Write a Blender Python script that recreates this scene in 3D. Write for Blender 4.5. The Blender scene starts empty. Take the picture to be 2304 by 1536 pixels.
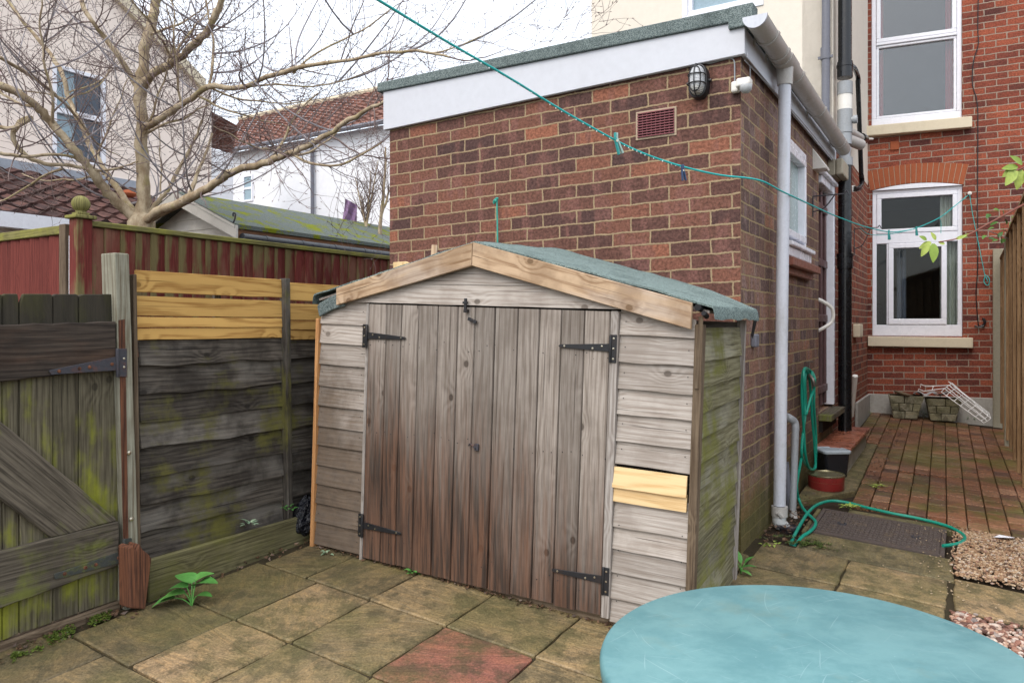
import bpy, math, random
from mathutils import Vector, noise as mnoise
R = math.radians
random.seed(7)
rr = random.uniform
scene = bpy.context.scene
COL = scene.collection

# ---------------------------------------------------------------- camera
F, CX, CY, EYE = 1630.0, 1230.0, 730.0, 1.2      # focal length and principal point in photo pixels, eye height
cam = bpy.data.objects.new("camera", bpy.data.cameras.new("camera"))
COL.objects.link(cam)
cam.location = (0, 0, EYE)
cam.rotation_euler = (R(90), 0, 0)
cam.data.sensor_width = 36
cam.data.lens = F / 2304 * 36
cam.data.shift_x = (1152 - CX) / 2304
cam.data.shift_y = (CY - 768) / 2304
cam.data.clip_start = 0.05
cam.data.clip_end = 500
scene.camera = cam

# ---------------------------------------------------------------- overcast daylight
world = bpy.data.worlds.new("World")
scene.world = world
world.use_nodes = True
wn = world.node_tree
wn.nodes.clear()
SUN_EL, SUN_ROT = R(48), R(215)
sky = wn.nodes.new("ShaderNodeTexSky")
sky.sky_type = 'NISHITA'; sky.sun_disc = False
sky.sun_elevation = SUN_EL; sky.sun_rotation = SUN_ROT
sky.air_density = 1.0; sky.dust_density = 3.0
bg1 = wn.nodes.new("ShaderNodeBackground"); bg1.inputs[1].default_value = 0.05
wn.links.new(sky.outputs[0], bg1.inputs[0])
# the even white of the cloud sheet, a little brighter overhead
tc = wn.nodes.new("ShaderNodeTexCoord")
sp = wn.nodes.new("ShaderNodeSeparateXYZ"); wn.links.new(tc.outputs['Generated'], sp.inputs[0])
rp = wn.nodes.new("ShaderNodeValToRGB")
rp.color_ramp.elements[0].position = 0.0; rp.color_ramp.elements[0].color = (0.57, 0.60, 0.645, 1)
rp.color_ramp.elements[1].position = 0.9; rp.color_ramp.elements[1].color = (1.15, 1.15, 1.15, 1)
wn.links.new(sp.outputs[2], rp.inputs[0])
bg2 = wn.nodes.new("ShaderNodeBackground"); bg2.inputs[1].default_value = 0.75
wn.links.new(rp.outputs[0], bg2.inputs[0])
ad = wn.nodes.new("ShaderNodeAddShader")
wn.links.new(bg1.outputs[0], ad.inputs[0]); wn.links.new(bg2.outputs[0], ad.inputs[1])
wo = wn.nodes.new("ShaderNodeOutputWorld"); wn.links.new(ad.outputs[0], wo.inputs[0])

sl = bpy.data.lights.new("sun", 'SUN'); sl.energy = 0.7; sl.angle = R(35); sl.color = (1, 0.97, 0.93)
so = bpy.data.objects.new("sun", sl); COL.objects.link(so)
so.rotation_euler = (R(90) - SUN_EL, 0, R(180) - SUN_ROT)
so.location = (0, 0, 12)

scene.view_settings.view_transform = 'Standard'
scene.view_settings.look = 'None'
scene.view_settings.gamma = 1
scene.view_settings.use_curve_mapping = False
scene.view_settings.exposure = 1.0

# ---------------------------------------------------------------- geometry helpers
def at(u, v, Z):
    return Vector(((u - CX) / F * Z, Z, EYE + (CY - v) / F * Z))

class Plane:
    """a vertical plane through p running along d; n points to the yard"""
    def __init__(s, p, d):
        s.p = Vector(p); s.d = Vector(d).normalized()
        s.n = Vector((-s.d.y, s.d.x))
        if s.n.dot(-s.p) < 0: s.n = -s.n
        s.d3 = Vector((s.d.x, s.d.y, 0)); s.n3 = Vector((s.n.x, s.n.y, 0))
    def hit(s, u, v, off=0.0):
        k = (u - CX) / F
        p = s.p + s.n * off
        t = (k * p.y - p.x) / (s.d.x - k * s.d.y)
        return t, EYE + (CY - v) / F * (p.y + t * s.d.y)
    def P(s, t, z, off=0.0):
        q = s.p + s.d * t + s.n * off
        return Vector((q.x, q.y, z))
    def at(s, u, v, off=0.0):
        t, z = s.hit(u, v, off)
        return s.P(t, z, off)

class MB:
    def __init__(s):
        s.v = []; s.f = []; s.g = []; s.r = []; s.m = []; s.s = []; s.o = []
    def add(s, vs, fs, grain=(0, 0, 1), rnd=None, mat=0, smooth=False, hv=None):
        b = len(s.v)
        org = Vector(vs[0])
        s.v += [Vector(q) for q in vs]
        if rnd is None: rnd = random.random()
        for q in fs:
            s.f.append([b + i for i in q]); s.g.append(Vector(grain)); s.r.append(rnd); s.m.append(mat); s.s.append(smooth); s.o.append((org, hv))
    def hexa(s, p, **k):
        # 0-3 front quad going round, 4-7 the matching back quad
        s.add(p, [(0, 1, 2, 3), (7, 6, 5, 4), (0, 4, 5, 1), (1, 5, 6, 2), (2, 6, 7, 3), (3, 7, 4, 0)], **k)
    def slab(s, pl, t0, t1, z0, z1, o0, o1, **k):
        """box on a plane: from off o0 (back) to o1 (front)"""
        k.setdefault('grain', pl.d3)
        s.hexa([pl.P(t0, z0, o1), pl.P(t1, z0, o1), pl.P(t1, z1, o1), pl.P(t0, z1, o1),
                pl.P(t0, z0, o0), pl.P(t1, z0, o0), pl.P(t1, z1, o0), pl.P(t0, z1, o0)], **k)
    def poly(s, pl, pts, o0, o1, **k):
        """extruded outline [(t,z)..] between offsets"""
        k.setdefault('grain', pl.d3)
        n = len(pts)
        vs = [pl.P(t, z, o1) for t, z in pts] + [pl.P(t, z, o0) for t, z in pts]
        fs = [tuple(range(n)), tuple(range(2 * n - 1, n - 1, -1))] + [(i, n + i, n + (i + 1) % n, (i + 1) % n) for i in range(n)]
        s.add(vs, fs, **k)
    def prism(s, pts, z0, z1, **k):
        """upright prism over a ground outline"""
        n = len(pts)
        vs = [Vector((x, y, z1)) for x, y in pts] + [Vector((x, y, z0)) for x, y in pts]
        s.add(vs, [tuple(range(n)), tuple(range(2 * n - 1, n - 1, -1))] + [(i, n + i, n + (i + 1) % n, (i + 1) % n) for i in range(n)], **k)
    def bar(s, a, b, w, h, side=None, **k):
        """straight bar from a to b, w across 'side', h across the other way"""
        a = Vector(a); b = Vector(b); d = (b - a).normalized()
        sd = Vector(side) if side is not None else (d.cross(Vector((0, 0, 1))) if abs(d.z) < .95 else Vector((1, 0, 0)))
        sd = (sd - d * sd.dot(d)).normalized(); up = sd.cross(d)
        x = sd * w / 2; y = up * h / 2
        k.setdefault('grain', d)
        s.hexa([a - x - y, a + x - y, a + x + y, a - x + y, b - x - y, b + x - y, b + x + y, b - x + y], **k)
    def tube(s, pts, rad, n=8, cap=True, **k):
        pts = [Vector(p) for p in pts]
        if not isinstance(rad, (list, tuple)): rad = [rad] * len(pts)
        k.setdefault('smooth', True)
        vs = []; fs = []
        prev = None
        for i, p in enumerate(pts):
            d = (pts[min(i + 1, len(pts) - 1)] - pts[max(i - 1, 0)])
            d = d.normalized() if d.length > 1e-9 else Vector((0, 0, 1))
            if prev is None:
                x = d.cross(Vector((0, 0, 1)));
                if x.length < .05: x = d.cross(Vector((0, 1, 0)))
                x.normalize()
            else:
                x = (prev - d * prev.dot(d)).normalized()
            prev = x; y = d.cross(x)
            for j in range(n):
                an = 2 * math.pi * j / n
                vs.append(p + x * math.cos(an) * rad[i] + y * math.sin(an) * rad[i])
        for i in range(len(pts) - 1):
            for j in range(n):
                fs.append((i * n + j, i * n + (j + 1) % n, (i + 1) * n + (j + 1) % n, (i + 1) * n + j))
        k.setdefault('grain', (pts[-1] - pts[0]).normalized() if (pts[-1] - pts[0]).length > 1e-6 else (0, 0, 1))
        s.add(vs, fs, **k)
        if cap:
            b = len(s.v) - len(vs)
            for ring, rev in ((0, True), (len(pts) - 1, False)):
                q = [b + ring * n + j for j in range(n)]
                s.f.append(q[::-1] if rev else q); s.g.append(Vector(k['grain'])); s.r.append(s.r[-1]); s.m.append(s.m[-1]); s.s.append(False); s.o.append(s.o[-1])
    def lathe(s, c, prof, n=24, axis=(0, 0, 1), sx=1, sy=1, **k):
        """revolve [(r,h)..] about an axis through c"""
        c = Vector(c); ax = Vector(axis).normalized()
        x = ax.cross(Vector((0, 0, 1)))
        if x.length < .05: x = Vector((1, 0, 0))
        x.normalize(); y = ax.cross(x)
        k.setdefault('smooth', True)
        vs = []
        for r_, h in prof:
            for j in range(n):
                an = 2 * math.pi * j / n
                vs.append(c + ax * h + x * math.cos(an) * r_ * sx + y * math.sin(an) * r_ * sy)
        fs = [(i * n + j, i * n + (j + 1) % n, (i + 1) * n + (j + 1) % n, (i + 1) * n + j) for i in range(len(prof) - 1) for j in range(n)]
        fs += [tuple(range(n))[::-1], tuple((len(prof) - 1) * n + j for j in range(n))]
        s.add(vs, fs, **k)
    def blob(s, c, r_, n=8, m=6, jit=0.0, **k):
        c = Vector(c)
        if not isinstance(r_, (list, tuple)): r_ = (r_, r_, r_)
        k.setdefault('smooth', True)
        vs = [c + Vector((0, 0, r_[2]))]
        for i in range(1, m):
            th = math.pi * i / m
            for j in range(n):
                an = 2 * math.pi * j / n
                q = 1 + rr(-jit, jit)
                vs.append(c + Vector((math.sin(th) * math.cos(an) * r_[0] * q, math.sin(th) * math.sin(an) * r_[1] * q, math.cos(th) * r_[2] * q)))
        vs.append(c - Vector((0, 0, r_[2])))
        fs = [(0, 1 + j, 1 + (j + 1) % n) for j in range(n)]
        for i in range(m - 2):
            for j in range(n):
                fs.append((1 + i * n + j, 1 + (i + 1) * n + j, 1 + (i + 1) * n + (j + 1) % n, 1 + i * n + (j + 1) % n))
        L = len(vs) - 1
        fs += [(L, 1 + (m - 2) * n + (j + 1) % n, 1 + (m - 2) * n + j) for j in range(n)]
        s.add(vs, fs, **k)
    def build(s, name, mat, parent=None, bevel=0, off=True, sub=0, seg=1):
        base = Vector(parent['_w']) if parent is not None else Vector((0, 0, 0))
        me = bpy.data.meshes.new(name)
        me.from_pydata([tuple(q - base) for q in s.v], [], s.f)
        me.update()
        uv = me.uv_layers.new(name="UVMap")
        at_ = me.attributes.new("rnd", 'FLOAT', 'FACE')
        at_.data.foreach_set("value", s.r)
        me.polygons.foreach_set("use_smooth", s.s)
        mats = mat if isinstance(mat, (list, tuple)) else [mat]
        for q in mats: me.materials.append(q)
        if any(s.s): me.set_sharp_from_angle(angle=R(42))
        me.polygons.foreach_set("material_index", s.m)
        data = [0.0] * (2 * len(me.loops))
        for i, pg in enumerate(me.polygons):
            n = pg.normal; g = s.g[i]
            g2 = g - n * g.dot(n)
            if g2.length < 0.3:
                g2 = Vector((0, 0, 1)) - n * n.z
                if g2.length < 0.3: g2 = Vector((1, 0, 0)) - n * n.x
            g2.normalize(); h = n.cross(g2)
            if abs(h.z) > .3 and h.z < 0: h = -h
            ou, ov = (s.r[i] * 37.7, s.r[i] * 71.3) if off else (0, 0)
            og = s.o[i][0] if off else Vector((0, 0, 0))
            if s.o[i][1] is not None: g2 = s.g[i]; h = s.o[i][1]
            for li in range(pg.loop_start, pg.loop_start + pg.loop_total):
                q = s.v[me.loops[li].vertex_index] - og
                data[2 * li] = q.dot(g2) + ou; data[2 * li + 1] = q.dot(h) + ov
        uv.data.foreach_set("uv", data)
        o = bpy.data.objects.new(name, me)
        COL.objects.link(o)
        if parent is not None: o.parent = parent
        o['_w'] = tuple(base)
        if bevel:
            b = o.modifiers.new("bevel", 'BEVEL'); b.width = bevel; b.segments = seg; b.limit_method = 'ANGLE'; b.angle_limit = R(40)
        if sub:
            b = o.modifiers.new("sub", 'SUBSURF'); b.levels = sub; b.render_levels = sub
        return o

def tag(o, label=None, cat=None, group=None, kind=None):
    if label: o['label'] = label
    if cat: o['category'] = cat
    if group: o['group'] = group
    if kind: o['kind'] = kind
    return o
def thing(name, loc, label, cat, group=None):
    o = bpy.data.objects.new(name, None); COL.objects.link(o)
    o.location = Vector(loc); o['_w'] = tuple(loc); o.empty_display_size = .1
    return tag(o, label, cat, group)
def copy_tree(o, parent=None):
    c = o.copy(); COL.objects.link(c); c.parent = parent
    for ch in [q for q in bpy.data.objects if q.parent == o]: copy_tree(ch, c)
    return c
def lerp(a, b, t): return a + (b - a) * t
def smooth_path(pts, n=6):
    """Catmull-Rom through the points"""
    pts = [Vector(p) for p in pts]
    out = []
    for i in range(len(pts) - 1):
        p0 = pts[max(i - 1, 0)]; p1 = pts[i]; p2 = pts[i + 1]; p3 = pts[min(i + 2, len(pts) - 1)]
        for k in range(n):
            t = k / n
            out.append(0.5 * ((2 * p1) + (p2 - p0) * t + (2 * p0 - 5 * p1 + 4 * p2 - p3) * t * t + (3 * p1 - p0 - 3 * p2 + p3) * t ** 3))
    out.append(pts[-1])
    return out

# ---------------------------------------------------------------- material helpers
class Mat:
    def __init__(s, name, rough=0.8, spec=0.3, metal=0.0):
        s.m = bpy.data.materials.new(name); s.m.use_nodes = True
        s.t = s.m.node_tree
        s.b = s.t.nodes["Principled BSDF"]
        s.b.inputs["Roughness"].default_value = rough
        s.b.inputs["Specular IOR Level"].default_value = spec
        s.b.inputs["Metallic"].default_value = metal
    def put(s, sock, val):
        if val is None: return
        if hasattr(val, 'is_linked') or isinstance(val, bpy.types.NodeSocket): s.t.links.new(val, sock)
        elif isinstance(val, (tuple, list)) and len(val) == 3 and sock.type == 'RGBA': sock.default_value = (*val, 1)
        else: sock.default_value = val
    def n(s, typ, ins=None, **at_):
        q = s.t.nodes.new("ShaderNode" + typ)
        for k, v in at_.items(): setattr(q, k, v)
        for k, v in (ins or {}).items(): s.put(q.inputs[k], v)
        return q
    def math(s, op, a, b=None, c=None, clamp=False):
        q = s.n("Math", {0: a}, operation=op, use_clamp=clamp)
        if b is not None: s.put(q.inputs[1], b)
        if c is not None: s.put(q.inputs[2], c)
        return q.outputs[0]
    def mix(s, f, a, b, mode='MIX'):
        q = s.n("Mix", {}, data_type='RGBA', blend_type=mode)
        s.put(q.inputs[0], f); s.put(q.inputs[6], a); s.put(q.inputs[7], b)
        return q.outputs[2]
    def ramp(s, f, els, mode='LINEAR'):
        q = s.n("ValToRGB", {0: f}); cr = q.color_ramp; cr.interpolation = mode
        while len(cr.elements) < len(els): cr.elements.new(.5)
        for e, (p, c) in zip(cr.elements, els):
            e.position = p; e.color = (c, c, c, 1) if not isinstance(c, tuple) else (*c, 1)
        return q.outputs[0]
    def step(s, f, lo, hi, a=0.0, b=1.0):
        q = s.n("MapRange", {0: f, 1: lo, 2: hi, 3: a, 4: b}, interpolation_type='SMOOTHSTEP'); return q.outputs[0]
    def noise(s, vec, scale=1.0, detail=4, rough=.6, dist=0.0, w=None):
        q = s.n("TexNoise", {'Scale': scale, 'Detail': detail, 'Roughness': rough, 'Distortion': dist})
        s.put(q.inputs['Vector'], vec); return q.outputs[0]
    def map(s, vec, sc=(1, 1, 1), loc=(0, 0, 0), rot=(0, 0, 0)):
        return s.n("Mapping", {0: vec, 1: loc, 2: rot, 3: sc}).outputs[0]
    def uv(s): return s.n("UVMap").outputs[0]
    def pos(s): return s.n("NewGeometry").outputs['Position']
    def rnd(s): return s.n("Attribute", attribute_name="rnd").outputs['Fac']
    def sep(s, vec):
        q = s.n("SeparateXYZ", {0: vec}); return q.outputs
    def comb(s, x, y, z=0.0): return s.n("CombineXYZ", {0: x, 1: y, 2: z}).outputs[0]
    def bump(s, h, strength=.5, dist=.01):
        q = s.n("Bump", {'Height': h, 'Strength': strength, 'Distance': dist})
        s.t.links.new(q.outputs[0], s.b.inputs['Normal'])
    def col(s, c): s.put(s.b.inputs['Base Color'], c)
    def rough(s, c): s.put(s.b.inputs['Roughness'], c)

def sc3(c, k): return tuple(q * k for q in c)

def wood(name, light, dark, algae=None, amt=0.0, knots=.5, ring=110, rough=.85, bump=.5, vary=.35, wear=None, wearamt=0, stain=None, grime=0.35, ringw=.09, warpk=11.0, pales=0, stain2=None):
    m = Mat(name, rough, .25)
    uv = m.uv(); rnd = m.rnd(); pos = m.pos()
    u, v = m.sep(uv)[0:2]
    warp = m.noise(m.map(uv, (1.3, 7, 1)), 1, 3, .5)
    vor = m.n("TexVoronoi", {'Vector': m.map(uv, (2.6, 3.4, 1)), 'Scale': 1.0, 'Randomness': 1.0}, voronoi_dimensions='2D')
    dk = vor.outputs['Distance']
    infl = m.step(dk, 0.0, .22, 1.0, 0.0)
    ph = m.math('ADD', m.math('MULTIPLY', v, ring), m.math('ADD', m.math('MULTIPLY', warp, warpk), m.math('MULTIPLY', infl, 4.0)))
    rings = m.math('MULTIPLY_ADD', m.math('SINE', m.math('MULTIPLY', ph, 2.6)), .5, .5)
    fine = m.noise(m.map(uv, (5, 190, 1)), 1, 5, .65)
    mid = m.noise(m.map(uv, (2.4, 75, 1)), 1, 4, .6)
    blotch = m.noise(m.map(pos, (1, 1, 1)), 5.5, 5, .62)
    f = m.math('ADD', m.math('MULTIPLY', rings, ringw), m.math('ADD', m.math('MULTIPLY', fine, .62), m.math('MULTIPLY', mid, .40)))
    f = m.step(f, .36, .70)
    c = m.mix(f, dark, light)
    if wear:
        c = m.mix(m.math('MULTIPLY', m.step(m.noise(m.map(uv, (1.4, 5, 1), (3, 9, 0)), 1, 4, .6), .46, .62), wearamt), c, wear)
    k = m.math('MULTIPLY', m.step(dk, .030, .048, 1.0, 0.0), knots)
    c = m.mix(m.math('MULTIPLY', m.step(dk, .035, .075, 1.0, 0.0), knots * .35), c, sc3(dark, .9))
    c = m.mix(k, c, sc3(dark, .45))
    # per board tone, then blotches of grime
    c = m.mix(1.0, c, m.ramp(rnd, [(0, 1 - vary), (1, 1 + vary * .35)]), 'MULTIPLY')
    c = m.mix(m.math('MULTIPLY', m.step(blotch, .42, .66), grime), c, sc3(dark, .8))
    # split and check lines along the grain
    chk = m.step(m.noise(m.map(uv, (1.5, 120, 1), (7, 2, 0)), 1, 2, .5), .30, .345, 1.0, 0.0)
    c = m.mix(m.math('MULTIPLY', chk, .75), c, sc3(dark, .35))
    if stain:
        c = stain(m, c, pos, blotch)
    if pales:
        # algae creeping from one edge of every pale, in upright runs
        loc = m.math('DIVIDE', m.math('ABSOLUTE', m.math('SUBTRACT', v, m.math('MULTIPLY', rnd, 71.3))), pales)
        run = m.noise(m.map(pos, (16, 16, 1.6)), 1, 4, .6)
        run2 = m.noise(m.map(pos, (3, 3, 2)), 1, 4, .6)
        am = m.step(m.math('ADD', m.math('MULTIPLY', loc, .34), m.math('ADD', m.math('MULTIPLY', run, .95), m.math('MULTIPLY', run2, 1.0))), .92, 1.14, 1.0, 0.0)
        c = m.mix(m.math('MULTIPLY', am, .85), c, m.mix(m.noise(m.map(pos, (30, 30, 4)), 1, 4, .6), sc3(algae, .4), sc3(algae, 1.1)))
    elif algae:
        a = m.noise(m.map(pos, (1, 1, .6)), 4.2, 6, .62)
        b2 = m.noise(m.map(uv, (2, 22, 1)), 1, 4, .6)
        am = m.step(m.math('ADD', m.math('MULTIPLY', a, .75), m.math('MULTIPLY', b2, .3)), .66 - amt * .28, .78 - amt * .2)
        ac = m.mix(m.noise(pos, 22, 4, .6), sc3(algae, .45), algae)
        c = m.mix(m.math('MULTIPLY', am, .9), c, ac)
    if stain2: c = stain2(m, c, pos, blotch)
    m.col(c)
    h = m.math('SUBTRACT', m.math('ADD', m.math('MULTIPLY', fine, .5), m.math('MULTIPLY', rings, .25)), m.math('ADD', m.math('MULTIPLY', chk, .8), m.math('MULTIPLY', k, .3)))
    m.bump(h, bump, .004)
    return m.m

def brick(name, cols, mortar, moff=(0, 0), bw=.225, rh=.075, ms=.0052, tilt=0, algae=False, soot=.25, squash=None, patchy=.6, pale=None, ztop=None):
    m = Mat(name, .88, .2)
    uv = m.map(m.uv(), (1, 1, 1), (moff[0], moff[1], 0), (0, 0, tilt))
    wob = m.n("TexNoise", {'Scale': 9.0, 'Detail': 3.0}); m.put(wob.inputs['Vector'], uv)
    wv = m.n("VectorMath", {0: wob.outputs['Color'], 1: (.5, .5, .5)}, operation='SUBTRACT').outputs[0]
    wv = m.n("VectorMath", {0: wv}, operation='SCALE'); wv.inputs['Scale'].default_value = .016
    q = m.n("VectorMath", {0: uv, 1: wv.outputs[0]}, operation='ADD').outputs[0]
    ed = m.n("TexNoise", {'Scale': 110.0, 'Detail': 3.0}); m.put(ed.inputs['Vector'], uv)
    ev = m.n("VectorMath", {0: ed.outputs['Color'], 1: (.5, .5, .5)}, operation='SUBTRACT').outputs[0]
    ev = m.n("VectorMath", {0: ev}, operation='SCALE'); ev.inputs['Scale'].default_value = .010
    q = m.n("VectorMath", {0: q, 1: ev.outputs[0]}, operation='ADD').outputs[0]
    b = m.n("TexBrick", {'Vector': q, 'Color1': (0, 0, 0), 'Color2': (1, 1, 1), 'Mortar': (.5, .5, .5), 'Scale': 1.0, 'Mortar Size': ms, 'Mortar Smooth': .25, 'Bias': 0.0, 'Brick Width': bw, 'Row Height': rh}, offset=.5)
    mort = b.outputs['Fac']; bid = b.outputs['Color']
    base = m.ramp(bid, cols)
    # kiss marks: paler upright bands on some bricks
    n1 = m.noise(m.map(uv, (11, 4, 1)), 1, 2, .5)
    n2 = m.noise(uv, 60, 5, .7)
    n3 = m.noise(uv, 2.0, 4, .6)
    base = m.mix(m.math('MULTIPLY', m.step(n1, .50, .62), patchy), base, pale or sc3(cols[-1][1], 1.1))
    base = m.mix(m.step(n2, .35, .75), sc3((1, 1, 1), .62), (1.18, 1.15, 1.12), 'MIX') if False else m.mix(1.0, base, m.ramp(n2, [(.36, .55), (.64, 1.4)]), 'MULTIPLY')
    base = m.mix(m.math('MULTIPLY', m.step(m.noise(uv, 210, 2, .5), .68, .76), .5), base, (.55, .42, .36))
    base = m.mix(m.math('MULTIPLY', m.step(n3, .45, .75), soot), base, (.03, .022, .022))
    mc = m.mix(m.noise(uv, 25, 4, .7), sc3(mortar, .6), sc3(mortar, 1.2))
    mc = m.mix(m.math('MULTIPLY', m.step(m.noise(uv, 160, 2, .5), .62, .72), .45), mc, (.6, .52, .42))
    c = m.mix(mort, base, mc)
    if algae:
        z = m.sep(m.pos())[2]
        g = m.step(m.math('ADD', z, m.math('MULTIPLY', m.noise(m.pos(), 5, 5, .65), .55)), .42, .85, 1.0, 0.0)
        gc = m.mix(m.noise(m.pos(), 14, 3, .5), (.045, .05, .012), (.14, .13, .035))
        c = m.mix(m.math('MULTIPLY', g, .75), c, gc)
    m.col(c)
    h = m.math('ADD', m.math('MULTIPLY', mort, -1.0), m.math('MULTIPLY', n2, .45))
    m.bump(h, .85, .006)
    return m.m

def plain(name, c, rough=.5, spec=.4, metal=0, dirt=.25, dcol=(.08, .07, .05), dscale=6, bump=0.0, bscale=80, streak=False):
    m = Mat(name, rough, spec, metal)
    p = m.pos()
    v = m.map(p, (1, 1, .25)) if streak else p
    lo_, hi_ = (.96, 1.02) if c[1] > .55 else (.9, 1.06)
    n_ = m.noise(v, dscale, 6, .68)
    cc = m.mix(m.math('MULTIPLY', m.step(n_, .48, .74), dirt), c, dcol)
    cc = m.mix(1.0, cc, m.ramp(m.noise(p, dscale * 9, 3, .6), [(.3, lo_), (.7, hi_)]), 'MULTIPLY')
    m.col(cc)
    m.rough(m.ramp(m.noise(p, dscale * 3, 3, .6), [(.3, max(rough - .1, .02)), (.7, min(rough + .15, 1.0))]))
    if bump: m.bump(m.noise(p, bscale, 4, .6), bump, .004)
    return m.m

def felt(name, c1, c2, moss=None, mossamt=.0):
    m = Mat(name, .95, .15)
    p = m.pos()
    gr = m.noise(p, 420, 2, .6)
    vo = m.n("TexVoronoi", {'Vector': p, 'Scale': 330.0}).outputs['Color']
    g2 = m.math('MULTIPLY', m.sep(vo)[0], .6)
    c = m.mix(m.step(m.math('ADD', m.math('MULTIPLY', gr, .6), g2), .35, .85), c1, c2)
    c = m.mix(m.math('MULTIPLY', m.step(m.noise(p, 5, 5, .6), .45, .7), .35), c, sc3(c1, .6))
    if moss:
        mm = m.step(m.math('ADD', m.noise(p, 5, 6, .65), m.math('MULTIPLY', m.noise(p, 45, 3, .6), .25)), .62 - mossamt * .2, .72 - mossamt * .2)
        c = m.mix(mm, c, m.mix(m.noise(p, 30, 3, .6), sc3(moss, .5), moss))
    m.col(c); m.bump(gr, .5, .004)
    return m.m

def slabmat(name, cols, wet=.45):
    """riven sandstone: each slab picks its tone from rnd, with bedding ripples"""
    m = Mat(name, .6, .35)
    p = m.uv(); rnd = m.rnd(); w = m.pos()
    n1 = m.noise(m.map(p, (1.6, 5.5, 1)), 1.6, 6, .62, 1.2)
    st = m.math('MULTIPLY_ADD', m.math('SINE', m.math('MULTIPLY', n1, 34)), .5, .5)
    n2 = m.noise(w, 9, 7, .72); n3 = m.noise(w, 130, 4, .7); n4 = m.noise(w, 2.3, 4, .6)
    c = m.ramp(rnd, cols)
    c = m.mix(m.math('MULTIPLY', m.step(st, .35, .95), .55), c, m.mix(1.0, c, (1.5, 1.4, 1.25), 'MULTIPLY'))
    c = m.mix(m.math('MULTIPLY', m.step(n2, .43, .60), .70), c, (.048, .042, .022))
    c = m.mix(m.math('MULTIPLY', m.step(n4, .40, .62), .38), c, (.11, .105, .03))
    c = m.mix(1.0, c, m.ramp(n3, [(.35, .66), (.65, 1.34)]), 'MULTIPLY')
    c = m.mix(m.math('MULTIPLY', m.step(m.noise(w, 260, 2, .5), .70, .78), .5), c, (.4, .34, .26))
    m.col(c)
    m.rough(m.ramp(n2, [(.3, .3), (.6, .72)]))
    m.bump(m.math('ADD', m.math('MULTIPLY', n1, 1.6), m.math('ADD', m.math('MULTIPLY', n2, .6), m.math('MULTIPLY', n3, .22))), .75, .012)
    return m.m

def tiles(name, c1, c2, tw=.30, th=.28, lich=.3):
    """pantiles: rolls across and a lap shadow step, all as relief"""
    m = Mat(name, .9, .15)
    uv = m.uv(); u, v = m.sep(uv)[0:2]
    p = m.pos()
    b = m.n("TexBrick", {'Vector': uv, 'Color1': (0, 0, 0), 'Color2': (1, 1, 1), 'Mortar': (.5, .5, .5), 'Scale': 1.0, 'Mortar Size': .0, 'Brick Width': tw, 'Row Height': th}, offset=0)
    c = m.mix(b.outputs['Color'], c1, c2)
    c = m.mix(m.math('MULTIPLY', m.step(m.noise(p, 3, 6, .7), .45, .62), .55), c, sc3(c1, .4))
    c = m.mix(m.math('MULTIPLY', m.step(m.noise(p, 7, 6, .7), .6, .7), lich), c, (.25, .24, .17))
    c = m.mix(1.0, c, m.ramp(m.noise(p, 40, 4, .6), [(.25, .7), (.75, 1.2)]), 'MULTIPLY')
    m.col(c)
    roll = m.math('MULTIPLY_ADD', m.math('SINE', m.math('MULTIPLY', u, 2 * math.pi / tw)), .5, .5)
    m.bump(m.math('ADD', roll, m.math('MULTIPLY', m.noise(p, 40, 4, .6), .2)), .8, .03)
    return m.m

def pane(name, refl=.16, tint=(.9, .95, .97), rip=.0):
    m = Mat(name)
    t = m.t
    tr = m.n("BsdfTransparent", {0: (*tint, 1)})
    gl = m.n("BsdfGlossy", {'Roughness': .03})
    if rip:
        bp = m.n("Bump", {'Height': m.noise(m.pos(), 14, 2, .5), 'Strength': rip, 'Distance': .01})
        t.links.new(bp.outputs[0], gl.inputs['Normal'])
    lw = m.n("LayerWeight", {0: .35})
    fac = m.math('ADD', m.math('MULTIPLY', lw.outputs['Fresnel'], .45), refl, clamp=True)
    mx = m.n("MixShader", {0: fac}); t.links.new(tr.outputs[0], mx.inputs[1]); t.links.new(gl.outputs[0], mx.inputs[2])
    t.links.new(mx.outputs[0], t.nodes['Material Output'].inputs[0])
    t.nodes.remove(m.b)
    return m.m

# ---------------------------------------------------------------- materials
def shed_stain(m, c, pos, blotch):
    # rain-darkened brown foot of the doors, silver where the sun dries them
    s_ = m.sep(pos)
    lo = m.step(m.math('ADD', m.math('ADD', s_[2], m.math('MULTIPLY', s_[0], .55)), m.math('MULTIPLY', m.math('SUBTRACT', m.noise(m.map(pos, (9, 9, 1.2)), 1, 4, .6), .5), 1.0)), -.05, .95, 1.0, 0.0)
    br = m.mix(m.step(m.noise(m.map(pos, (60, 60, 2.5)), 1, 5, .65), .36, .66), (.020, .010, .006), (.125, .058, .032))
    return m.mix(m.math('MULTIPLY', lo, .9), c, br)
def shed_damp(m, c, pos, blotch):
    s_ = m.sep(pos)
    lo = m.step(m.math('ADD', m.math('ADD', s_[2], m.math('MULTIPLY', s_[0], .9)), m.math('MULTIPLY', m.math('SUBTRACT', blotch, .5), 1.3)), -.35, .35, 1.0, 0.0)
    return m.mix(m.math('MULTIPLY', lo, .85), c, m.mix(m.noise(pos, 20, 3, .6), (.040, .027, .018), (.155, .105, .066)))

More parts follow.
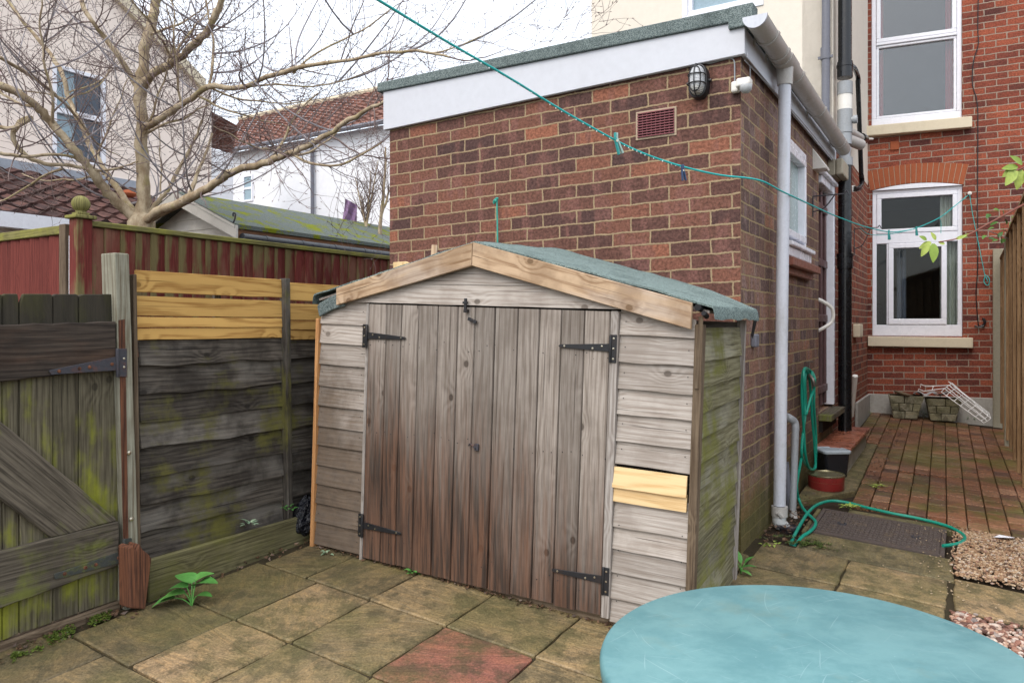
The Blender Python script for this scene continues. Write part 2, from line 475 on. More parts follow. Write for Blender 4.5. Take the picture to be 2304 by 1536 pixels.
def gate_damp(m, c, pos, blotch):
    # soot-black head of the gate boards, above the rail
    hi = m.step(m.math('ADD', m.sep(pos)[2], m.math('MULTIPLY', m.math('SUBTRACT', blotch, .5), .25)), 1.02, 1.18)
    return m.mix(m.math('MULTIPLY', hi, .9), c, m.mix(m.noise(m.map(pos, (40, 40, 3)), 1, 4, .6), (.010, .009, .007), (.055, .047, .035)))
GREEN = (.16, .17, .03)
m_shed = wood("weathered_shed_boards", (.52, .475, .43), (.285, .238, .20), knots=.9, stain=shed_damp, vary=.34, grime=.42)
m_door = wood("weathered_door_boards", (.36, .318, .28), (.165, .135, .11), knots=.9, stain=shed_stain, vary=.32, grime=.35, ring=90)
m_shedside = wood("algae_green_shed_boards", (.26, .245, .15), (.085, .075, .038), algae=(.20, .205, .045), amt=.60, knots=.3, wear=(.38, .37, .30), wearamt=.45, vary=.35)
m_barge = wood("bargeboard_timber", (.52, .375, .245), (.25, .15, .08), knots=.8, ring=48, ringw=.3, warpk=9, vary=.12, grime=.5, wear=(.46, .40, .35), wearamt=.55)
m_new = wood("new_yellow_pine", (.74, .55, .30), (.56, .36, .16), knots=.6, ringw=.22, ring=45, vary=.1, grime=.05, bump=.2)
m_newfence = wood("new_honey_boards", (.60, .365, .115), (.30, .145, .035), knots=.6, ringw=.34, ring=42, vary=.18, grime=.1, bump=.25)
m_batten = wood("orange_batten", (.62, .33, .14), (.42, .19, .07), knots=.2, vary=.1, grime=.1)
m_greytrim = wood("grey_trim_batten", (.42, .39, .36), (.18, .15, .13), knots=.1, vary=.1, grime=.2)
m_darkfence = wood("dark_weathered_lap_boards", (.135, .116, .094), (.018, .014, .011), algae=(.16, .15, .035), amt=.40, knots=.6, vary=.40, wear=(.27, .25, .22), wearamt=.42, grime=.65)
m_gravelboard = wood("green_gravel_board", (.22, .20, .10), (.07, .062, .030), algae=(.17, .165, .05), amt=.45, knots=.3, vary=.2)
m_gate = wood("gate_boards", (.17, .15, .10), (.055, .046, .030), algae=(.31, .33, .03), amt=.58, knots=.6, vary=.3, stain2=gate_damp)
m_gatetop = wood("black_gate_rail", (.085, .066, .052), (.017, .013, .011), algae=(.13, .12, .02), amt=.18, knots=.4, vary=.3, wear=(.18, .09, .05), wearamt=.35)
m_gaterail = wood("gate_rail", (.155, .132, .100), (.036, .030, .022), algae=(.20, .22, .05), amt=.42, knots=.5, vary=.2)
m_post = wood("treated_post", (.34, .34, .27), (.14, .115, .075), algae=(.20, .20, .07), amt=.35, knots=.4, vary=.15)
m_postside = wood("brown_post", (.20, .15, .10), (.07, .045, .028), algae=(.17, .15, .04), amt=.3, knots=.3, vary=.15)
m_rot = wood("rotten_stump", (.21, .085, .045), (.045, .022, .016), knots=.1, vary=.2, bump=.9)
m_red = wood("red_stained_fence", (.20, .040, .032), (.11, .020, .017), algae=(.235, .205, .085), pales=.108, knots=.2, vary=.25, wear=(.26, .16, .10), wearamt=.5, grime=.15)
m_redplain = wood("red_stained_panel", (.185, .044, .034), (.105, .022, .018), algae=(.24, .21, .06), amt=.2, knots=.1, vary=.12, grime=.1)
m_mosscap = wood("mossy_capping", (.30, .28, .10), (.10, .09, .035), algae=(.32, .31, .07), amt=.75, knots=.1, vary=.2)
m_trellis = wood("brown_fence_slats", (.40, .255, .135), (.19, .105, .048), knots=.25, vary=.3, algae=(.22, .19, .06), amt=.1)
m_conc = plain("concrete", (.34, .32, .27), .9, .2, dirt=.55, dcol=(.12, .115, .06), bump=.5, bscale=90)
m_concpost = plain("concrete_post", (.30, .27, .20), .9, .2, dirt=.5, dcol=(.14, .12, .07), bump=.5, bscale=60, streak=True)
m_plinth = plain("cement_render", (.40, .38, .345), .9, .2, dirt=.5, dcol=(.17, .16, .12), bump=.4)
m_step = plain("quarry_tile", (.26, .105, .075), .35, .5, dirt=.5, dcol=(.10, .045, .035), dscale=9)

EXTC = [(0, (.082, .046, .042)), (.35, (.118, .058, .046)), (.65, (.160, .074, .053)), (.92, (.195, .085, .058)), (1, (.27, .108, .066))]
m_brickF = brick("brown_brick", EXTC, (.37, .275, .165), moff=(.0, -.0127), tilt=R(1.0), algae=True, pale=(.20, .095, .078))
m_brickS = brick("brown_brick_grazing_sheen", [(p_, (c_[0] * 1.3, c_[1] * 1.6, c_[2] * 1.65)) for p_, c_ in EXTC], (.36, .27, .15), moff=(.06, -.0127), tilt=R(-0.3), algae=True, pale=(.26, .18, .165))  # same brick in paler tones, painting the grazing reflection on the side wall
HC = [(0, (.090, .032, .028)), (.2, (.175, .050, .034)), (.6, (.245, .064, .038)), (1, (.33, .092, .050))]
m_brickH = brick("red_house_brick", HC, (.36, .29, .23), rh=.0715, bw=.215, ms=.0058, tilt=R(-1.0), soot=.42, patchy=.3, pale=(.25, .07, .045))
m_brickW = brick("red_wing_brick", HC, (.42, .33, .24), rh=.0715, bw=.12, ms=.0055, soot=.3, patchy=.3, pale=(.28, .08, .05))
m_arch = plain("orange_arch_brick", (.34, .10, .045), .85, .2, dirt=.35, dcol=(.2, .05, .03), bump=.4)
m_mortar = plain("mortar", (.42, .33, .24), .9, .1)
m_cream = plain("cream_render", (.74, .68, .59), .9, .2, dirt=.12, dcol=(.5, .43, .33), bump=.3, dscale=2)
m_pink = plain("pale_pink_render", (.86, .75, .67), .9, .2, dirt=.10, dcol=(.68, .56, .48), dscale=1.0, bump=.2)
m_whitewall = plain("white_painted_wall", (.80, .81, .84), .8, .2, dirt=.08, dcol=(.6, .6, .6), dscale=1.0, bump=.2)
m_fascia = plain("white_painted_fascia", (.58, .60, .65), .5, .4, dirt=.2, dcol=(.45, .45, .45), dscale=2.5, streak=False)
m_upvc = plain("white_upvc", (.80, .81, .87), .25, .5, dirt=.05, dcol=(.5, .5, .5), dscale=3)
m_sill = plain("cream_painted_sill", (.66, .58, .43), .6, .3, dirt=.25, dcol=(.4, .33, .22))
m_gutter = plain("dirty_grey_gutter", (.48, .465, .44), .35, .4, dirt=.45, dcol=(.30, .26, .20), dscale=14, streak=False)
m_pipe = plain("white_downpipe", (.58, .61, .68), .3, .45, dirt=.45, dcol=(.33, .33, .30), dscale=9, streak=True)
m_greypipe = plain("grey_waste_pipe", (.30, .32, .34), .4, .4, dirt=.4, dcol=(.20, .18, .14), dscale=9, streak=True)
m_midpipe = plain("slate_grey_pipe", (.15, .155, .185), .45, .4, dirt=.2)
m_blackpipe = plain("gloss_black_pipe", (.006, .007, .009), .22, .5, dirt=.1, dcol=(.02, .02, .02))
m_black = plain("black_ironwork", (.012, .013, .016), .4, .5, dirt=.4, dcol=(.055, .032, .02), dscale=30)
m_rust = plain("rusty_iron", (.045, .045, .055), .65, .4, dirt=.75, dcol=(.14, .05, .03), dscale=26, bump=.4)
m_rustmoss = plain("mossy_iron", (.05, .055, .05), .8, .3, dirt=.8, dcol=(.12, .13, .03), dscale=26, bump=.4)
m_screw = plain("zinc_screw", (.6, .56, .45), .3, .5, 1.0, dirt=.2)
m_cover = plain("cast_iron_cover", (.075, .058, .052), .55, .45, dirt=.5, dcol=(.14, .10, .06), dscale=12, bump=.5)
m_brickred = plain("plum_plastic", (.20, .055, .065), .5, .4, dirt=.2)
m_teal = plain("teal_cord", (.02, .43, .42), .5, .4, dirt=.1)
m_peg = plain("teal_peg", (.03, .30, .29), .35, .5, dirt=.15)
m_pegblue = plain("navy_peg", (.02, .055, .13), .35, .5, dirt=.1)
m_pegpale = plain("pale_green_peg", (.35, .5, .46), .35, .5, dirt=.1)
m_hose = plain("green_hose", (.005, .27, .19), .35, .5, dirt=.2, dcol=(.01, .12, .09), dscale=20)
m_bag = Mat("black_polythene", .22, .6)
m_bag.col((.006, .007, .012)); m_bag.bump(m_bag.noise(m_bag.pos(), 22, 4, .6, 1.5), 1.0, .03); m_bag = m_bag.m
m_felt = felt("green_mineral_felt", (.065, .095, .092), (.26, .33, .315))
m_feltdark = felt("dark_green_felt_edge", (.060, .082, .082), (.24, .29, .285))
m_mossfelt = felt("mossy_roof_felt", (.07, .085, .08), (.17, .195, .18), moss=(.21, .24, .015), mossamt=-.05)
m_under = plain("black_felt_underside", (.02, .02, .022), .8, .2)
m_dark = plain("dark_interior", (.020, .017, .015), .9, .1)
m_room = plain("dim_room", (.060, .045, .036), .9, .1)
m_white = plain("white_plastic", (.75, .73, .68), .35, .5, dirt=.1)
m_wire = plain("white_coated_wire", (.80, .80, .80), .35, .5, dirt=.25, dcol=(.4, .35, .3), dscale=20)
m_beige = plain("beige_box", (.42, .38, .29), .5, .4, dirt=.3)
m_lid = plain("grey_blue_lid", (.38, .44, .49), .35, .5, dirt=.15)
m_tub = plain("black_tub", (.010, .011, .016), .3, .5, dirt=.1)
m_tinred = plain("worn_red_tin", (.24, .022, .020), .35, .5, dirt=.5, dcol=(.06, .02, .018), dscale=24)
m_tinin = plain("tin_inside", (.28, .25, .15), .3, .5, .7, dirt=.4, dcol=(.16, .13, .04))
m_brass = plain("old_tap_metal", (.17, .15, .13), .45, .5, .8, dirt=.5)
m_lead = plain("lead_flashing", (.30, .33, .38), .6, .4, dirt=.3)
m_curtain = plain("pale_curtain", (.55, .53, .44), .9, .1, dirt=.05)
m_curtaingreen = plain("pale_green_curtain", (.42, .48, .42), .9, .1, dirt=.05)
m_curtainred = plain("red_curtain", (.40, .03, .04), .9, .1, dirt=.1)
m_blueblind = plain("blue_grey_blind", (.30, .40, .46), .8, .2, dirt=.1)
m_purple = plain("purple_cloth", (.26, .17, .30), .9, .1, dirt=.15)
m_pane = pane("window_glass", .0)
m_paneup = pane("sky_reflecting_glass", .07)
m_frost = plain("frosted_glass", (.33, .43, .42), .15, .6, dirt=.4, dcol=(.15, .22, .22), dscale=18)
m_plum = plain("plum_brown_door", (.12, .065, .065), .45, .4, dirt=.2)
m_pantile = tiles("clay_pantiles", (.20, .105, .085), (.34, .175, .135), .24, .30)
m_tile2 = tiles("dark_clay_tiles", (.075, .048, .046), (.15, .078, .066), .26, .26)
m_soil = plain("dark_soil", (.035, .026, .018), .95, .1, dirt=.5, dcol=(.075, .055, .035), dscale=30, bump=1.0, bscale=60)
m_cab = plain("painted_cabin_boards", (.62, .60, .55), .7, .3, dirt=.15)

def leafmat(name, c1, c2):
    m = Mat(name, .45, .4)
    uvv = m.pos()
    c = m.mix(m.rnd(), c1, c2)
    c = m.mix(m.math('MULTIPLY', m.step(m.noise(uvv, 60, 3, .6), .4, .7), .4), c, sc3(c1, .6))
    m.col(c)
    m.b.inputs['Subsurface Weight'].default_value = 0.0
    return m.m
m_leaf = leafmat("fresh_green_leaf", (.055, .20, .040), (.13, .34, .075))
m_leafd = leafmat("small_weed_leaf", (.030, .10, .015), (.09, .22, .03))
m_leafy = leafmat("yellow_green_leaf", (.20, .30, .04), (.38, .46, .10))
m_leafp = leafmat("pale_leaf", (.22, .34, .22), (.36, .46, .30))
m_litter = leafmat("dead_leaf_litter", (.05, .03, .02), (.16, .09, .05))
def barkmat(name, c1, c2, g):
    m = Mat(name, .85, .2)
    p = m.pos()
    c = m.mix(m.step(m.noise(m.map(p, (1, 1, .5)), 12, 6, .7), .35, .65), c1, c2)
    c = m.mix(m.math('MULTIPLY', m.step(m.noise(p, 5, 5, .7), .52, .66), .5), c, g)
    m.col(c); m.bump(m.noise(m.map(p, (1, 1, .35)), 60, 4, .7), .6, .01)
    return m.m
m_bark = barkmat("magnolia_bark", (.27, .20, .125), (.50, .415, .29), (.30, .27, .09))
m_twig = barkmat("dark_twig", (.12, .085, .085), (.25, .19, .175), (.16, .13, .10))
m_shoot = barkmat("grey_water_shoot", (.20, .185, .20), (.36, .34, .36), (.25, .2, .2))

# ================================================================ setting: ground
DA = Vector((-.8651, .5017)); DB = Vector((.5017, .8651)); C0 = Vector((.990, 3.70))
PF = Plane(C0, DA)            # garden face of the single-storey extension
PS = Plane(C0, DB)            # its long side, running back to the house
TW = 2.93                     # the extension ends here and the tall wing begins
def gz(x, y):
    x = max(-4.0, min(x, 6.0)); y = max(0.5, min(y, 9.0))
    if y < 3.7: return -.191 - .0344 * x + .0706 * y
    return .0702 - .0344 * x + .052 * (y - 3.7)
def G(t, b, dz=0.0):
    q = C0 + DA * t + DB * b
    return Vector((q.x, q.y, gz(q.x, q.y) + dz))
def gpix(u, v, dz=0.0):
    Z = 3.0
    for _ in range(80):
        Z = lerp(Z, F * (EYE - gz((u - CX) / F * Z, Z) - dz) / (v - CY), .6)
    return at(u, v, Z)

mb = MB()
xs = [-90, -40, -15, -6] + [-5 + .5 * i for i in range(25)] + [9, 15, 40, 90]
ys = [-60, -20, -6, -1] + [-.5 + .5 * i for i in range(22)] + [12, 18, 40, 90]
vs = [Vector((x, y, gz(x, y) - .035)) for y in ys for x in xs]
nx = len(xs)
mb.add(vs, [(j * nx + i, j * nx + i + 1, (j + 1) * nx + i + 1, (j + 1) * nx + i) for j in range(len(ys) - 1) for i in range(nx - 1)], grain=(1, 0, 0), smooth=True)
tag(mb.build("ground", m_soil), kind='structure')

m_slab = slabmat("olive_sandstone", [(0, (.100, .078, .042)), (.35, (.152, .115, .060)), (.7, (.205, .152, .082)), (1, (.29, .20, .112))])
m_slabred = slabmat("red_sandstone", [(0, (.20, .080, .060)), (1, (.24, .10, .07))])
def slab_on_ground(mb, t0, t1, b0, b1, th=.04, dz=0.0, rnd=None, mat=0, gap=.005, jit=.006, dirn=None):
    pts = [(t0 - gap if False else min(t0, t1) + gap, min(b0, b1) + gap), (max(t0, t1) - gap, min(b0, b1) + gap), (max(t0, t1) - gap, max(b0, b1) - gap), (min(t0, t1) + gap, max(b0, b1) - gap)]
    # wandering edges
    out = []
    for i in range(4):
        p, q = pts[i], pts[(i + 1) % 4]
        for k in range(6):
            f = k / 6
            out.append((lerp(p[0], q[0], f) + rr(-jit, jit) * .6, lerp(p[1], q[1], f) + rr(-jit, jit) * .6))
    tilt = (rr(-.006, .006), rr(-.006, .006)); tc_ = ((t0 + t1) / 2, (b0 + b1) / 2)
    top = [G(t, b, dz + (t - tc_[0]) * tilt[0] + (b - tc_[1]) * tilt[1]) for t, b in out]
    bot = [p - Vector((0, 0, th)) for p in top]
    n = len(out)
    g = dirn or random.choice([DA, DB, DA + DB, DA - DB * .6])
    mb.add(top + bot, [tuple(range(n))[::-1], tuple(range(n, 2 * n))] + [(i, (i + 1) % n, n + (i + 1) % n, n + i) for i in range(n)], grain=(g.x, g.y, 0), rnd=rnd, mat=mat)
mb = MB()
r0 = -1.45; rows = [(-1.445, -1.03), (-1.86, -1.445), (-2.27, -1.86), (-2.68, -2.27), (-3.1, -2.68), (-3.5, -3.1)]
jt = [[1.83, 1.55, 1.174, .768, .361, -.05, -.47, -.88, -1.3, -1.7], [1.86, 1.475, 1.16, .765, .352, -.06, -.47, -.88, -1.3, -1.7],
      [1.86, 1.48, 1.163, .753, .352, -.06, -.47, -.88, -1.3, -1.7], [2.0, 1.62, 1.27, .90, .50, .1, -.3, -.7, -1.1, -1.5], [2.1, 1.7, 1.27, .90, .50, .1, -.3, -.7, -1.1, -1.5], [2.1, 1.7, 1.27, .90, .50, .1, -.3, -.7, -1.1, -1.5]]
tone = {(0, 1): .40, (0, 2): .72, (0, 3): .62, (0, 4): .85, (1, 0): .30, (1, 1): .88, (1, 2): .62, (1, 3): .5, (2, 1): 1.0, (2, 0): .22, (2, 2): .75, (3, 0): .15, (3, 1): .55, (1, 4): .6, (2, 3): .55}
for i, (b0, b1) in enumerate(rows):
    for j in range(len(jt[i]) - 1):
        red = (i == 1 and j == 3)
        slab_on_ground(mb, jt[i][j + 1], jt[i][j], b0, b1, rnd=tone.get((i, j), rr(.2, .8)), mat=1 if red else 0,
                       dirn=DA - DB * .5 if red else None)
# slabs beside the shed and in front of the drain cover
for (t0, t1, b0, b1, rn) in [(-.485, -.06, -.125, .25, .42), (-.925, -.485, -.10, .235, .82), (-.485, -.05, -.52, -.135, .5), (-.925, -.485, -.52, -.11, .75),
                             (-1.75, -.945, -.10, .285, .9), (-.05, .2, -.50, .0, .3), (-.485, -.05, -1.02, -.53, .5), (-.925, -.485, -1.02, -.53, .4)]:
    slab_on_ground(mb, t0, t1, b0, b1, rnd=rn, jit=.008)
tag(mb.build("paving_slabs", [m_slab, m_slabred], bevel=.005), kind='structure')

# sand and dirt bed in the joints, colour darkened to paint contact shadow
mb = MB()
n_ = 16
vs = [G(lerp(2.05, -1.8, i / n_), lerp(-3.6, .3, j / n_), -.012 + rr(-.002, .002)) for j in range(n_ + 1) for i in range(n_ + 1)]
mb.add(vs, [(j * (n_ + 1) + i, j * (n_ + 1) + i + 1, (j + 1) * (n_ + 1) + i + 1, (j + 1) * (n_ + 1) + i) for j in range(n_) for i in range(n_)], grain=(1, 0, 0))
m_joint = plain("joint_dirt_and_shade", (.045, .036, .022), .95, .1, dirt=.6, dcol=(.03, .03, .015), dscale=20, bump=.8)
tag(mb.build("joint_bed", m_joint), kind='structure')

# concrete apron by the drain and strip along the wall
m_apron = slabmat("mossy_concrete", [(0, (.125, .105, .055)), (1, (.16, .13, .07))])
mb = MB()
def apron(pts, dz=0.0, th=.05, rnd=.5):
    top = [G(t, b, dz) for t, b in pts]; n = len(pts)
    mb.add(top + [p - Vector((0, 0, th)) for p in top], [tuple(range(n)), tuple(range(n, 2 * n))[::-1]] + [(i, n + i, n + (i + 1) % n, (i + 1) % n) for i in range(n)], grain=(DB.x, DB.y, 0), rnd=rnd)
apron([(-.22, .255), (-.95, .245), (-.93, .56), (-.22, .56)], -.002)
MBAP = mb
apron([(.0, .62), (-.055, .62), (-.055, 1.08), (0, 1.08)], -.02)
apron([(-.19, .565), (-.215, .565), (-.215, 1.08), (-.19, 1.08)], -.004)
apron([(-.365, 1.085), (-.93, 1.085), (-.93, 1.16), (-.365, 1.16)], .0)

# clay paving behind: columns of bricks running towards the house
def pavmat():
    m = Mat("clay_pavers", .5, .35)
    p = m.uv(); w = m.pos(); rnd = m.rnd()
    c = m.ramp(rnd, [(0, (.095, .052, .036)), (.25, (.19, .080, .044)), (.7, (.26, .115, .058)), (1, (.36, .19, .11))])
    c = m.mix(1.0, c, m.ramp(m.noise(w, 60, 5, .7), [(.36, .55), (.64, 1.35)]), 'MULTIPLY')
    mo = m.step(m.math('ADD', m.noise(w, 2.1, 5, .62), m.math('MULTIPLY', m.noise(w, 30, 3, .6), .18)), .53, .72)
    c = m.mix(m.math('MULTIPLY', mo, .85), c, m.mix(m.noise(w, 20, 3, .6), (.055, .05, .012), (.16, .14, .03)))
    # diamond tread on some pavers
    u, v = m.sep(p)[0:2]
    a_ = m.math('ABSOLUTE', m.math('SINE', m.math('MULTIPLY', m.math('ADD', u, v), 88)))
    b_ = m.math('ABSOLUTE', m.math('SINE', m.math('MULTIPLY', m.math('SUBTRACT', u, v), 88)))
    gr = m.math('MINIMUM', a_, b_)
    on = m.step(m.math('ADD', m.noise(w, .9, 2, .5), m.math('MULTIPLY', rnd, .16)), .53, .55)
    line = m.math('MULTIPLY', m.step(gr, .12, .35, 1.0, 0.0), on)
    c = m.mix(m.math('MULTIPLY', line, .8), c, (.035, .028, .016))
    m.col(c); m.rough(m.ramp(m.noise(w, 3, 4, .6), [(.35, .28), (.65, .7)]))
    m.bump(m.math('SUBTRACT', m.math('MULTIPLY', m.noise(w, 60, 5, .7), .6), line), .8, .006)
    return m.m
mb = MB()
DP = Vector((.480, .877)).normalized(); DQ = Vector((DP.y, -DP.x))       # pavers run almost with the wall
PO = gpix(1968, 1106).xy
def GP(w, l, dz=0.0):
    q = PO + DQ * w + DP * l
    return Vector((q.x, q.y, gz(q.x, q.y) + dz))
def tb(q):
    d = q.xy - C0; return d.dot(DA), d.dot(DB)
ms_ = mb
mb = MBAP
edge = [tb(GP(-.1095, l)) for l in (-.05, .6, 1.2, 1.75)]
apron([(-.04, 1.085)] + edge + [(0, edge[-1][1])], .004)
mb = ms_
for i in range(-6, 13):
    l = -1.6 + rr(0, .02) + .11 * (i % 2) * 0
    while l < 4.2:
        L = .150 + rr(-.003, .003)
        t_, b_ = tb(GP((i + .5) * .1075, l + L / 2))
        t2, b2 = tb(GP(i * .1075, l + L / 2))
        lim = 1.20 if t_ > -.93 else 1.08
        if (i >= -1 or (b_ > 3.5 and t_ < -.05)) and b_ - L / 2 > lim and b_ < 5.35 + .4 * t_ + .35:
            w = i * .1075; dz = rr(-.003, .003); e = .0026
            pit = -.014 if (-.86 < t_ < -.52 and 2.05 < b_ < 2.45) else 0
            dz += pit
            q = [GP(w + e, l + e + .003, dz), GP(w + .1075 - e, l + e + .003, dz + rr(-.0025, .0025)), GP(w + .1075 - e, l + L - e - .003, dz), GP(w + e, l + L - e - .003, dz + rr(-.0025, .0025))]
            mb.add(q + [p - Vector((0, 0, .05)) for p in q], [(0, 1, 2, 3), (7, 6, 5, 4), (0, 4, 5, 1), (1, 5, 6, 2), (2, 6, 7, 3), (3, 7, 4, 0)], grain=(DP.x, DP.y, 0))
        l += L
tag(mb.build("brick_paving", pavmat(), bevel=.004), kind='structure')

tag(MBAP.build("concrete_strip", m_apron, bevel=.004), kind='structure')
# drain cover
root = thing("drain_cover", G(-.55, .8, 0), "rusty iron drain cover with a raised tread pattern set in the concrete by the gravel", "drain cover")
mb = MB()
def frame_on_ground(mb, t0, t1, b0, b1, w, dz, th, **k):
    for (a0, a1, c0, c1) in [(t0, t1, b0, b0 + w), (t0, t1, b1 - w, b1), (t0, t0 + w, b0 + w, b1 - w), (t1 - w, t1, b0 + w, b1 - w)]:
        q = [G(a0, c0, dz), G(a1, c0, dz), G(a1, c1, dz), G(a0, c1, dz)]
        mb.add(q + [p - Vector((0, 0, th)) for p in q], [(3, 2, 1, 0), (4, 5, 6, 7), (1, 5, 4, 0), (2, 6, 5, 1), (3, 7, 6, 2), (0, 4, 7, 3)], grain=(DA.x, DA.y, 0), **k)
frame_on_ground(mb, -.90, -.225, .57, 1.075, .022, .004, .05)
mb.build("frame", m_cover, root)
mb = MB()
q = [G(-.876, .594, .001), G(-.249, .594, .001), G(-.249, 1.051, .001), G(-.876, 1.051, .001)]
mb.add(q + [p - Vector((0, 0, .03)) for p in q], [(3, 2, 1, 0), (4, 5, 6, 7), (1, 5, 4, 0), (2, 6, 5, 1), (3, 7, 6, 2), (0, 4, 7, 3)], grain=(DA.x, DA.y, 0))
nt, nb = 25, 10
for i in range(nt):
    for j in range(nb):
        t = lerp(-.862, -.262, (i + .5) / nt); b = lerp(.606, 1.04, (j + .5) / nb)
        if min(abs(t + .37), abs(t + .755)) < .035 and abs(b - .82) < .022: continue
        o = .008
        dx, dy = (.0098, .010) if (i + j) % 2 else (.0098, .006)
        q = [G(t - dx, b - dy, o), G(t + dx, b - dy, o), G(t + dx, b + dy, o), G(t - dx, b + dy, o)]
        mb.add(q + [p - Vector((0, 0, .008)) for p in q], [(3, 2, 1, 0), (1, 5, 4, 0), (2, 6, 5, 1), (3, 7, 6, 2), (0, 4, 7, 3)], grain=(DA.x, DA.y, 0))
mb.build("tread_plate", m_cover, root, bevel=.0015)
for t in (-.37, -.755):
    mb = MB(); mb.lathe(G(t, .82, -.003), [(.026, .0), (.026, .010), (.018, .010), (.018, .002)], n=16)
    mb.build("lifting_ring", m_rust, root)

# gravel: real pebbles
def pebbles(name, poly_t, n, r0, r1, cols, seed, dz=0.0):
    rnd_ = random.Random(seed)
    mb = MB()
    (t0, t1, b0, b1) = poly_t
    ico = [(0, 0, -1), (.72, -.53, -.45), (-.28, -.85, -.45), (-.89, 0, -.45), (-.28, .85, -.45), (.72, .53, -.45), (.28, -.85, .45), (-.72, -.53, .45), (-.72, .53, .45), (.28, .85, .45), (.89, 0, .45), (0, 0, 1)]
    fc = [(0, 1, 2), (1, 0, 5), (0, 2, 3), (0, 3, 4), (0, 4, 5), (1, 5, 10), (2, 1, 6), (3, 2, 7), (4, 3, 8), (5, 4, 9), (1, 10, 6), (2, 6, 7), (3, 7, 8), (4, 8, 9), (5, 9, 10), (6, 10, 11), (7, 6, 11), (8, 7, 11), (9, 8, 11), (10, 9, 11)]
    for i in range(n):
        t = rnd_.uniform(t0, t1); b = rnd_.uniform(b0, b1)
        nn = mnoise.noise(Vector((t * 3, b * 3, seed)))
        if (min(t - t0, t1 - t, b - b0, b1 - b) < .09 * abs(nn) + .01) and rnd_.random() < .8: continue
        r_ = rnd_.uniform(r0, r1); c = G(t, b, dz + rnd_.uniform(0, .012))
        a_ = rnd_.uniform(0, 6.28); sx = r_ * rnd_.uniform(.8, 1.3); sy = r_ * rnd_.uniform(.6, 1.0); sz = r_ * rnd_.uniform(.45, .75)
        ca, sa = math.cos(a_), math.sin(a_)
        mb.add([c + Vector((x * sx * ca - y * sy * sa, x * sx * sa + y * sy * ca, z * sz)) for x, y, z in ico], fc, rnd=rnd_.random(), smooth=True)
    m = Mat(name + "_stone", .55, .35)
    c = m.ramp(m.rnd(), cols)
    c = m.mix(1.0, c, m.ramp(m.noise(m.pos(), 120, 3, .6), [(.3, .75), (.7, 1.15)]), 'MULTIPLY')
    m.col(c)
    return tag(mb.build(name, m.m), kind='stuff')
GC = [(0, (.10, .065, .045)), (.2, (.30, .17, .095)), (.5, (.42, .28, .17)), (.75, (.50, .36, .23)), (.9, (.55, .47, .38)), (1, (.28, .12, .08))]
pebbles("gravel", (-1.9, -.93, .30, 1.14), 11000, .0045, .0105, GC, 3, .0)
pebbles("coarse_pebbles", (-1.9, -.94, -1.0, -.115), 4600, .008, .018, [(0, (.09, .05, .04)), (.3, (.28, .13, .09)), (.6, (.42, .27, .19)), (.85, (.55, .45, .38)), (1, (.18, .15, .14))], 5, -.004)
# stray stones on the paving
rs = random.Random(4)
mb = MB()
for i in range(190):
    t = rs.uniform(-1.6, -.4); b = rs.choice([rs.uniform(.0, 1.4), rs.uniform(1.0, 4.5)])
    if rs.random() < .65: t = rs.gauss(-.95, .12); b = rs.uniform(0, 1.3)
    mb.blob(G(t, b, .007), (rs.uniform(.002, .0055), rs.uniform(.002, .0055), .003), n=6, m=4)
tag(mb.build("stray_gravel", m_joint if False else plain("stray_stone", (.38, .29, .19), .6, .3)), kind='stuff')
tag(bpy.data.objects["stray_gravel"], kind='stuff')

# ================================================================ the single-storey brick extension
def wall_holes(mb, pl, t0, t1, z0, z1, holes, o0, o1, **k):
    tsx = sorted({t0, t1} | {q for h in holes for q in h[:2]}); zsx = sorted({z0, z1} | {q for h in holes for q in h[2:]})
    for i in range(len(tsx) - 1):
        # merge the clear cells of a column
        run = None
        for j in range(len(zsx)):
            clear = j < len(zsx) - 1 and not any(h[0] < (tsx[i] + tsx[i + 1]) / 2 < h[1] and h[2] < (zsx[j] + zsx[j + 1]) / 2 < h[3] for h in holes)
            if clear and run is None: run = zsx[j]
            if not clear and run is not None:
                mb.slab(pl, tsx[i], tsx[i + 1], run, zsx[j], o0, o1, rnd=0, **k); run = None
def frame(mb, pl, t0, t1, z0, z1, w, o0, o1, wb=None, wt=None, **k):
    wb = wb or w; wt = wt or w
    mb.slab(pl, t0, t1, z0, z0 + wb, o0, o1, **k); mb.slab(pl, t0, t1, z1 - wt, z1, o0, o1, **k)
    mb.slab(pl, t0, t0 + w, z0 + wb, z1 - wt, o0, o1, grain=(0, 0, 1), **k); mb.slab(pl, t1 - w, t1, z0 + wb, z1 - wt, o0, o1, grain=(0, 0, 1), **k)

ext = thing("brick_extension", (C0.x, C0.y, 0), "single-storey brown brick extension with a flat green felt roof behind the timber shed", "extension")
WL = 2.368
# opening positions on the side wall, read where they stand
wt0 = PS.hit(1757, 400)[0]; wt1 = PS.hit(1809, 400)[0]
wz1 = PS.hit(1809, 349)[1]; wz0 = PS.hit(1809, 575)[1]
dt0 = PS.hit(1841.5, 600)[0]; dt1 = TW - .03
dz1 = PS.hit(1858, 408)[1]; dz0 = PS.hit(1858, 916)[1]
mb = MB()
mb.slab(PF, 0.0, WL, -.15, 2.62, -.20, 0, rnd=0)
mb.build("garden_wall", m_brickF, ext, off=False)
mb = MB()
wall_holes(mb, PS, .002, TW, -.15, 2.62, [(wt0, wt1, wz0, wz1), (dt0, dt1, dz0 - .02, dz1)], -.20, .0015)
mb.build("side_wall", m_brickS, ext, off=False)
mb = MB()     # hidden far wall and roof deck
mb.poly(PF, [(0.02, 2.60), (WL, 2.60), (WL, 2.80), (.02, 2.78)], -TW - .0, -.02)
mb.build("roof_deck", m_under, ext)
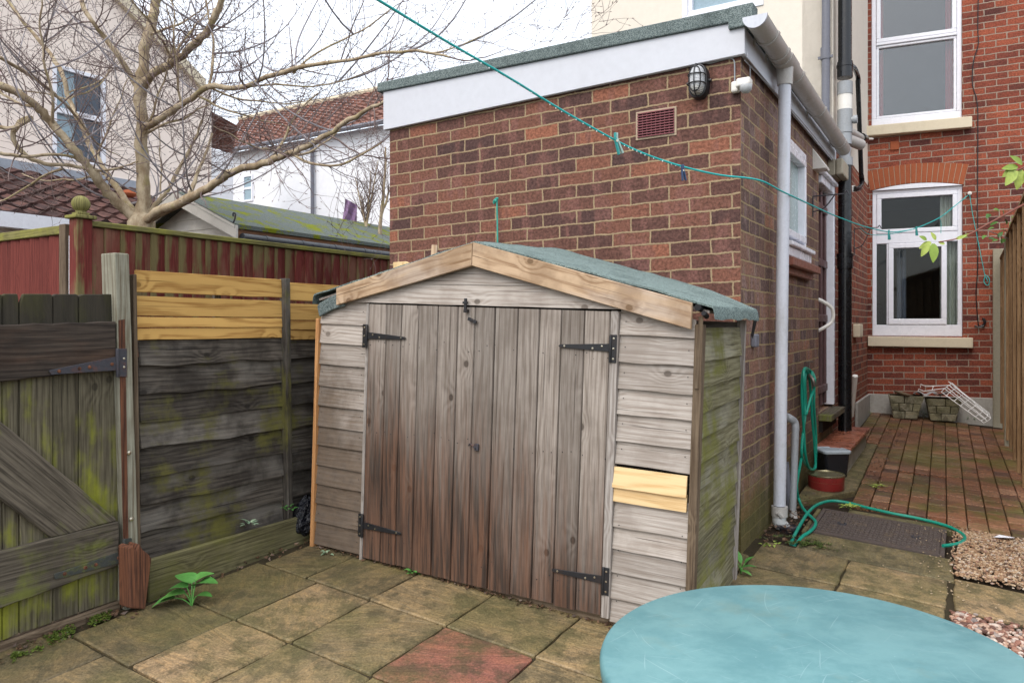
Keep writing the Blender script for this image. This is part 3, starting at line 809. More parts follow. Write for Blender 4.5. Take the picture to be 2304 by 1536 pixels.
# fascia boards: front one tapers
zt = [EYE + (CY - 60) / F * 3.66, 0]
def fp(u, v, o): return PF.hit(u, v, o)
f0 = fp(1671, 122, .03); f1 = fp(1672, 55, .03); f2 = fp(862, 214, .03); f3 = fp(874, 291, .03)
mb = MB()
mb.poly(PF, [(-.03, f0[1]), (-.03, 2.735), (f2[0], 2.765), (f2[0], f3[1])], .004, .030)
mb.build("front_fascia", m_fascia, ext, bevel=.003)
mb = MB()
mb.poly(PS, [(-.004, f0[1]), (TW + .0, f0[1] + .02), (TW + .0, 2.70), (-.004, 2.70)], .004, .030)
mb.slab(PS, -.004, TW, f0[1] - .012, f0[1] + .018, .031, .036)
mb.build("side_fascia", m_fascia, ext, bevel=.003)
mb = MB()    # felt kerb round the roof edge, lapped in lengths
segs = [(-.055, .74), (.74, 1.52), (1.52, f2[0] + .03)]
for i, (q0, q1) in enumerate(segs):
    o = .046 + .002 * (i % 2)
    zz = lambda t: lerp(2.735, 2.765, t / WL)
    mb.poly(PF, [(q0, zz(q0)), (q1 + .01, zz(q1)), (q1 + .01, zz(q1) + lerp(.075, .062, q1 / WL)), (q0, zz(q0) + lerp(.075, .062, q0 / WL))], -.05, o)
mb.poly(PS, [(.06, 2.72), (TW, 2.72), (TW, 2.775), (.06, 2.80)], -.3, .045)
mb.poly(PS, [(-.05, 2.70), (.04, 2.70), (.055, 2.815), (-.048, 2.812)], -.05, .075)
mb.build("roof_felt", m_feltdark, ext, bevel=.006, seg=2)
mb = MB()
mb.add([PF.P(-.02, 2.795, -.04), PF.P(WL + .02, 2.82, -.04), PF.P(WL + .02, 2.82, -TW), PF.P(-.02, 2.78, -TW)], [(0, 1, 2, 3)])
mb.build("flat_roof", m_feltdark, ext)
# side window
wf = MB(); frame(wf, PS, wt0, wt1, wz0, wz1, .055, -.06, .016)
w_ = wf.build("window", m_upvc, ext, bevel=.004)
m2 = MB(); frame(m2, PS, wt0 + .06, wt1 - .06, wz0 + .075, wz1 - .06, .045, -.05, .030); m2.build("frame", m_upvc, w_, bevel=.006, seg=2)
m2 = MB(); m2.slab(PS, wt0 - .02, wt1 + .02, wz0 + .002, wz0 + .03, .017, .075); m2.slab(PS, wt0 - .0, wt1 + .01, wz0 - .06, wz0 - .002, .003, .05); m2.build("sill", m_upvc, w_, bevel=.006, seg=2)
m2 = MB(); m2.slab(PS, wt0 + .105, wt1 - .105, wz0 + .12, wz1 - .105, -.03, -.02); m2.build("pane", m_frost, w_)
m2 = MB(); m2.slab(PS, wt0 - .05, wt1 + .17, wz0 - .125, wz0 - .075, .003, .085); m2.slab(PS, wt0 - .05, wt1 + .12, wz0 - .17, wz0 - .126, .003, .04); m2.build("tile_sill", m_step, ext, bevel=.004)
# door in its white frame, seen almost edge-on
df = MB()
df.slab(PS, dt1 - .07, dt1, dz0, dz1, -.12, .025, grain=(0, 0, 1)); df.slab(PS, dt0, dt0 + .04, dz0, dz1, -.12, -.02, grain=(0, 0, 1)); df.slab(PS, dt0 + .04, dt1 - .07, dz1 - .06, dz1, -.12, .02)
df.slab(PS, dt0 - .01, dt1 + .012, dz1 + .001, dz1 + .03, .003, .05)
d_ = df.build("door_frame", m_upvc, ext, bevel=.004)
m2 = MB()
m2.slab(PS, dt0 + .041, dt1 - .071, dz0, dz1 - .061, -.10, -.05)
for z in [dz0 + .12, dz0 + .70, dz0 + 1.15, dz0 + 1.6]:
    m2.slab(PS, dt0 + .06, dt1 - .09, z, z + .06, -.0499, -.02)
for t in (dt0 + .06, dt1 - .14, (dt0 + dt1) / 2 - .02): m2.slab(PS, t, t + .045, dz0 + .02, dz1 - .08, -.0495, -.028, grain=(0, 0, 1))
dd = m2.build("door", m_plum, ext, bevel=.004)
m2 = MB()
hz0 = PS.hit(1845, 745)[1]; hz1 = PS.hit(1845, 672)[1]; ht = dt0 - .0
m2.tube(smooth_path([PS.P(ht + .05, hz1, -.03), PS.P(ht + .05, hz1 - .02, .02), PS.P(ht + .10, hz1 - .08, .085), PS.P(ht + .10, hz0 + .08, .085), PS.P(ht + .05, hz0 + .02, .02), PS.P(ht + .05, hz0, -.03)], 5), .014, 8)
m2.build("handle", m_white, dd)
m2 = MB(); m2.slab(PS, dt0 - .02, dt1 + .04, dz0 - .07, dz0 - .022, .003, .10); m2.build("threshold", m_gaterail, ext, bevel=.004)
m2 = MB(); m2.slab(PS, dt0 - .0, dt1 + .03, dz0 - .16, dz0 - .075, .003, .03); m2.build("damp_course", m_dark, ext)
# plum air vent in the garden wall
va = PF.hit(1518, 300); vb = PF.hit(1436, 256)
v0, v1 = va[0], vb[0]; vz0 = PF.hit(1518, 300)[1]; vz1 = PF.hit(1518, 245)[1]
mb = MB(); frame(mb, PF, v0 - .012, v1 + .012, vz0 - .012, vz1 + .012, .012, .0, .006); ve = mb.build("air_vent", m_mortar, ext, bevel=.001)
mb = MB(); mb.slab(PF, v0, v1, vz0, vz1, .0005, .002); mb.build("backing", m_dark, ve)
mb = MB()
nR = 9
for i in range(nR + 1):
    z = lerp(vz0, vz1 - .004, i / nR); mb.slab(PF, v0, v1, z, z + .0055, .0021, .014)
nC = 8
for i in range(nC + 1):
    t = lerp(v0, v1 - .005, i / nC)
    mb.slab(PF, t, t + .004, vz0, vz1, .0022, .010, grain=(0, 0, 1))
mb.build("grille", m_brickred, ve)

# ---- gutter and pipes
gt = thing("gutter", PS.P(.0, 2.6, .1), "dirty pale grey half-round gutter running back along the side of the brick extension", "gutter")
GR = .058; goff = .100
gzc = lambda t: 2.715 - .010 * t
def gring(t, r_, n=14, a0=math.pi, a1=2 * math.pi):
    return [PS.P(t, gzc(t) + r_ * math.sin(lerp(a0, a1, i / n)), goff + r_ * math.cos(lerp(a0, a1, i / n))) for i in range(n + 1)]
def half(mb, t0, t1, ro, ri, n=14):
    A = gring(t0, ro); B = gring(t1, ro); A2 = gring(t0, ri); B2 = gring(t1, ri); m_ = n + 1
    vs = A + B + A2 + B2
    fs = [(i, i + 1, m_ + i + 1, m_ + i) for i in range(n)] + [(2 * m_ + i + 1, 2 * m_ + i, 3 * m_ + i, 3 * m_ + i + 1) for i in range(n)]
    fs += [(i, 2 * m_ + i, 2 * m_ + i + 1, i + 1) for i in range(n)] + [(m_ + i, m_ + i + 1, 3 * m_ + i + 1, 3 * m_ + i) for i in range(n)]
    fs += [(0, m_, 3 * m_, 2 * m_), (n, 2 * m_ + n, 3 * m_ + n, m_ + n)]
    mb.add(vs, fs, grain=PS.d3, smooth=True)
mb = MB(); half(mb, -.10, 2.86, GR, GR - .004); mb.build("channel", m_gutter, gt)
for t_ in (-.10, 2.86):
    mb = MB(); q = gring(t_, GR + .003); q2 = gring(t_ - .012, GR + .003); n = len(q)
    mb.add(q + q2, [tuple(range(n)), tuple(range(2 * n - 1, n - 1, -1))] + [(i, n + i, n + (i + 1) % n, (i + 1) % n) for i in range(n)])
    mb.build("end_cap", m_pipe, gt)
for t_ in (.13, .385, .80, 1.58, 2.55):
    mb = MB(); half(mb, t_, t_ + .035, GR + .006, GR + .0005)
    mb.bar(PS.P(t_ + .017, gzc(t_) + .01, goff - GR - .003), PS.P(t_ + .017, gzc(t_) - .05, .032), .03, .006, side=PS.d3)
    mb.build("bracket", m_gutter, gt)
ot = PS.hit(1766, 160, goff)[0]
mb = MB()
half(mb, ot - .10, ot + .10, GR + .006, GR + .0005)
mb.tube([PS.P(ot, gzc(ot) - GR + .02, goff), PS.P(ot, gzc(ot) - GR - .085, goff)], [.048, .042], 18)
mb.build("outlet", m_gutter, gt)

dp = thing("downpipe", G(-.1, .5, 0), "pale grey downpipe with a spilled-out mossy shoe at the near corner of the brick extension", "downpipe")
ptop = PS.P(ot, gzc(ot) - GR - .06, goff); pbot = PS.at(1754, 1136, .06)
mb = MB(); mb.tube([ptop, lerp(ptop, pbot, .5), pbot], .035, 20); mb.build("pipe", m_pipe, dp)
mb = MB()
mb.tube([pbot + Vector((0, 0, -.005)), pbot + Vector((0, 0, -.062))], .046, 18)
mb.tube([pbot + Vector((0, 0, -.06)) + PS.n3 * .02 - PS.d3 * .03, pbot + Vector((0, 0, -.03)) - PS.d3 * .05], .014, 8)
mb.build("collar", m_gutter, dp)
e0 = pbot + Vector((0, 0, -.06))
m_shoe = plain("mossy_shoe", (.60, .62, .62), .4, .4, dirt=.75, dcol=(.16, .17, .05), dscale=12)
mb = MB(); mb.tube(smooth_path([e0, e0 + Vector((0, 0, -.04)), e0 + Vector((.04, .01, -.085)), e0 + Vector((.085, .01, -.11))], 4), [.039] * 13, 18, cap=False)
mb.tube([e0 + Vector((.08, .01, -.107)), e0 + Vector((.05, .0, -.092))], [.033, .033], 18)
mb.build("shoe", m_shoe, dp)

wp = thing("waste_pipe", G(-.05, .8, 0), "grey waste pipe bending out of the side wall behind the white downpipe", "pipe")
mb = MB()
w0 = PS.at(1774, 940, .0); w1 = PS.at(1777, 941, .05); w2 = PS.at(1793, 965, .075); w3 = PS.at(1786, 1148, .075)
mb.tube(smooth_path([PS.at(1768, 936, .0), PS.at(1776, 940, .035), PS.at(1788, 950, .062), PS.at(1790, 968, .07)], 6), .024, 14)
mb.build("bend", m_greypipe, wp)
mb = MB(); mb.tube([PS.at(1790, 962, .07), PS.at(1783, 1150, .07)], .0225, 14); mb.build("pipe", m_greypipe, wp)
mb = MB(); mb.tube(smooth_path([PS.at(1783, 1148, .07), PS.at(1786, 1165, .08), PS.at(1795, 1188, .12)], 5), .026, 14); mb.build("elbow", m_gutter, wp)
wq = thing("overflow_pipe", G(-.03, .62, 0), "slate grey overflow pipe leaning behind the white downpipe foot", "pipe")
mb = MB(); mb.tube([PS.at(1768, 1040, .03), PS.at(1778, 1162, .05)], .019, 12); mb.build("pipe", m_midpipe, wq)

# gully hole with dark debris
mb = MB()
for i in range(150):
    t = rr(-.20, -.02); b = rr(.33, 1.15)
    if abs(t + .11) > .08 and rr(0, 1) < .6: continue
    p = G(t, b, .0); a_ = rr(0, 6.28); s_ = rr(.006, .018)
    mb.add([p + Vector((math.cos(a_) * s_, math.sin(a_) * s_, rr(0, .012))), p + Vector((-math.sin(a_) * s_ * .6, math.cos(a_) * s_ * .6, rr(0, .01))), p + Vector((-math.cos(a_) * s_, -math.sin(a_) * s_, rr(0, .012))), p + Vector((math.sin(a_) * s_ * .5, -math.cos(a_) * s_ * .5, 0))], [(0, 1, 2, 3)])
for i in range(900):    # dead leaf litter along walls and fences, thickened to stand in for contact shadow
    k_ = rs.random()
    if k_ < .30: t = 1.88 + rs.gauss(0, .035); b = rs.uniform(-2.5, -.95)
    elif k_ < .48:
        f_ = rs.random(); t = lerp(1.78, .1, f_); b = lerp(-1.165, -1.085, f_) + abs(rs.gauss(0, .012)) * -1 + .01
    elif k_ < .55: t = rs.uniform(-.12, -.01); b = rs.uniform(.0, 2.6)
    elif k_ < .75: t = rs.uniform(-.45, -.30); b = rs.uniform(2.0, 4.6)
    else: t = rs.uniform(-2.0, -1.35); b = rs.uniform(1.2, 4.5)
    p = G(t, b, .004); a_ = rr(0, 6.28); s_ = rr(.004, .014)
    mb.add([p + Vector((math.cos(a_) * s_, math.sin(a_) * s_, rr(0, .012))), p + Vector((-math.sin(a_) * s_ * .6, math.cos(a_) * s_ * .6, rr(0, .01))), p + Vector((-math.cos(a_) * s_, -math.sin(a_) * s_, rr(0, .012))), p + Vector((math.sin(a_) * s_ * .5, -math.cos(a_) * s_ * .5, 0))], [(0, 1, 2, 3)])
tag(mb.build("leaf_litter", m_litter), kind='stuff')
mb = MB()
mb.lathe(G(-.115, .60, -.01), [(.075, 0), (.075, .012), (.055, .012), (.05, -.05)], n=4)
gl_ = mb.build("gully", m_rust); tag(gl_, "small dark square gully under the foot of the downpipe", "drain")

# ================================================================ wing and house
PW = Plane(PS.P(TW, 0).xy, DA)
wing = thing("rendered_wing", PS.P(TW, 0, 0), "tall cream rendered wing rising behind the flat roof of the extension", "building")
mb = MB()
u0 = PW.hit(1535, 30)[0]; u1 = PW.hit(1718, 30)[0]; wwz = PW.hit(1531, 53)[1]
wa, wb2 = min(u0, u1), max(u0, u1)
wall_holes(mb, PW, .002, 2.317, 2.6, 6.2, [(wa, wb2, wwz, wwz + 1.2)], -.2, 0)
mb.slab(PS, TW - .0, 5.49, 2.82, 6.2, -.25, .001)
mb.build("rendered_wall", m_cream, wing, off=False)
mb = MB(); mb.slab(PS, TW + .0, 5.49, -.1, 2.818, -.25, -.002, rnd=0); mb.build("brick_wall", m_brickW, wing, off=False)
mb = MB(); frame(mb, PW, wa, wb2, wwz, wwz + 1.2, .055, -.08, .012); w_ = mb.build("window", m_upvc, wing, bevel=.004)
mb = MB(); frame(mb, PW, wa + .057, wb2 - .057, wwz + .057, wwz + 1.14, .04, -.07, -.0); mb.slab(PW, (wa + wb2) / 2 - .3, (wa + wb2) / 2 - .26, wwz + .1, wwz + 1.1, -.069, -.001); mb.build("frame", m_upvc, w_, bevel=.004)
mb = MB(); mb.slab(PW, wa + .09, wb2 - .09, wwz + .09, wwz + 1.11, -.05, -.045); mb.build("pane", m_blueblind, w_)

gp = thing("rainwater_pipe", PW.at(1857, 200, .05) - Vector((0, 0, .6)), "slate grey rainwater pipe with a bracket on the cream wing wall", "pipe")
mb = MB(); mb.tube([PW.at(1857, 300, .05) - Vector((0, 0, .3)), PW.at(1859, 0, .05) + Vector((0, 0, .6))], .034, 14); mb.build("pipe", m_midpipe, gp)
mb = MB(); c_ = PW.at(1857, 120, .05); mb.tube([c_ - Vector((0, 0, .055)), c_ + Vector((0, 0, .045))], .040, 14)
mb.bar(c_ - PW.d3 * .06 - Vector((0, 0, .035)), c_ + PW.d3 * .06 - Vector((0, 0, .035)), .02, .02); mb.build("bracket", m_midpipe, gp)

sp_ = thing("soil_pipe", PS.P(TW + .1, .2, .1), "fat black soil pipe with grey repair couplings at the corner between wing and extension", "pipe")
st_ = PS.hit(1901, 600, .085)[0]
def sz(v): return PS.hit(1901, v, .085)[1]
def sP(z): return PS.P(st_, z, .085)
Rr = .056
def seg(v0_, v1_, r_, mat, nm):
    mb = MB(); mb.tube([sP(sz(v1_)), sP(sz(v0_))], r_, 20); return mb.build(nm, mat, sp_)
mb = MB(); mb.tube([sP(.1), sP(sz(372))], Rr, 20); mb.tube([sP(sz(160)), sP(sz(0) + .6)], Rr, 20); mb.build("pipe", m_blackpipe, sp_)
seg(575, 605, Rr + .009, m_blackpipe, "collar"); seg(571, 578, Rr + .014, m_blackpipe, "collar")
seg(140, 176, Rr + .008, m_blackpipe, "collar"); seg(146, 152, Rr + .013, m_blackpipe, "collar")
seg(186, 214, Rr + .008, m_greypipe, "coupling"); seg(214, 248, Rr + .004, m_white, "coupling"); seg(248, 300, Rr + .006, m_greypipe, "coupling"); seg(300, 326, Rr, m_greypipe, "coupling")
seg(330, 356, Rr - .01, m_greypipe, "coupling"); seg(356, 374, Rr + .008, m_greypipe, "coupling")
mb = MB(); c_ = sP(sz(272)); mb.tube([c_, c_ + PS.n3 * .085 - PS.d3 * .0], .03, 12); mb.tube([c_ + PS.n3 * .07, c_ + PS.n3 * .10], .036, 12); mb.build("branch", m_greypipe, sp_)
mb = MB(); c_ = sP(sz(312)); mb.tube([c_, c_ + PS.n3 * .05 + PS.d3 * .16, c_ + PS.n3 * .09 + PS.d3 * .30], .048, 14); mb.build("side_branch", m_gutter, sp_)

bp = thing("bypass_pipe", sP(2.5), "thin black plastic pipe with two elbows beside the fat soil pipe", "pipe")
mb = MB()
o_ = .085
def q_(u, v): return PS.at(u, v, .10)
tq = PS.hit(1929, 300, .10)[0]
mb.tube(smooth_path([sP(sz(152)) + PS.n3 * .03, PS.at(1921, 152, .10), PS.at(1930, 172, .10), PS.at(1931, 190, .10)], 5), .022, 12)
mb.tube([PS.at(1930, 180, .10), PS.at(1938, 400, .10)], .022, 12)
mb.tube(smooth_path([PS.at(1938, 395, .10), PS.at(1939, 412, .10), PS.at(1932, 424, .09), PS.at(1922, 425, .06)], 5), .025, 12)
mb.build("pipe", m_blackpipe, bp)
mb = MB(); mb.tube([PS.at(1921, 425, .055), PS.at(1915, 425, .03)], .034, 12); mb.build("wall_plate", m_white, bp)

HD = Vector((.9205, -.3907))
PH = Plane(PS.P(5.49, 0).xy, HD)
house = thing("red_brick_house", PH.P(0, .1), "red brick house wall with two white windows closing the end of the yard", "house")
def hr(uL, vT, uR, vB, off=0.0):
    """rectangle on the house wall from its top-left and bottom-right corners in the photograph"""
    a_ = PH.hit(uL, vT, off); b_ = PH.hit(uR, vB, off); um = (uL + uR) / 2
    return a_[0], b_[0], b_[1], a_[1]
L0, L1, Lz0, Lz1 = hr(1963, 432, 2166, 757)
U0, U1, Uz0, Uz1 = hr(1961, 28, 2165, 265)
Uz0 = PH.hit(1961, 287)[1]; Uz1 = Uz0 + 1.65
mb = MB()
wall_holes(mb, PH, -.3, 4.6, -.1, 6.2, [(L0, L1, Lz0, Lz1 + .02), (U0, U1, Uz0, Uz1)], -.22, 0)
mb.build("wall", m_brickH, house, off=False)
mb = MB(); pt = PH.hit(2240, 890)[0]; zp = PH.hit(1990, 886)[1]
mb.poly(PH, [(-.02, .0), (pt, .0), (pt, PH.hit(2238, 893)[1] - .01), (.0, zp)], .002, .035)
mb.slab(PS, 4.35, 5.47, .0, zp, .002, .03)
mb.build("plinth", m_plinth, house, bevel=.006)
# lower window
mb = MB(); frame(mb, PH, L0, L1, Lz0, Lz1 + .02, .045, -.10, -.03, wb=.13, wt=.05)
tr = hr(1963, 512, 2166, 541)
mb.slab(PH, L0 + .045, L1 - .045, tr[2], tr[2] + .115, -.10, -.028)
lw = mb.build("window", m_upvc, house, bevel=.005)
tl = (L0 + .046, L1 - .046, tr[2] + .117, Lz1 - .032)
mb = MB(); frame(mb, PH, *tl, .05, -.095, -.022); mb.build("frame", m_upvc, lw, bevel=.006, seg=2)
c0 = PH.hit(1995, 640)[0]; c1 = PH.hit(2131, 640)[0]
mb = MB(); frame(mb, PH, c0 + .018, c1, Lz0 + .135, tr[2] - .002, .055, -.095, -.022, wb=.065); mb.slab(PH, c0, c0 + .016, Lz0 + .135, tr[2] - .002, -.1, -.03); mb.build("frame", m_upvc, lw, bevel=.006, seg=2)
mb = MB(); mb.slab(PH, tl[0] + .05, tl[1] - .05, tl[2] + .05, tl[3] - .05, -.07, -.064); mb.build("pane", m_pane, lw)
mb = MB(); mb.slab(PH, c0 + .073, c1 - .055, Lz0 + .20, tr[2] - .057, -.07, -.064); mb.build("pane", m_pane, lw)
mb = MB(); mb.slab(PH, L0 + .045, c0, Lz0 + .13, tr[2], -.07, -.064); mb.build("pane", m_pane, lw)
mb = MB(); mb.slab(PH, c1, L1 - .045, Lz0 + .13, tr[2], -.07, -.064); mb.build("pane", m_pane, lw)
mb = MB()
si = hr(1955, 757, 2181, 778)
mb.poly(PH, [(L0 - .05, Lz0 - .115), (L1 + .09, Lz0 - .125), (L1 + .09, Lz0 - .012), (L0 - .05, Lz0 - .002)], .002, .09)
mb.build("sill", m_sill, house, bevel=.008, seg=2)
# curtains and dim rooms behind the glass
def curtain(mb, pl, t0, t1, z0, z1, off, amp=.02, n=26, w=5):
    vs = []
    for i in range(n + 1):
        t = lerp(t0, t1, i / n); o = off + amp * math.sin(i / n * w * 6.28) + rr(-.003, .003)
        vs += [pl.P(t, z0, o), pl.P(t, z1, o)]
    mb.add(vs, [(2 * i, 2 * i + 2, 2 * i + 3, 2 * i + 1) for i in range(n)], smooth=True)
def room(mb, pl, t0, t1, z0, z1, o0, o1):
    P = pl.P
    p = [P(t0, z0, o1), P(t1, z0, o1), P(t1, z1, o1), P(t0, z1, o1), P(t0, z0, o0), P(t1, z0, o0), P(t1, z1, o0), P(t0, z1, o0)]
    mb.add(p, [(4, 5, 6, 7), (0, 4, 7, 3), (1, 2, 6, 5), (3, 7, 6, 2), (0, 1, 5, 4)])
mb = MB(); room(mb, PH, L0 - .5, L1 + .5, .2, Lz1 + .1, -2.4, -.225); mb.build("room", m_room, house)
mb = MB(); room(mb, PH, U0 - .5, U1 + .5, Uz0 - .6, Uz1 + .1, -2.4, -.225); mb.build("room", m_dark, house)
mb = MB(); ct = PH.hit(2118, 640)[0]; curtain(mb, PH, ct, L1 - .03, Lz0 + .11, Lz1 - .02, -.15, .022, 30, 4); mb.build("curtain", m_curtain, lw)
mb = MB(); curtain(mb, PH, c0 + .12, c0 + .22, Lz0 + .1, tr[2], -.30, .02, 20, 2); mb.build("curtain", m_midpipe, lw)
# upper window
mb = MB(); frame(mb, PH, U0, U1, Uz0, Uz1, .05, -.10, -.03, wb=.10)
uw = mb.build("window", m_upvc, house, bevel=.005)
um0 = PH.hit(1965, 103)[1]; um1 = PH.hit(1965, 97)[1]
mb = MB(); mb.slab(PH, U0 + .05, U1 - .05, um0, um1, -.09, -.018)
frame(mb, PH, U0 + .052, U1 - .052, um1 + .002, Uz1 - .052, .045, -.08, -.02)
frame(mb, PH, U0 + .052, U1 - .052, Uz0 + .102, um0 - .002, .028, -.09, -.035)
mb.build("frame", m_upvc, uw, bevel=.005)
mb = MB(); mb.slab(PH, U0 + .08, U1 - .08, Uz0 + .13, um0 - .03, -.07, -.064); mb.build("pane", m_paneup, uw)
mb = MB(); mb.slab(PH, U0 + .097, U1 - .097, um1 + .047, Uz1 - .097, -.06, -.054); mb.build("pane", m_paneup, uw)
mb = MB(); curtain(mb, PH, U1 - .15, U1 - .04, Uz0 + .06, Uz1 - .03, -.15, .02, 16, 3); mb.build("curtain", m_curtainred, uw)
mb = MB(); curtain(mb, PH, U0 + .06, U0 + .13, Uz0 + .06, Uz1 - .03, -.15, .02, 16, 2); mb.build("curtain", m_curtainred, uw)
mb = MB(); mb.poly(PH, [(U0 - .09, Uz0 - .115), (U1 + .085, Uz0 - .125), (U1 + .085, Uz0 - .005), (U0 - .09, Uz0 - .002)], .002, .10); mb.build("sill", m_sill, house, bevel=.008, seg=2)
# arch of orange bricks on end over the lower window
mb = MB()
la = PH.hit(1958, 434); ra = PH.hit(2168, 418); lo = PH.hit(1950, 398); ro = PH.hit(2180, 372)
NB = 18
tm = (la[0] + ra[0]) / 2
def arc(f, inner):
    if inner: t = lerp(la[0], ra[0], f); z = lerp(Lz1 + .015, Lz1 + .015, f) + .055 * (1 - (2 * f - 1) ** 2)
    else: t = lerp(la[0] - .04, ra[0] + .05, f); z = Lz1 + .235 + .055 * (1 - (2 * f - 1) ** 2)
    return t, z
for i in range(NB):
    a0, a1 = (i + .06) / NB, (i + .94) / NB
    mb.poly(PH, [arc(a0, 1), arc(a1, 1), arc(a1, 0), arc(a0, 0)], .003, .009, grain=(0, 0, 1))
mb.build("window_arch", m_arch, house, bevel=.002)
mb = MB(); n = 12
mb.poly(PH, [arc(i / n, 1) for i in range(n + 1)] + [arc(1 - i / n, 0) for i in range(n + 1)], .001, .004); mb.build("arch_mortar", m_mortar, house)
mb = MB(); mb.poly(PH, [(L0, Lz1 + .012)] + [(lerp(L0, L1, i / n), Lz1 + .012 + .053 * (1 - (2 * i / n - 1) ** 2)) for i in range(n + 1)][1:-1] + [(L1, Lz1 + .012)], .004, .008); mb.build("arch_infill", m_upvc, house)
mb = MB(); v_ = hr(2003, 320, 2023, 337); mb.slab(PH, v_[0], v_[1], v_[2], v_[3], .001, .02); mb.build("wall_block", m_arch, house, bevel=.003)

# bits fixed to the walls
o = thing("overflow_stub", PH.at(1930, 300, .1), "short horizontal pipe end with a black collar by the upper window sill", "pipe")
mb = MB(); a_ = PS.at(1918, 300, .08); mb.tube([PS.at(1900, 290, .03), PS.at(1936, 311, .10)], .04, 14); mb.build("pipe", m_gutter, o)
mb = MB(); mb.tube([PS.at(1936, 311, .10), PS.at(1943, 314, .11)], .052, 14); mb.build("collar", m_blackpipe, o)
mb = MB(); mb.tube([PS.at(1943, 313, .11), PS.at(1963, 313, .13)], .012, 10); mb.build("outlet", m_white, o)
mb = MB(); q1 = PS.hit(1922, 742); mb.slab(PS, q1[0] - .12, q1[0] + .12, q1[1] - .075, q1[1] + .06, .0, .07)
o = mb.build("wall_box", m_sill, bevel=.012, seg=2); tag(o, "small cream box on the red brick wall beside the soil pipe", "wall box")
mb = MB(); mb.tube([PS.at(1924, 845, .12), PS.at(1915, 935, .06)], .024, 12); mb.tube([PS.at(1925, 848, .12), PS.at(1918, 852, .0)], .02, 10); mb.tube([PS.at(1916, 925, .06), PS.at(1914, 958, .05)], [.010, .006], 8)
o = mb.build("stub_pipe", m_white); tag(o, "cream plastic pipe slanting down beside the black soil pipe", "pipe")
mb = MB(); q1 = PS.hit(1828, 345)[0]; q2 = q1 + .15; zt_ = PS.hit(1828, 333)[1]; zb_ = PS.hit(1829, 382)[1]
mb.add([PS.P(q1, zt_, 0), PS.P(q2, zt_, 0), PS.P(q2, zb_, 0), PS.P(q1, zb_, 0), PS.P(q1, zb_ + .015, .10), PS.P(q2, zb_ + .015, .10), PS.P(q1, zb_, .095), PS.P(q2, zb_, .095)],
       [(0, 4, 5, 1), (0, 3, 6, 4), (1, 5, 7, 2), (4, 6, 7, 5), (6, 3, 2, 7)])
o = mb.build("vent_cowl", m_white, bevel=.003); tag(o, "white wedge-shaped vent cowl under the gutter between window and door", "vent")
o = thing("junction_box", PS.at(1870, 380, .0), "weathered beige electrical box under the far end of the gutter", "electrical box")
q1 = PS.hit(1862, 380)[0]; q2 = PS.hit(1878, 380)[0]; z0_ = PS.hit(1865, 398)[1]; z1_ = PS.hit(1865, 362)[1]
mb = MB(); mb.slab(PS, q1, q2, z0_, z1_, .0, .06); mb.build("case", m_beige, o, bevel=.008, seg=2)
mb = MB(); mb.slab(PS, q1 + .0, q2 - .0, z0_, z1_, .062, .12); mb.build("cover", m_beige, o, bevel=.014, seg=2)
# old iron brackets for hanging baskets
for (pl, pts, lab, cat_) in [(PS, [(1829, 442), (1829, 488), (1870, 440)], "rusty wire basket bracket left of the soil pipe, above the door", "bracket"), (PS, [(1922, 515), (1922, 575), (1956, 512)], "thin rusty bracket on the red brick right of the soil pipe", "bracket")]:
    mb = MB()
    p0 = pl.at(*pts[0], .01); p1 = pl.at(*pts[1], .01); zt_ = p0.z
    tip = p0 + PS.n3 * .22
    mb.tube([p0, p1], .005, 6); mb.tube([p0, tip], .005, 6); mb.tube(smooth_path([lerp(p0, p1, .75), lerp(p0, p1, .6) + PS.n3 * .08, lerp(p0, tip, .7)], 5), .005, 6)
    mb.tube(smooth_path([tip, tip + Vector((0, 0, .02)) + PS.n3 * .015, tip + Vector((0, 0, -.01)) + PS.n3 * .03], 4), .005, 6)
    o = mb.build("wall_bracket", m_rust); tag(o, lab, cat_)
# lamp
lc = PF.at(1576, 188, .0); lt, lz = PF.hit(1576, 188)
lamp = thing("bulkhead_lamp", lc, "black caged oval bulkhead lamp on the brick wall under the fascia", "wall lamp")
def ovalring(mb, rx, rz, o_, tr_, n=28, mat=0):
    pts = []
    for i in range(n + 1):
        an = 2 * math.pi * i / n
        x = math.copysign(abs(math.cos(an)) ** .8, math.cos(an)) * rx; z = math.copysign(abs(math.sin(an)) ** .75, math.sin(an)) * rz
        pts.append(PF.P(lt + x, lz + z, o_))
    mb.tube(pts, tr_, 6, cap=False)
mb = MB()
n = 28
prof = [(.052, .088, .0), (.052, .088, .03), (.046, .082, .045)]
vs = []
for rx, rz, o_ in prof:
    for i in range(n):
        an = 2 * math.pi * i / n
        vs.append(PF.P(lt + math.copysign(abs(math.cos(an)) ** .8, math.cos(an)) * rx, lz + math.copysign(abs(math.sin(an)) ** .75, math.sin(an)) * rz, o_))
mb.add(vs, [(k_ * n + i, k_ * n + (i + 1) % n, (k_ + 1) * n + (i + 1) % n, (k_ + 1) * n + i) for k_ in range(2) for i in range(n)] + [tuple(2 * n + i for i in range(n))], smooth=True)
for s_ in (-1, 1):
    mb.tube([PF.P(lt + s_ * .05, lz + .0, .02), PF.P(lt + s_ * .066, lz, .02)], .009, 8)
mb.build("base", m_black, lamp)
mb = MB()
vs = []
prof = [(.040, .076, .045), (.039, .074, .065), (.033, .066, .085), (.020, .045, .098), (.001, .002, .102)]
for rx, rz, o_ in prof:
    for i in range(n):
        an = 2 * math.pi * i / n
        vs.append(PF.P(lt + math.copysign(abs(math.cos(an)) ** .8, math.cos(an)) * rx, lz + math.copysign(abs(math.sin(an)) ** .75, math.sin(an)) * rz, o_))
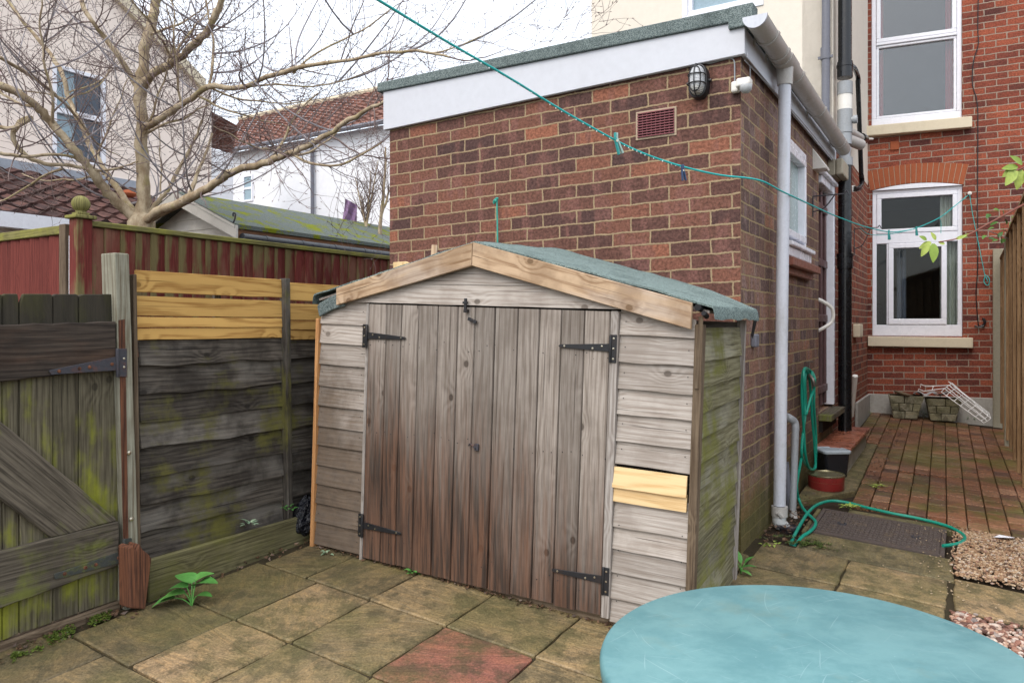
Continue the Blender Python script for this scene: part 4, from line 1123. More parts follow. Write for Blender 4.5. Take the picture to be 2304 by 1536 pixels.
mb.add(vs, [(k_ * n + i, k_ * n + (i + 1) % n, (k_ + 1) * n + (i + 1) % n, (k_ + 1) * n + i) for k_ in range(4) for i in range(n)], smooth=True)
mg = Mat("ribbed_glass", .25, .6)
zz_ = mg.sep(mg.pos())[2]
mg.col(mg.mix(mg.step(zz_, lz - .045, lz - .03), (.50, .50, .47), mg.mix(mg.math('MULTIPLY_ADD', mg.math('SINE', mg.math('MULTIPLY', zz_, 900)), .5, .5), (.42, .44, .46), (.75, .77, .80))))
mg.bump(mg.math('SINE', mg.math('MULTIPLY', zz_, 900)), .5, .003)
mb.build("glass", mg.m, lamp)
mb = MB()
ovalring(mb, .046, .082, .048, .0045)
mb.tube([PF.P(lt + .0, lz + .084 * math.cos(i / 12 * math.pi), .048 + .060 * math.sin(i / 12 * math.pi) ** .6) for i in range(13)], .0032, 6)
for dz in (-.022, .024):
    mb.tube([PF.P(lt + .045 * math.cos(i / 12 * math.pi), lz + dz, .048 + .058 * math.sin(i / 12 * math.pi) ** .6) for i in range(13)], .0032, 6)
ovalring(mb, .030, .064, .092, .0030)
mb.build("cage", m_black, lamp)
# sensor
sn = thing("motion_sensor", PF.at(1675, 200, .0), "white motion sensor at the top corner of the brick extension", "sensor")
st0, sz0 = PF.hit(1662, 198)
mb = MB(); mb.slab(PF, st0 - .010, st0 + .032, sz0 - .028, sz0 + .028, .0, .035)
mb.poly(PF, [(st0 - .075, sz0 + .028), (st0 - .005, sz0 + .028), (st0 + .0, sz0 - .018), (st0 - .075, sz0 - .010)], .010, .070); mb.build("housing", m_white, sn, bevel=.010, seg=3)
mb = MB(); mb.lathe(PF.P(st0 - .048, sz0 - .012, .045), [(.001, -.036), (.018, -.032), (.029, -.018), (.032, 0), (.030, .006)], n=18, axis=(0, 0, 1)); mb.build("lens", plain("opal_lens", (.45, .47, .48), .3, .5, dirt=.1), sn)
mb = MB()
mb.tube(smooth_path([PF.P(lt, lz + .085, .01), PF.P(lt - .0, lz + .11, .01), PF.P(lt - .05, f0[1] - .008, .008), PF.hit(1640, 135) and PF.at(1635, 133, .008), PF.at(1651, 136, .008), PF.at(1653, 165, .006), PF.at(1653, 190, .006)], 5), .0035, 6)
mb.tube(smooth_path([PS.at(1688, 175, .02), PS.at(1687, 150, .02), PS.P(.08, f0[1] - .02, .02), PS.P(1.2, f0[1] - .012, .045), PS.P(2.7, f0[1] - .01, .045)], 5), .0035, 6)
o = mb.build("lamp_cable", m_greypipe); tag(o, "grey cable clipped under the fascia from the lamp round the corner", "cable")

# ================================================================ timber shed
th_ = R(2.1)
S0 = Vector((-1.122, 3.585, .1)); sd3 = Vector((.889, -.457, 0)).normalized()
E1 = sd3 * math.cos(th_) - Vector((0, 0, math.sin(th_))); E2 = sd3 * math.sin(th_) + Vector((0, 0, math.cos(th_)))
EN = Vector((-.457, -.889, 0)).normalized()
class Frame3:
    def __init__(s, o, ex, ez, n): s.o = o; s.ex = ex; s.ez = ez; s.n3 = n; s.d3 = ex
    def P(s, t, z, off=0.0): return s.o + s.ex * t + s.ez * z + s.n3 * off
SH = Frame3(S0, E1, E2, EN)
SS = Frame3(SH.P(1.862, 0), -EN, E2, E1)     # its right-hand side, running back
shed = thing("garden_shed", S0, "weathered timber garden shed with double doors and a green felt pitched roof", "shed")
def hitS(u, v, off=0.0):
    k = (u - CX) / F; o_ = SH.P(0, 0, off)
    n = EN; d = Vector((k, 1, (CY - v) / F)); c = Vector((0, 0, EYE))
    t = (o_ - c).dot(n) / d.dot(n); p = c + d * t - o_
    return p.dot(E1), p.dot(E2)
def lap(mb, fr, t0, t1, z0, z1, ob, ot_, th=.012, wave=.0015, n=10, seed=0, ztop=None, amp2=0, **k):
    """one lap board: bottom edge proud, slightly wavy"""
    k.setdefault('grain', fr.d3); k.setdefault('hv', getattr(fr, 'ez', Vector((0, 0, 1))))
    vs = []
    ph = rr(0, 100)
    for i in range(n + 1):
        t = lerp(t0, t1, i / n)
        w = mnoise.noise(Vector((t * 6 + ph, z0 * 3, 0))) * wave * 2 + amp2 * mnoise.noise(Vector((t * 1.7 + ph, z0, 3)))
        wo = mnoise.noise(Vector((t * 4 + ph, 5, z0))) * wave
        zt_ = z1 if ztop is None else ztop(t)
        vs += [fr.P(t, z0 + w, ob + wo), fr.P(t, zt_, ot_ + wo), fr.P(t, zt_, ot_ - th + wo), fr.P(t, z0 + w, ob - th + wo)]
    fs = []
    for i in range(n):
        a_ = 4 * i; b_ = a_ + 4
        fs += [(a_, b_, b_ + 1, a_ + 1), (a_ + 1, b_ + 1, b_ + 2, a_ + 2), (a_ + 3, a_ + 2, b_ + 2, b_ + 3), (a_, a_ + 3, b_ + 3, b_)]
    fs += [(0, 1, 2, 3), (4 * n + 3, 4 * n + 2, 4 * n + 1, 4 * n)]
    mb.add(vs, fs, **k)
roofL = lambda s: 1.400 - .249 * (.869 - s); roofR = lambda s: 1.400 - .239 * (s - .869)
roofT = lambda s: min(roofL(s), roofR(s))
# cladding either side of the doors
mb = MB()
e = [-.0, .115, .205, .30, .395, .495, .59, .69, .79, .891, .996, 1.10]
for i in range(len(e) - 1):
    lap(mb, SH, -.030, .263, e[i] + .012 + rr(-.004, .004), e[i + 1] + .03, .010, -.004, n=8)
lap(mb, SH, -.030, .263, 1.105, 1.2, .009, -.004, n=8, ztop=lambda s: roofT(s) + .02)
mb.build("left_cladding", m_shed, shed)
mb = MB()
e = [-.03, .07, .165, .26, .355, .461, .595, .690, .796, .898, 1.002, 1.113]
for i in range(len(e) - 1):
    if abs(e[i] - .461) < .01: continue
    lap(mb, SH, 1.549, 1.850, e[i] + .012 + rr(-.004, .004), e[i + 1] + .03, .012, -.004, wave=.003, n=8)
lap(mb, SH, 1.549, 1.850, 1.118, 1.2, .011, -.003, n=8, ztop=lambda s: roofT(s) + .02)
mb.build("right_cladding", m_shed, shed)
mb = MB(); lap(mb, SH, 1.544, 1.842, .520, .598, .024, .016, n=4); lap(mb, SH, 1.546, 1.843, .462, .525, .018, .012, n=4)
tag(mb.build("patch_board", m_new, shed), "pair of new yellow boards patching the cladding")
mb = MB()
for (h0, h1, ob) in ((1.216, 1.318, .020), (1.306, 1.41, .014)):
    sL = .869 - (1.400 + .015 - h0) / .249; sR = .869 + (1.400 + .015 - h0) / .239
    f_ = lambda s, h1=h1: max(min(h1, roofT(s) + .02), h0 + .001) if False else min(h1, roofT(s) + .03)
    lap(mb, SH, sL, sR, h0, h1, ob, ob - .012, n=24, ztop=f_, wave=.001)
mb.build("gable_boards", m_shed, shed)
# dark sheet behind the boards, its colour painting the shade in the gaps
mb = MB(); mb.poly(SH, [(-.02, .0), (1.85, .0), (1.85, roofT(1.85) - .02), (.869, 1.36), (-.02, roofT(-.02) - .02)], -.06, -.022); mb.build("gap_shade_sheet", m_dark, shed)
# doors: boards with their own tone, foot edges a little uneven
us = [823, 868, 908, 950, 995, 1038, 1074, 1113]
sb = [.283, .389, .478, .576, .683, .788, .877, .978]
sb2 = [.981, 1.093, 1.195, 1.296, 1.40, 1.512]
def door(nm, sbs, lab):
    mb = MB()
    for i in range(len(sbs) - 1):
        a_, b_ = sbs[i] + .0012, sbs[i + 1] - .0012
        o_ = rr(-.0018, .0018); bt = rr(-.008, .008)
        n = 5
        # rounded edge and shallow cup so each board catches light
        pr = [(a_, -.006), (a_ + .003, 0), (lerp(a_, b_, .5), .0012), (b_ - .003, 0), (b_, -.006)]
        vs = []
        for (s_, oo) in pr: vs += [SH.P(s_, .002 + bt, .016 + oo + o_), SH.P(s_ - .001, 1.208, .016 + oo + o_)]
        for (s_, oo) in (pr[-1], pr[0]): vs += [SH.P(s_, .002 + bt, .0), SH.P(s_, 1.208, 0)]
        m_ = len(vs) // 2
        fs = [(2 * j, (2 * j + 2) % (2 * m_), (2 * j + 3) % (2 * m_), 2 * j + 1) for j in range(m_)]
        fs += [tuple(2 * j for j in range(m_))[::-1], tuple(2 * j + 1 for j in range(m_))]
        mb.add(vs, fs, grain=E2)
    return mb.build(nm, m_door, shed)
dl = door("left_door", sb, ""); dr = door("right_door", sb2, "")
dl.name = "door"; dr.name = "door"
mb = MB(); mb.slab(SH, .264, .2805, -.01, 1.21, -.012, .014, grain=E2); mb.build("door_trim", m_greytrim, shed, bevel=.002)
mb = MB(); mb.slab(SH, 1.5145, 1.548, -.005, 1.21, -.012, .022, grain=E2); mb.build("door_trim", m_greytrim, shed, bevel=.002)
mb = MB(); mb.slab(SH, -.050, -.031, -.0, 1.13, -.02, .020, grain=E2); mb.build("corner_batten", m_batten, shed, bevel=.002)
mb = MB(); mb.slab(SH, 1.8505, 1.882, -.03, 1.17, -.03, .016, grain=E2); mb.build("corner_post", m_postside, shed, bevel=.003)
mb = MB(); mb.slab(SH, -.02, 1.86, -.06, .001, -.05, -.012); mb.build("bearer", m_postside, shed, bevel=.003)
# hinges
def hinge(parent, hu, sP_, hP, left, mossy=False, L=.235):
    mb = MB()
    sg = 1 if left else -1
    mb.slab(SH, sP_ - .012, sP_ + .012, hP - .055, hP + .055, .022, .026)
    mb.poly(SH, [(sP_ + sg * .014, hP - .013), (sP_ + sg * L, hP - .007), (sP_ + sg * (L + .008), hP), (sP_ + sg * L, hP + .006), (sP_ + sg * .014, hP + .019)][::sg], .021, .0245)
    mb.tube([SH.P(sP_ + sg * .013, hP - .055, .026), SH.P(sP_ + sg * .013, hP + .055, .026)], .006, 8)
    h_ = mb.build("hinge", m_black, parent, bevel=.0008)
    for (a_, b_) in ((0, .04), (0, 0), (0, -.04), (sg * .05, .007), (sg * .09, -.003), (sg * (L - .02), .0)):
        mb = MB(); mb.lathe(SH.P(sP_ + a_, hP + b_, .0262 if a_ == 0 else .0247), [(.0042, 0), (.0042, .0016), (.001, .002)], n=8, axis=EN)
        mb.build("screw", m_screw, h_)
hinge(dl, 0, .268, 1.057, True); hinge(dl, 0, .274, .160, True)
hinge(dr, 0, 1.532, 1.062, False); hinge(dr, 0, 1.534, .143, False)
mb = MB(); s_, h_ = hitS(1058, 686); mb.slab(SH, s_ - .006, s_ + .006, h_ - .03, h_ + .028, .032, .042); mb.slab(SH, s_ - .011, s_ + .011, h_ + .004, h_ + .014, .033, .046); mb.slab(SH, s_ - .009, s_ + .009, h_ - .034, h_ - .02, .02, .04); mb.build("bolt", m_black, shed, bevel=.001)
mb = MB(); s_, h_ = hitS(1070, 721); c_ = SH.P(s_, h_, .026); mb.bar(c_ - E1 * .022 + E2 * .008, c_ + E1 * .022 - E2 * .008, .014, .008, side=E2); mb.lathe(SH.P(s_, h_, .03), [(.004, 0), (.004, .002), (.001, .0025)], n=8, axis=EN); mb.build("turn_button", m_black, shed, bevel=.001)
hp_ = MB(); s_, h_ = hitS(1076, 1003); hp_.slab(SH, s_ - .004, s_ + .016, h_ - .016, h_ + .014, .018, .026); hp_.tube(smooth_path([SH.P(s_ - .035, h_ + .0, .022), SH.P(s_ - .022, h_ + .012, .03), SH.P(s_ - .004, h_ + .003, .034), SH.P(s_ + .004, h_ - .006, .03)], 4), .0035, 6); hp_.build("latch", m_rust, shed, bevel=.001)
# nails across the boards
mb = MB()
rsn = random.Random(9)
for s_ in [lerp(.30, 1.50, i / 26) for i in range(27)]:
    for h_ in (1.03, .10, .62):
        if rsn.random() < .75:
            mb.lathe(SH.P(s_ + rsn.uniform(-.01, .01), h_ + rsn.uniform(-.02, .02), .0165), [(.0026, 0), (.0022, .0012)], n=6, axis=EN)
for h_ in [.05 + .1 * i for i in range(12)]:
    for s_ in (-.005, .245, 1.575, 1.83): mb.lathe(SH.P(s_, h_ + .02, .0115), [(.0026, 0), (.0022, .0012)], n=6, axis=EN)
mb.build("nail_heads", m_black, shed)
# right side wall
mb = MB()
zb = -.05; i = 0
while zb < 1.10:
    zt_ = zb + .098
    lap(mb, SS, .0, .715, zb, min(zt_ + .03, 1.19), .012, -.004, wave=.003, n=8)
    zb = zt_
mb.build("side_cladding", m_shedside, shed)
mb = MB(); mb.slab(SS, .715, .745, -.06, 1.19, -.02, .02, grain=E2); mb.build("rear_batten", m_greytrim, shed, bevel=.002)
# back and left walls, plain boards out of sight
mb = MB(); mb.slab(SH, -.02, 1.85, .0, 1.18, -.745, -.73); mb.hexa([SH.P(-.025, 0, -.01), SH.P(-.025, 0, -.74), SH.P(-.025, 1.18, -.74), SH.P(-.025, 1.18, -.01), SH.P(-.01, 0, -.01), SH.P(-.01, 0, -.74), SH.P(-.01, 1.18, -.74), SH.P(-.01, 1.18, -.01)], grain=EN)
mb.build("back_wall", m_shed, shed)
# bargeboards
mb = MB(); mb.poly(SH, [(.102, 1.198), (.8675, 1.386), (.8685, 1.486), (.100, 1.278)], .024, .044, grain=E1 + E2 * .25); mb.build("bargeboard", m_barge, shed, bevel=.002)
mb = MB(); mb.poly(SH, [(.8705, 1.386), (1.843, 1.150), (1.843, 1.249), (.8715, 1.487)], .024, .044, grain=E1 - E2 * .24, rnd=.93); mb.build("bargeboard", m_barge, shed, bevel=.002)
# felt roof, lumpy, with hanging edges
def roof_sheet(nm, s0, h0, s1, h1, flapdir):
    nS, nQ = 34, 20
    mb = MB(); vs = []; 
    def wv(a_, b_): return .004 * mnoise.noise(Vector((a_ * 5, b_ * 6, 2))) + .004 * mnoise.noise(Vector((a_ * 14, b_ * 12, 7)))
    prof = []
    for i in range(nS + 1): prof.append((lerp(s0, s1, i / nS), lerp(h0, h1, i / nS), 1))
    # edge folds over the eave
    for k_ in range(1, 5): prof.append((s1 + flapdir * (.004 + .002 * k_), h1 - .011 * k_, 0))
    rows_ = []
    for j in range(nQ + 1):
        q = lerp(-.022, .80, j / nQ)
        for (s_, h_, on) in prof:
            w = wv(s_, q) * (1 if on else .6)
            drop = 0 if on else (.012 * mnoise.noise(Vector((q * 7, 1, 1))))
            sag = -.012 * max(0, math.sin((s_ - s0) / (s1 - s0) * 3.14)) * (q / .8)
            ff = abs(s_ - s0) / abs(s1 - s0); lift = .042 * (max(q, 0) / .8) * (1 - min(ff, 1) ** 5)
            vs.append(SH.P(s_ + (0 if on else w), h_ + w + drop + lift + .004, -q))
    m_ = len(prof); n0 = len(vs)
    top = list(vs); bot = [p - E2 * .007 for p in vs]
    fs = []
    for j in range(nQ):
        for i in range(m_ - 1):
            a_ = j * m_ + i
            fs.append((a_, a_ + 1, a_ + m_ + 1, a_ + m_)); fs.append((n0 + a_ + m_, n0 + a_ + m_ + 1, n0 + a_ + 1, n0 + a_))
    for i in range(m_ - 1): fs.append((i, n0 + i, n0 + i + 1, i + 1)); a_ = nQ * m_ + i; fs.append((a_, a_ + 1, n0 + a_ + 1, n0 + a_))
    for j in range(nQ): a_ = j * m_ + m_ - 1; fs.append((a_, n0 + a_, n0 + a_ + m_, a_ + m_))
    mb.add(top + bot, fs, smooth=True)
    return mb.build(nm, m_felt, shed)
roof_sheet("roof_felt", .868, 1.492, 1.915, 1.238, 1)
roof_sheet("roof_felt", .872, 1.492, -.062, 1.245, -1)
mb = MB()
mb.add([SH.P(.87, 1.472, -.0), SH.P(1.90, 1.222, -.0), SH.P(1.90, 1.222, -.78), SH.P(.87, 1.472, -.78), SH.P(.87, 1.462, -.0), SH.P(1.90, 1.212, -.0), SH.P(1.90, 1.212, -.78), SH.P(.87, 1.462, -.78)], [(0, 1, 2, 3), (7, 6, 5, 4), (0, 4, 5, 1), (1, 5, 6, 2), (2, 6, 7, 3)])
mb.add([SH.P(.87, 1.472, -.0), SH.P(-.05, 1.228, -.0), SH.P(-.05, 1.228, -.78), SH.P(.87, 1.472, -.78), SH.P(.87, 1.462, -.0), SH.P(-.05, 1.218, -.0), SH.P(-.05, 1.218, -.78), SH.P(.87, 1.462, -.78)], [(3, 2, 1, 0), (4, 5, 6, 7), (1, 5, 4, 0), (2, 6, 5, 1), (3, 7, 6, 2)])
mb.build("roof_boards", m_shed, shed)
# torn felt corner at the left, black underside curl at the right
mb = MB()
a1_ = [hitS(711, 689, .03), hitS(716, 682, .03), hitS(740, 668, .03), hitS(772, 654, .03), hitS(773, 688, .03), hitS(745, 697, .03), hitS(716, 713, .03)]
mb.poly(SH, a1_, .012, .026)
mb.build("felt_flap", m_feltdark, shed, bevel=.004)
mb = MB()
mb.tube([SH.P(1.862, 1.232, .03), SH.P(1.872, 1.225, -.05)], .013, 10); mb.tube([SH.P(1.886, 1.212, .03), SH.P(1.89, 1.20, .0)], .010, 10)
mb.build("felt_curl", m_under, shed)
mb = MB(); mb.add([SS.P(.78, 1.20, .045), SS.P(.86, 1.19, .045), SS.P(.85, 1.10, .03), SS.P(.80, 1.12, .03)], [(0, 1, 2, 3)])
mb.build("felt_tatter", m_under, shed)
mb = MB(); mb.bar(SH.P(1.872, 1.20, .012), SH.P(1.866, .93, .018), .016, .008); mb.build("split_batten", m_postside, shed)

# ================================================================ left boundary: lap fence, gate, post
F1 = Plane((-1.66, 3.03), DB)
def pp(pl, px, off=0.0): return [pl.hit(u, v, off) for u, v in px]
FE = 1.905
fence = thing("lap_fence", F1.P(F1.hit(318, 900)[0], .1), "dark weathered lap fence topped by three new yellow boards left of the shed", "fence")
tA = F1.hit(316, 900)[0]; tB = F1.hit(637, 900)[0]; tC = F1.hit(652, 900)[0]
def lapfence(t0, t1, seed):
    mb = MB()
    random.seed(seed)
    zs = [.215, .33, .45, .565, .68, .80, .915, 1.03, 1.135]
    for i in range(len(zs) - 1):
        lap(mb, F1, t0, t1, zs[i] + rr(-.008, .008), zs[i + 1] + .035, .004 + rr(-.003, .004), -.016, th=.012, wave=.006, n=26, amp2=.016)
    return mb.build("lap_boards", m_darkfence, fence)
lapfence(tA, tB, 11); lapfence(tC, FE, 12)
random.seed(13)
mb = MB()
for t0, t1, dz in ((tA - .02, tB, 0), (tC, FE, -.012)):
    n = 8
    for (z0, z1, ob) in ((1.135, 1.185, .004), (1.186, 1.232, .007), (1.236, 1.318, .006), (1.334, 1.424, .006)):
        lap(mb, F1, t0, t1, z0 + dz, z1 + dz, ob, ob - .003, th=.014, wave=.002, n=n)
tag(mb.build("new_boards", m_newfence, fence, bevel=.002), "new honey yellow boards along the fence top")
mb = MB(); p0, p1 = F1.P((tB + tC) / 2, .10, .012), F1.P((tB + tC) / 2 - .02, 1.43, .012); mb.bar(p0, p1, .030, .045, side=DB.to_3d()); mb.build("post", m_darkfence, fence, bevel=.003)
mb = MB(); mb.slab(F1, tA - .0, FE, .04, .235, .034, .060); mb.build("gravel_board", m_gravelboard, fence, bevel=.004)
mb = MB(); mb.slab(F1, tA, FE, .10, .216, -.02, .033); mb.build("dirt_ledge", m_soil, fence)
mb = MB(); mb.slab(F1, tA, FE, .12, 1.40, -.055, -.04); mb.build("backing", m_dark, fence) if False else None
mb = MB(); n = 0
for t_ in (lerp(tA, tB, .5), lerp(tC, FE, .5)): mb.slab(F1, t_, t_ + .03, .2, 1.4, -.045, -.025, grain=(0, 0, 1))
mb.build("rear_batten", m_darkfence, fence)

gate = thing("garden_gate", F1.P(F1.hit(130, 900)[0], .1), "old mossy ledged and braced timber gate with rusty strap hinges", "gate")
gu = [-190, -128, -60, 0, 38, 113, 172, 262]
mb = MB()
zt_g = lambda t: lerp(F1.hit(0, 661)[1], F1.hit(262, 662)[1], (t - F1.hit(0, 0)[0]) / (F1.hit(262, 0)[0] - F1.hit(0, 0)[0]))
zb_g = lambda t: lerp(F1.hit(0, 1437)[1], F1.hit(267, 1344)[1], (t - F1.hit(0, 0)[0]) / (F1.hit(262, 0)[0] - F1.hit(0, 0)[0]))
for i in range(len(gu) - 1):
    a_ = F1.hit(gu[i], 0)[0] + .0015; b_ = F1.hit(gu[i + 1], 0)[0] - .0015; w = b_ - a_
    o_ = rr(-.002, .002)
    nt_ = [(a_, zb_g(a_) + rr(-.004, .004)), (b_, zb_g(b_) + rr(-.004, .004)), (b_, zt_g(b_) - (.022 if i == 3 else .005)), (b_ - .08 * w, zt_g(b_)), (a_ + .10 * w, zt_g(a_)), (a_, zt_g(a_) - (.035 if i == 4 else .006))]
    mb.poly(F1, nt_, 0 + o_, .018 + o_, grain=(0, 0, 1))
mb.build("gate_boards", m_gate, gate, bevel=.003)
tt_ = [(a_) for a_ in pp(F1, [(-190, 722), (262, 664), (262, 725)], .0)]
def railpoly(nm, px, mat, o0, o1, wob=.004, **k):
    P_ = pp(F1, px, o1)
    out = []
    for i in range(len(P_)):
        p, q = P_[i], P_[(i + 1) % len(P_)]
        L = math.hypot(q[0] - p[0], q[1] - p[1]); m_ = max(1, int(L / .05))
        for j in range(m_): out.append((lerp(p[0], q[0], j / m_) + rr(-wob, wob) * (j > 0), lerp(p[1], q[1], j / m_) + rr(-wob, wob) * (j > 0)))
    mb = MB(); mb.poly(F1, out, o0, o1, **k)
    return mb.build(nm, mat, gate, bevel=.004)
# the head of the gate is nearly black with damp
mb = MB()
for i in range(3, len(gu) - 1):
    pass
railpoly("top_rail", [(-190, 735), (0, 731), (262, 723), (263, 829), (0, 859), (-190, 886)], m_gatetop, .019, .050, .003)
railpoly("brace", [(-190, 790), (0, 947), (80, 1012), (262, 1166), (262, 1172), (117, 1209), (0, 1121), (-190, 960)], m_gaterail, .019, .046, .002, grain=(F1.at(262, 1168) - F1.at(0, 947)))
railpoly("bottom_rail", [(-190, 1292), (0, 1241), (268, 1172), (268, 1271), (0, 1369), (-190, 1440)], m_gaterail, .0195, .050, .002)
hg = []
for px1, px2, mat in (([(110, 833), (263, 802), (263, 833), (115, 843)], [(264, 784), (286, 784), (286, 848), (266, 847)], m_rust), ([(122, 1291), (278, 1238), (278, 1264), (124, 1303)], [(279, 1212), (297, 1210), (297, 1280), (281, 1282)], m_rustmoss)):
    mb = MB(); mb.poly(F1, pp(F1, px1, .055), .051, .056); mb.poly(F1, pp(F1, px2, .058), .051, .058)
    q = F1.hit(264, px2[0][1], .058); mb.tube([F1.at(264 if px1[0][0] == 110 else 279, px2[0][1], .056), F1.at(265 if px1[0][0] == 110 else 280, px2[2][1], .056)], .007, 8)
    h_ = mb.build("hinge", mat, gate, bevel=.001)
    for f_ in (.15, .45, .6, .93):
        mb = MB()
        u_ = lerp(px1[0][0], px1[1][0], f_); v_ = lerp((px1[0][1] + px1[3][1]) / 2, (px1[1][1] + px1[2][1]) / 2, f_)
        mb.lathe(F1.at(u_, v_, .056), [(.007, 0), (.006, .003), (.001, .004)], n=8, axis=F1.n3)
        mb.build("bolt_head", m_rot, h_)
    mb = MB()
    for v_ in (.35, .65):
        mb = MB(); mb.lathe(F1.at(px2[1][0] - 7, lerp(px2[0][1], px2[2][1], v_), .058), [(.005, 0), (.004, .002), (.001, .003)], n=8, axis=F1.n3)
        mb.build("screw", m_screw, h_)
mb = MB(); mb.poly(F1, pp(F1, [(-190, 1500), (0, 1440), (264, 1347), (264, 1378), (0, 1478), (-190, 1550)], .0), -.03, .03); o = mb.build("gate_threshold", m_postside, bevel=.005); tag(o, "dark mossy timber threshold under the garden gate", "threshold")

post = thing("gate_post", F1.P(F1.hit(300, 900)[0], .08), "tall grey-green gate post leaning beside the mossy gate, with zinc coach bolts", "post")
mb = MB()
ta, tb_ = F1.hit(258, 570, .05)[0], F1.hit(291, 570, .05)[0]; tc_, td = F1.hit(284, 1300, .05)[0], F1.hit(316, 1300, .05)[0]
zt_ = F1.hit(270, 569, .05)[1]
mb.hexa([F1.P(tc_, .05, .05), F1.P(td, .05, .05), F1.P(tb_, zt_, .05), F1.P(ta, zt_, .05), F1.P(tc_, .05, -.05), F1.P(td, .05, -.05), F1.P(tb_, zt_ - .0, -.05), F1.P(ta, zt_ + .0, -.05)], grain=(0, 0, 1))
mb.build("shaft", m_post, post, bevel=.005, seg=2)
mb = MB(); mb.poly(F1, pp(F1, [(263, 715), (282, 712), (290, 1235), (268, 1240)], .0), -.03, .0495); mb.build("closing_strip", m_rot, post, bevel=.003) if False else None
mb = MB(); q = [F1.hit(283, 725, .053)[0], F1.hit(268, 725, .053)[0]]
mb.poly(F1, pp(F1, [(267, 720), (281, 718), (289, 1225), (278, 1228)], .053), .0505, .0535, grain=(0, 0, 1)); mb.build("rust_stained_strip", m_rot, post)
mb = MB(); mb.poly(F1, pp(F1, [(300, 617), (308, 617), (318, 1280), (306, 1290)], .03), -.02, .03, grain=(0, 0, 1)); mb.build("side_batten", m_postside, post, bevel=.002)
for (u_, v_) in ((290, 1018), (295, 1167)):
    mb = MB(); mb.lathe(F1.at(u_, v_, .054), [(.009, 0), (.008, .004), (.004, .006), (.001, .0065)], n=12, axis=F1.n3); mb.build("coach_bolt", m_screw, post)
mb = MB()
top = pp(F1, [(289, 1232), (300, 1226), (306, 1238), (314, 1222), (322, 1236), (336, 1247), (342, 1256)], .13)
bot_ = pp(F1, [(328, 1370), (292, 1368)], .13)
mb.poly(F1, top + bot_, .055, .13, grain=(0, 0, 1))
o = mb.build("post_stump", m_rot, bevel=.006, seg=2); tag(o, "broken rotten red-brown post stump at the foot of the gate post", "post stump")

# ---- neighbours' red fence
K = at(183, 495, 4.86)
RF = Plane(K.xy, DB); RL = Plane(K.xy, DA)
rf = thing("red_fence", RF.P(1.5, .1), "red stained closeboard fence with green algae running back behind the lap fence", "fence")
mb = MB(); t = .03; i = 0
while t < 4.3:
    w = .108 + rr(-.004, .004)
    mb.hexa([RF.P(t, .1, .022), RF.P(t + w + .012, .1, .004), RF.P(t + w + .012, 1.86, .004), RF.P(t, 1.86 + rr(-.012, .004), .022), RF.P(t, .1, -.0), RF.P(t + w + .012, .1, -.008), RF.P(t + w + .012, 1.86, -.008), RF.P(t, 1.86, 0)], grain=(0, 0, 1)); t += w
mb.build("pales", m_red, rf)
mb = MB(); mb.slab(RF, .0, 4.3, 1.862, 1.900, -.03, .035); mb.build("capping", m_mosscap, rf, bevel=.005)
rl = thing("red_fence", RL.P(1.5, .1), "plain red fence panel left of the ball-topped post, running off to the left", "fence")
mb = MB(); t = .22
while t < 3:
    w = .135
    mb.hexa([RL.P(t, .1, .004), RL.P(t + w + .012, .1, .022), RL.P(t + w + .012, 1.82, .022), RL.P(t, 1.82, .004), RL.P(t, .1, -.008), RL.P(t + w + .012, .1, 0), RL.P(t + w + .012, 1.82, 0), RL.P(t, 1.82, -.008)], grain=(0, 0, 1)); t += w
mb.build("pales", m_redplain, rl)
mb = MB(); mb.slab(RL, .20, 3, 1.815, 1.875, -.03, .035); mb.build("capping", m_mosscap, rl, bevel=.005)
mb = MB(); mb.slab(RL, .125, .205, .1, 1.88, -.03, .040, grain=(0, 0, 1)); mb.build("post", m_postside, rl, bevel=.004)
mb = MB(); mb.slab(RL, .072, .100, .1, 1.80, .0, .03, grain=(0, 0, 1)); o = mb.build("pale_pipe_strip", m_upvc, None, bevel=.003); o.name = "white_strip"; tag(o, "thin white upright strip in the gap between the two red fences", "strip")
bpst = thing("ball_post", K + Vector((0, 0, -1.5)), "mossy red fence post with a round ball finial at the fence corner", "post")
mb = MB(); mb.slab(RL, -.045, .055, .1, 1.905, -.05, .05, grain=(0, 0, 1)); mb.build("shaft", m_red, bpst, bevel=.004)
mb = MB(); mb.slab(RL, -.065, .075, 1.906, 1.930, -.07, .07); mb.slab(RL, -.035, .045, 1.931, 1.95, -.04, .04); mb.build("cap", m_mosscap, bpst, bevel=.006, seg=2)
mb = MB(); mb.lathe(RL.P(.005, 1.95, 0), [(.03, -.004), (.032, .006)] + [(.056 * math.sin(a_), .058 - .056 * math.cos(a_)) for a_ in [.6 + i * .28 for i in range(9)]] + [(.001, .1145)], n=20); mb.build("finial", m_mosscap, bpst)

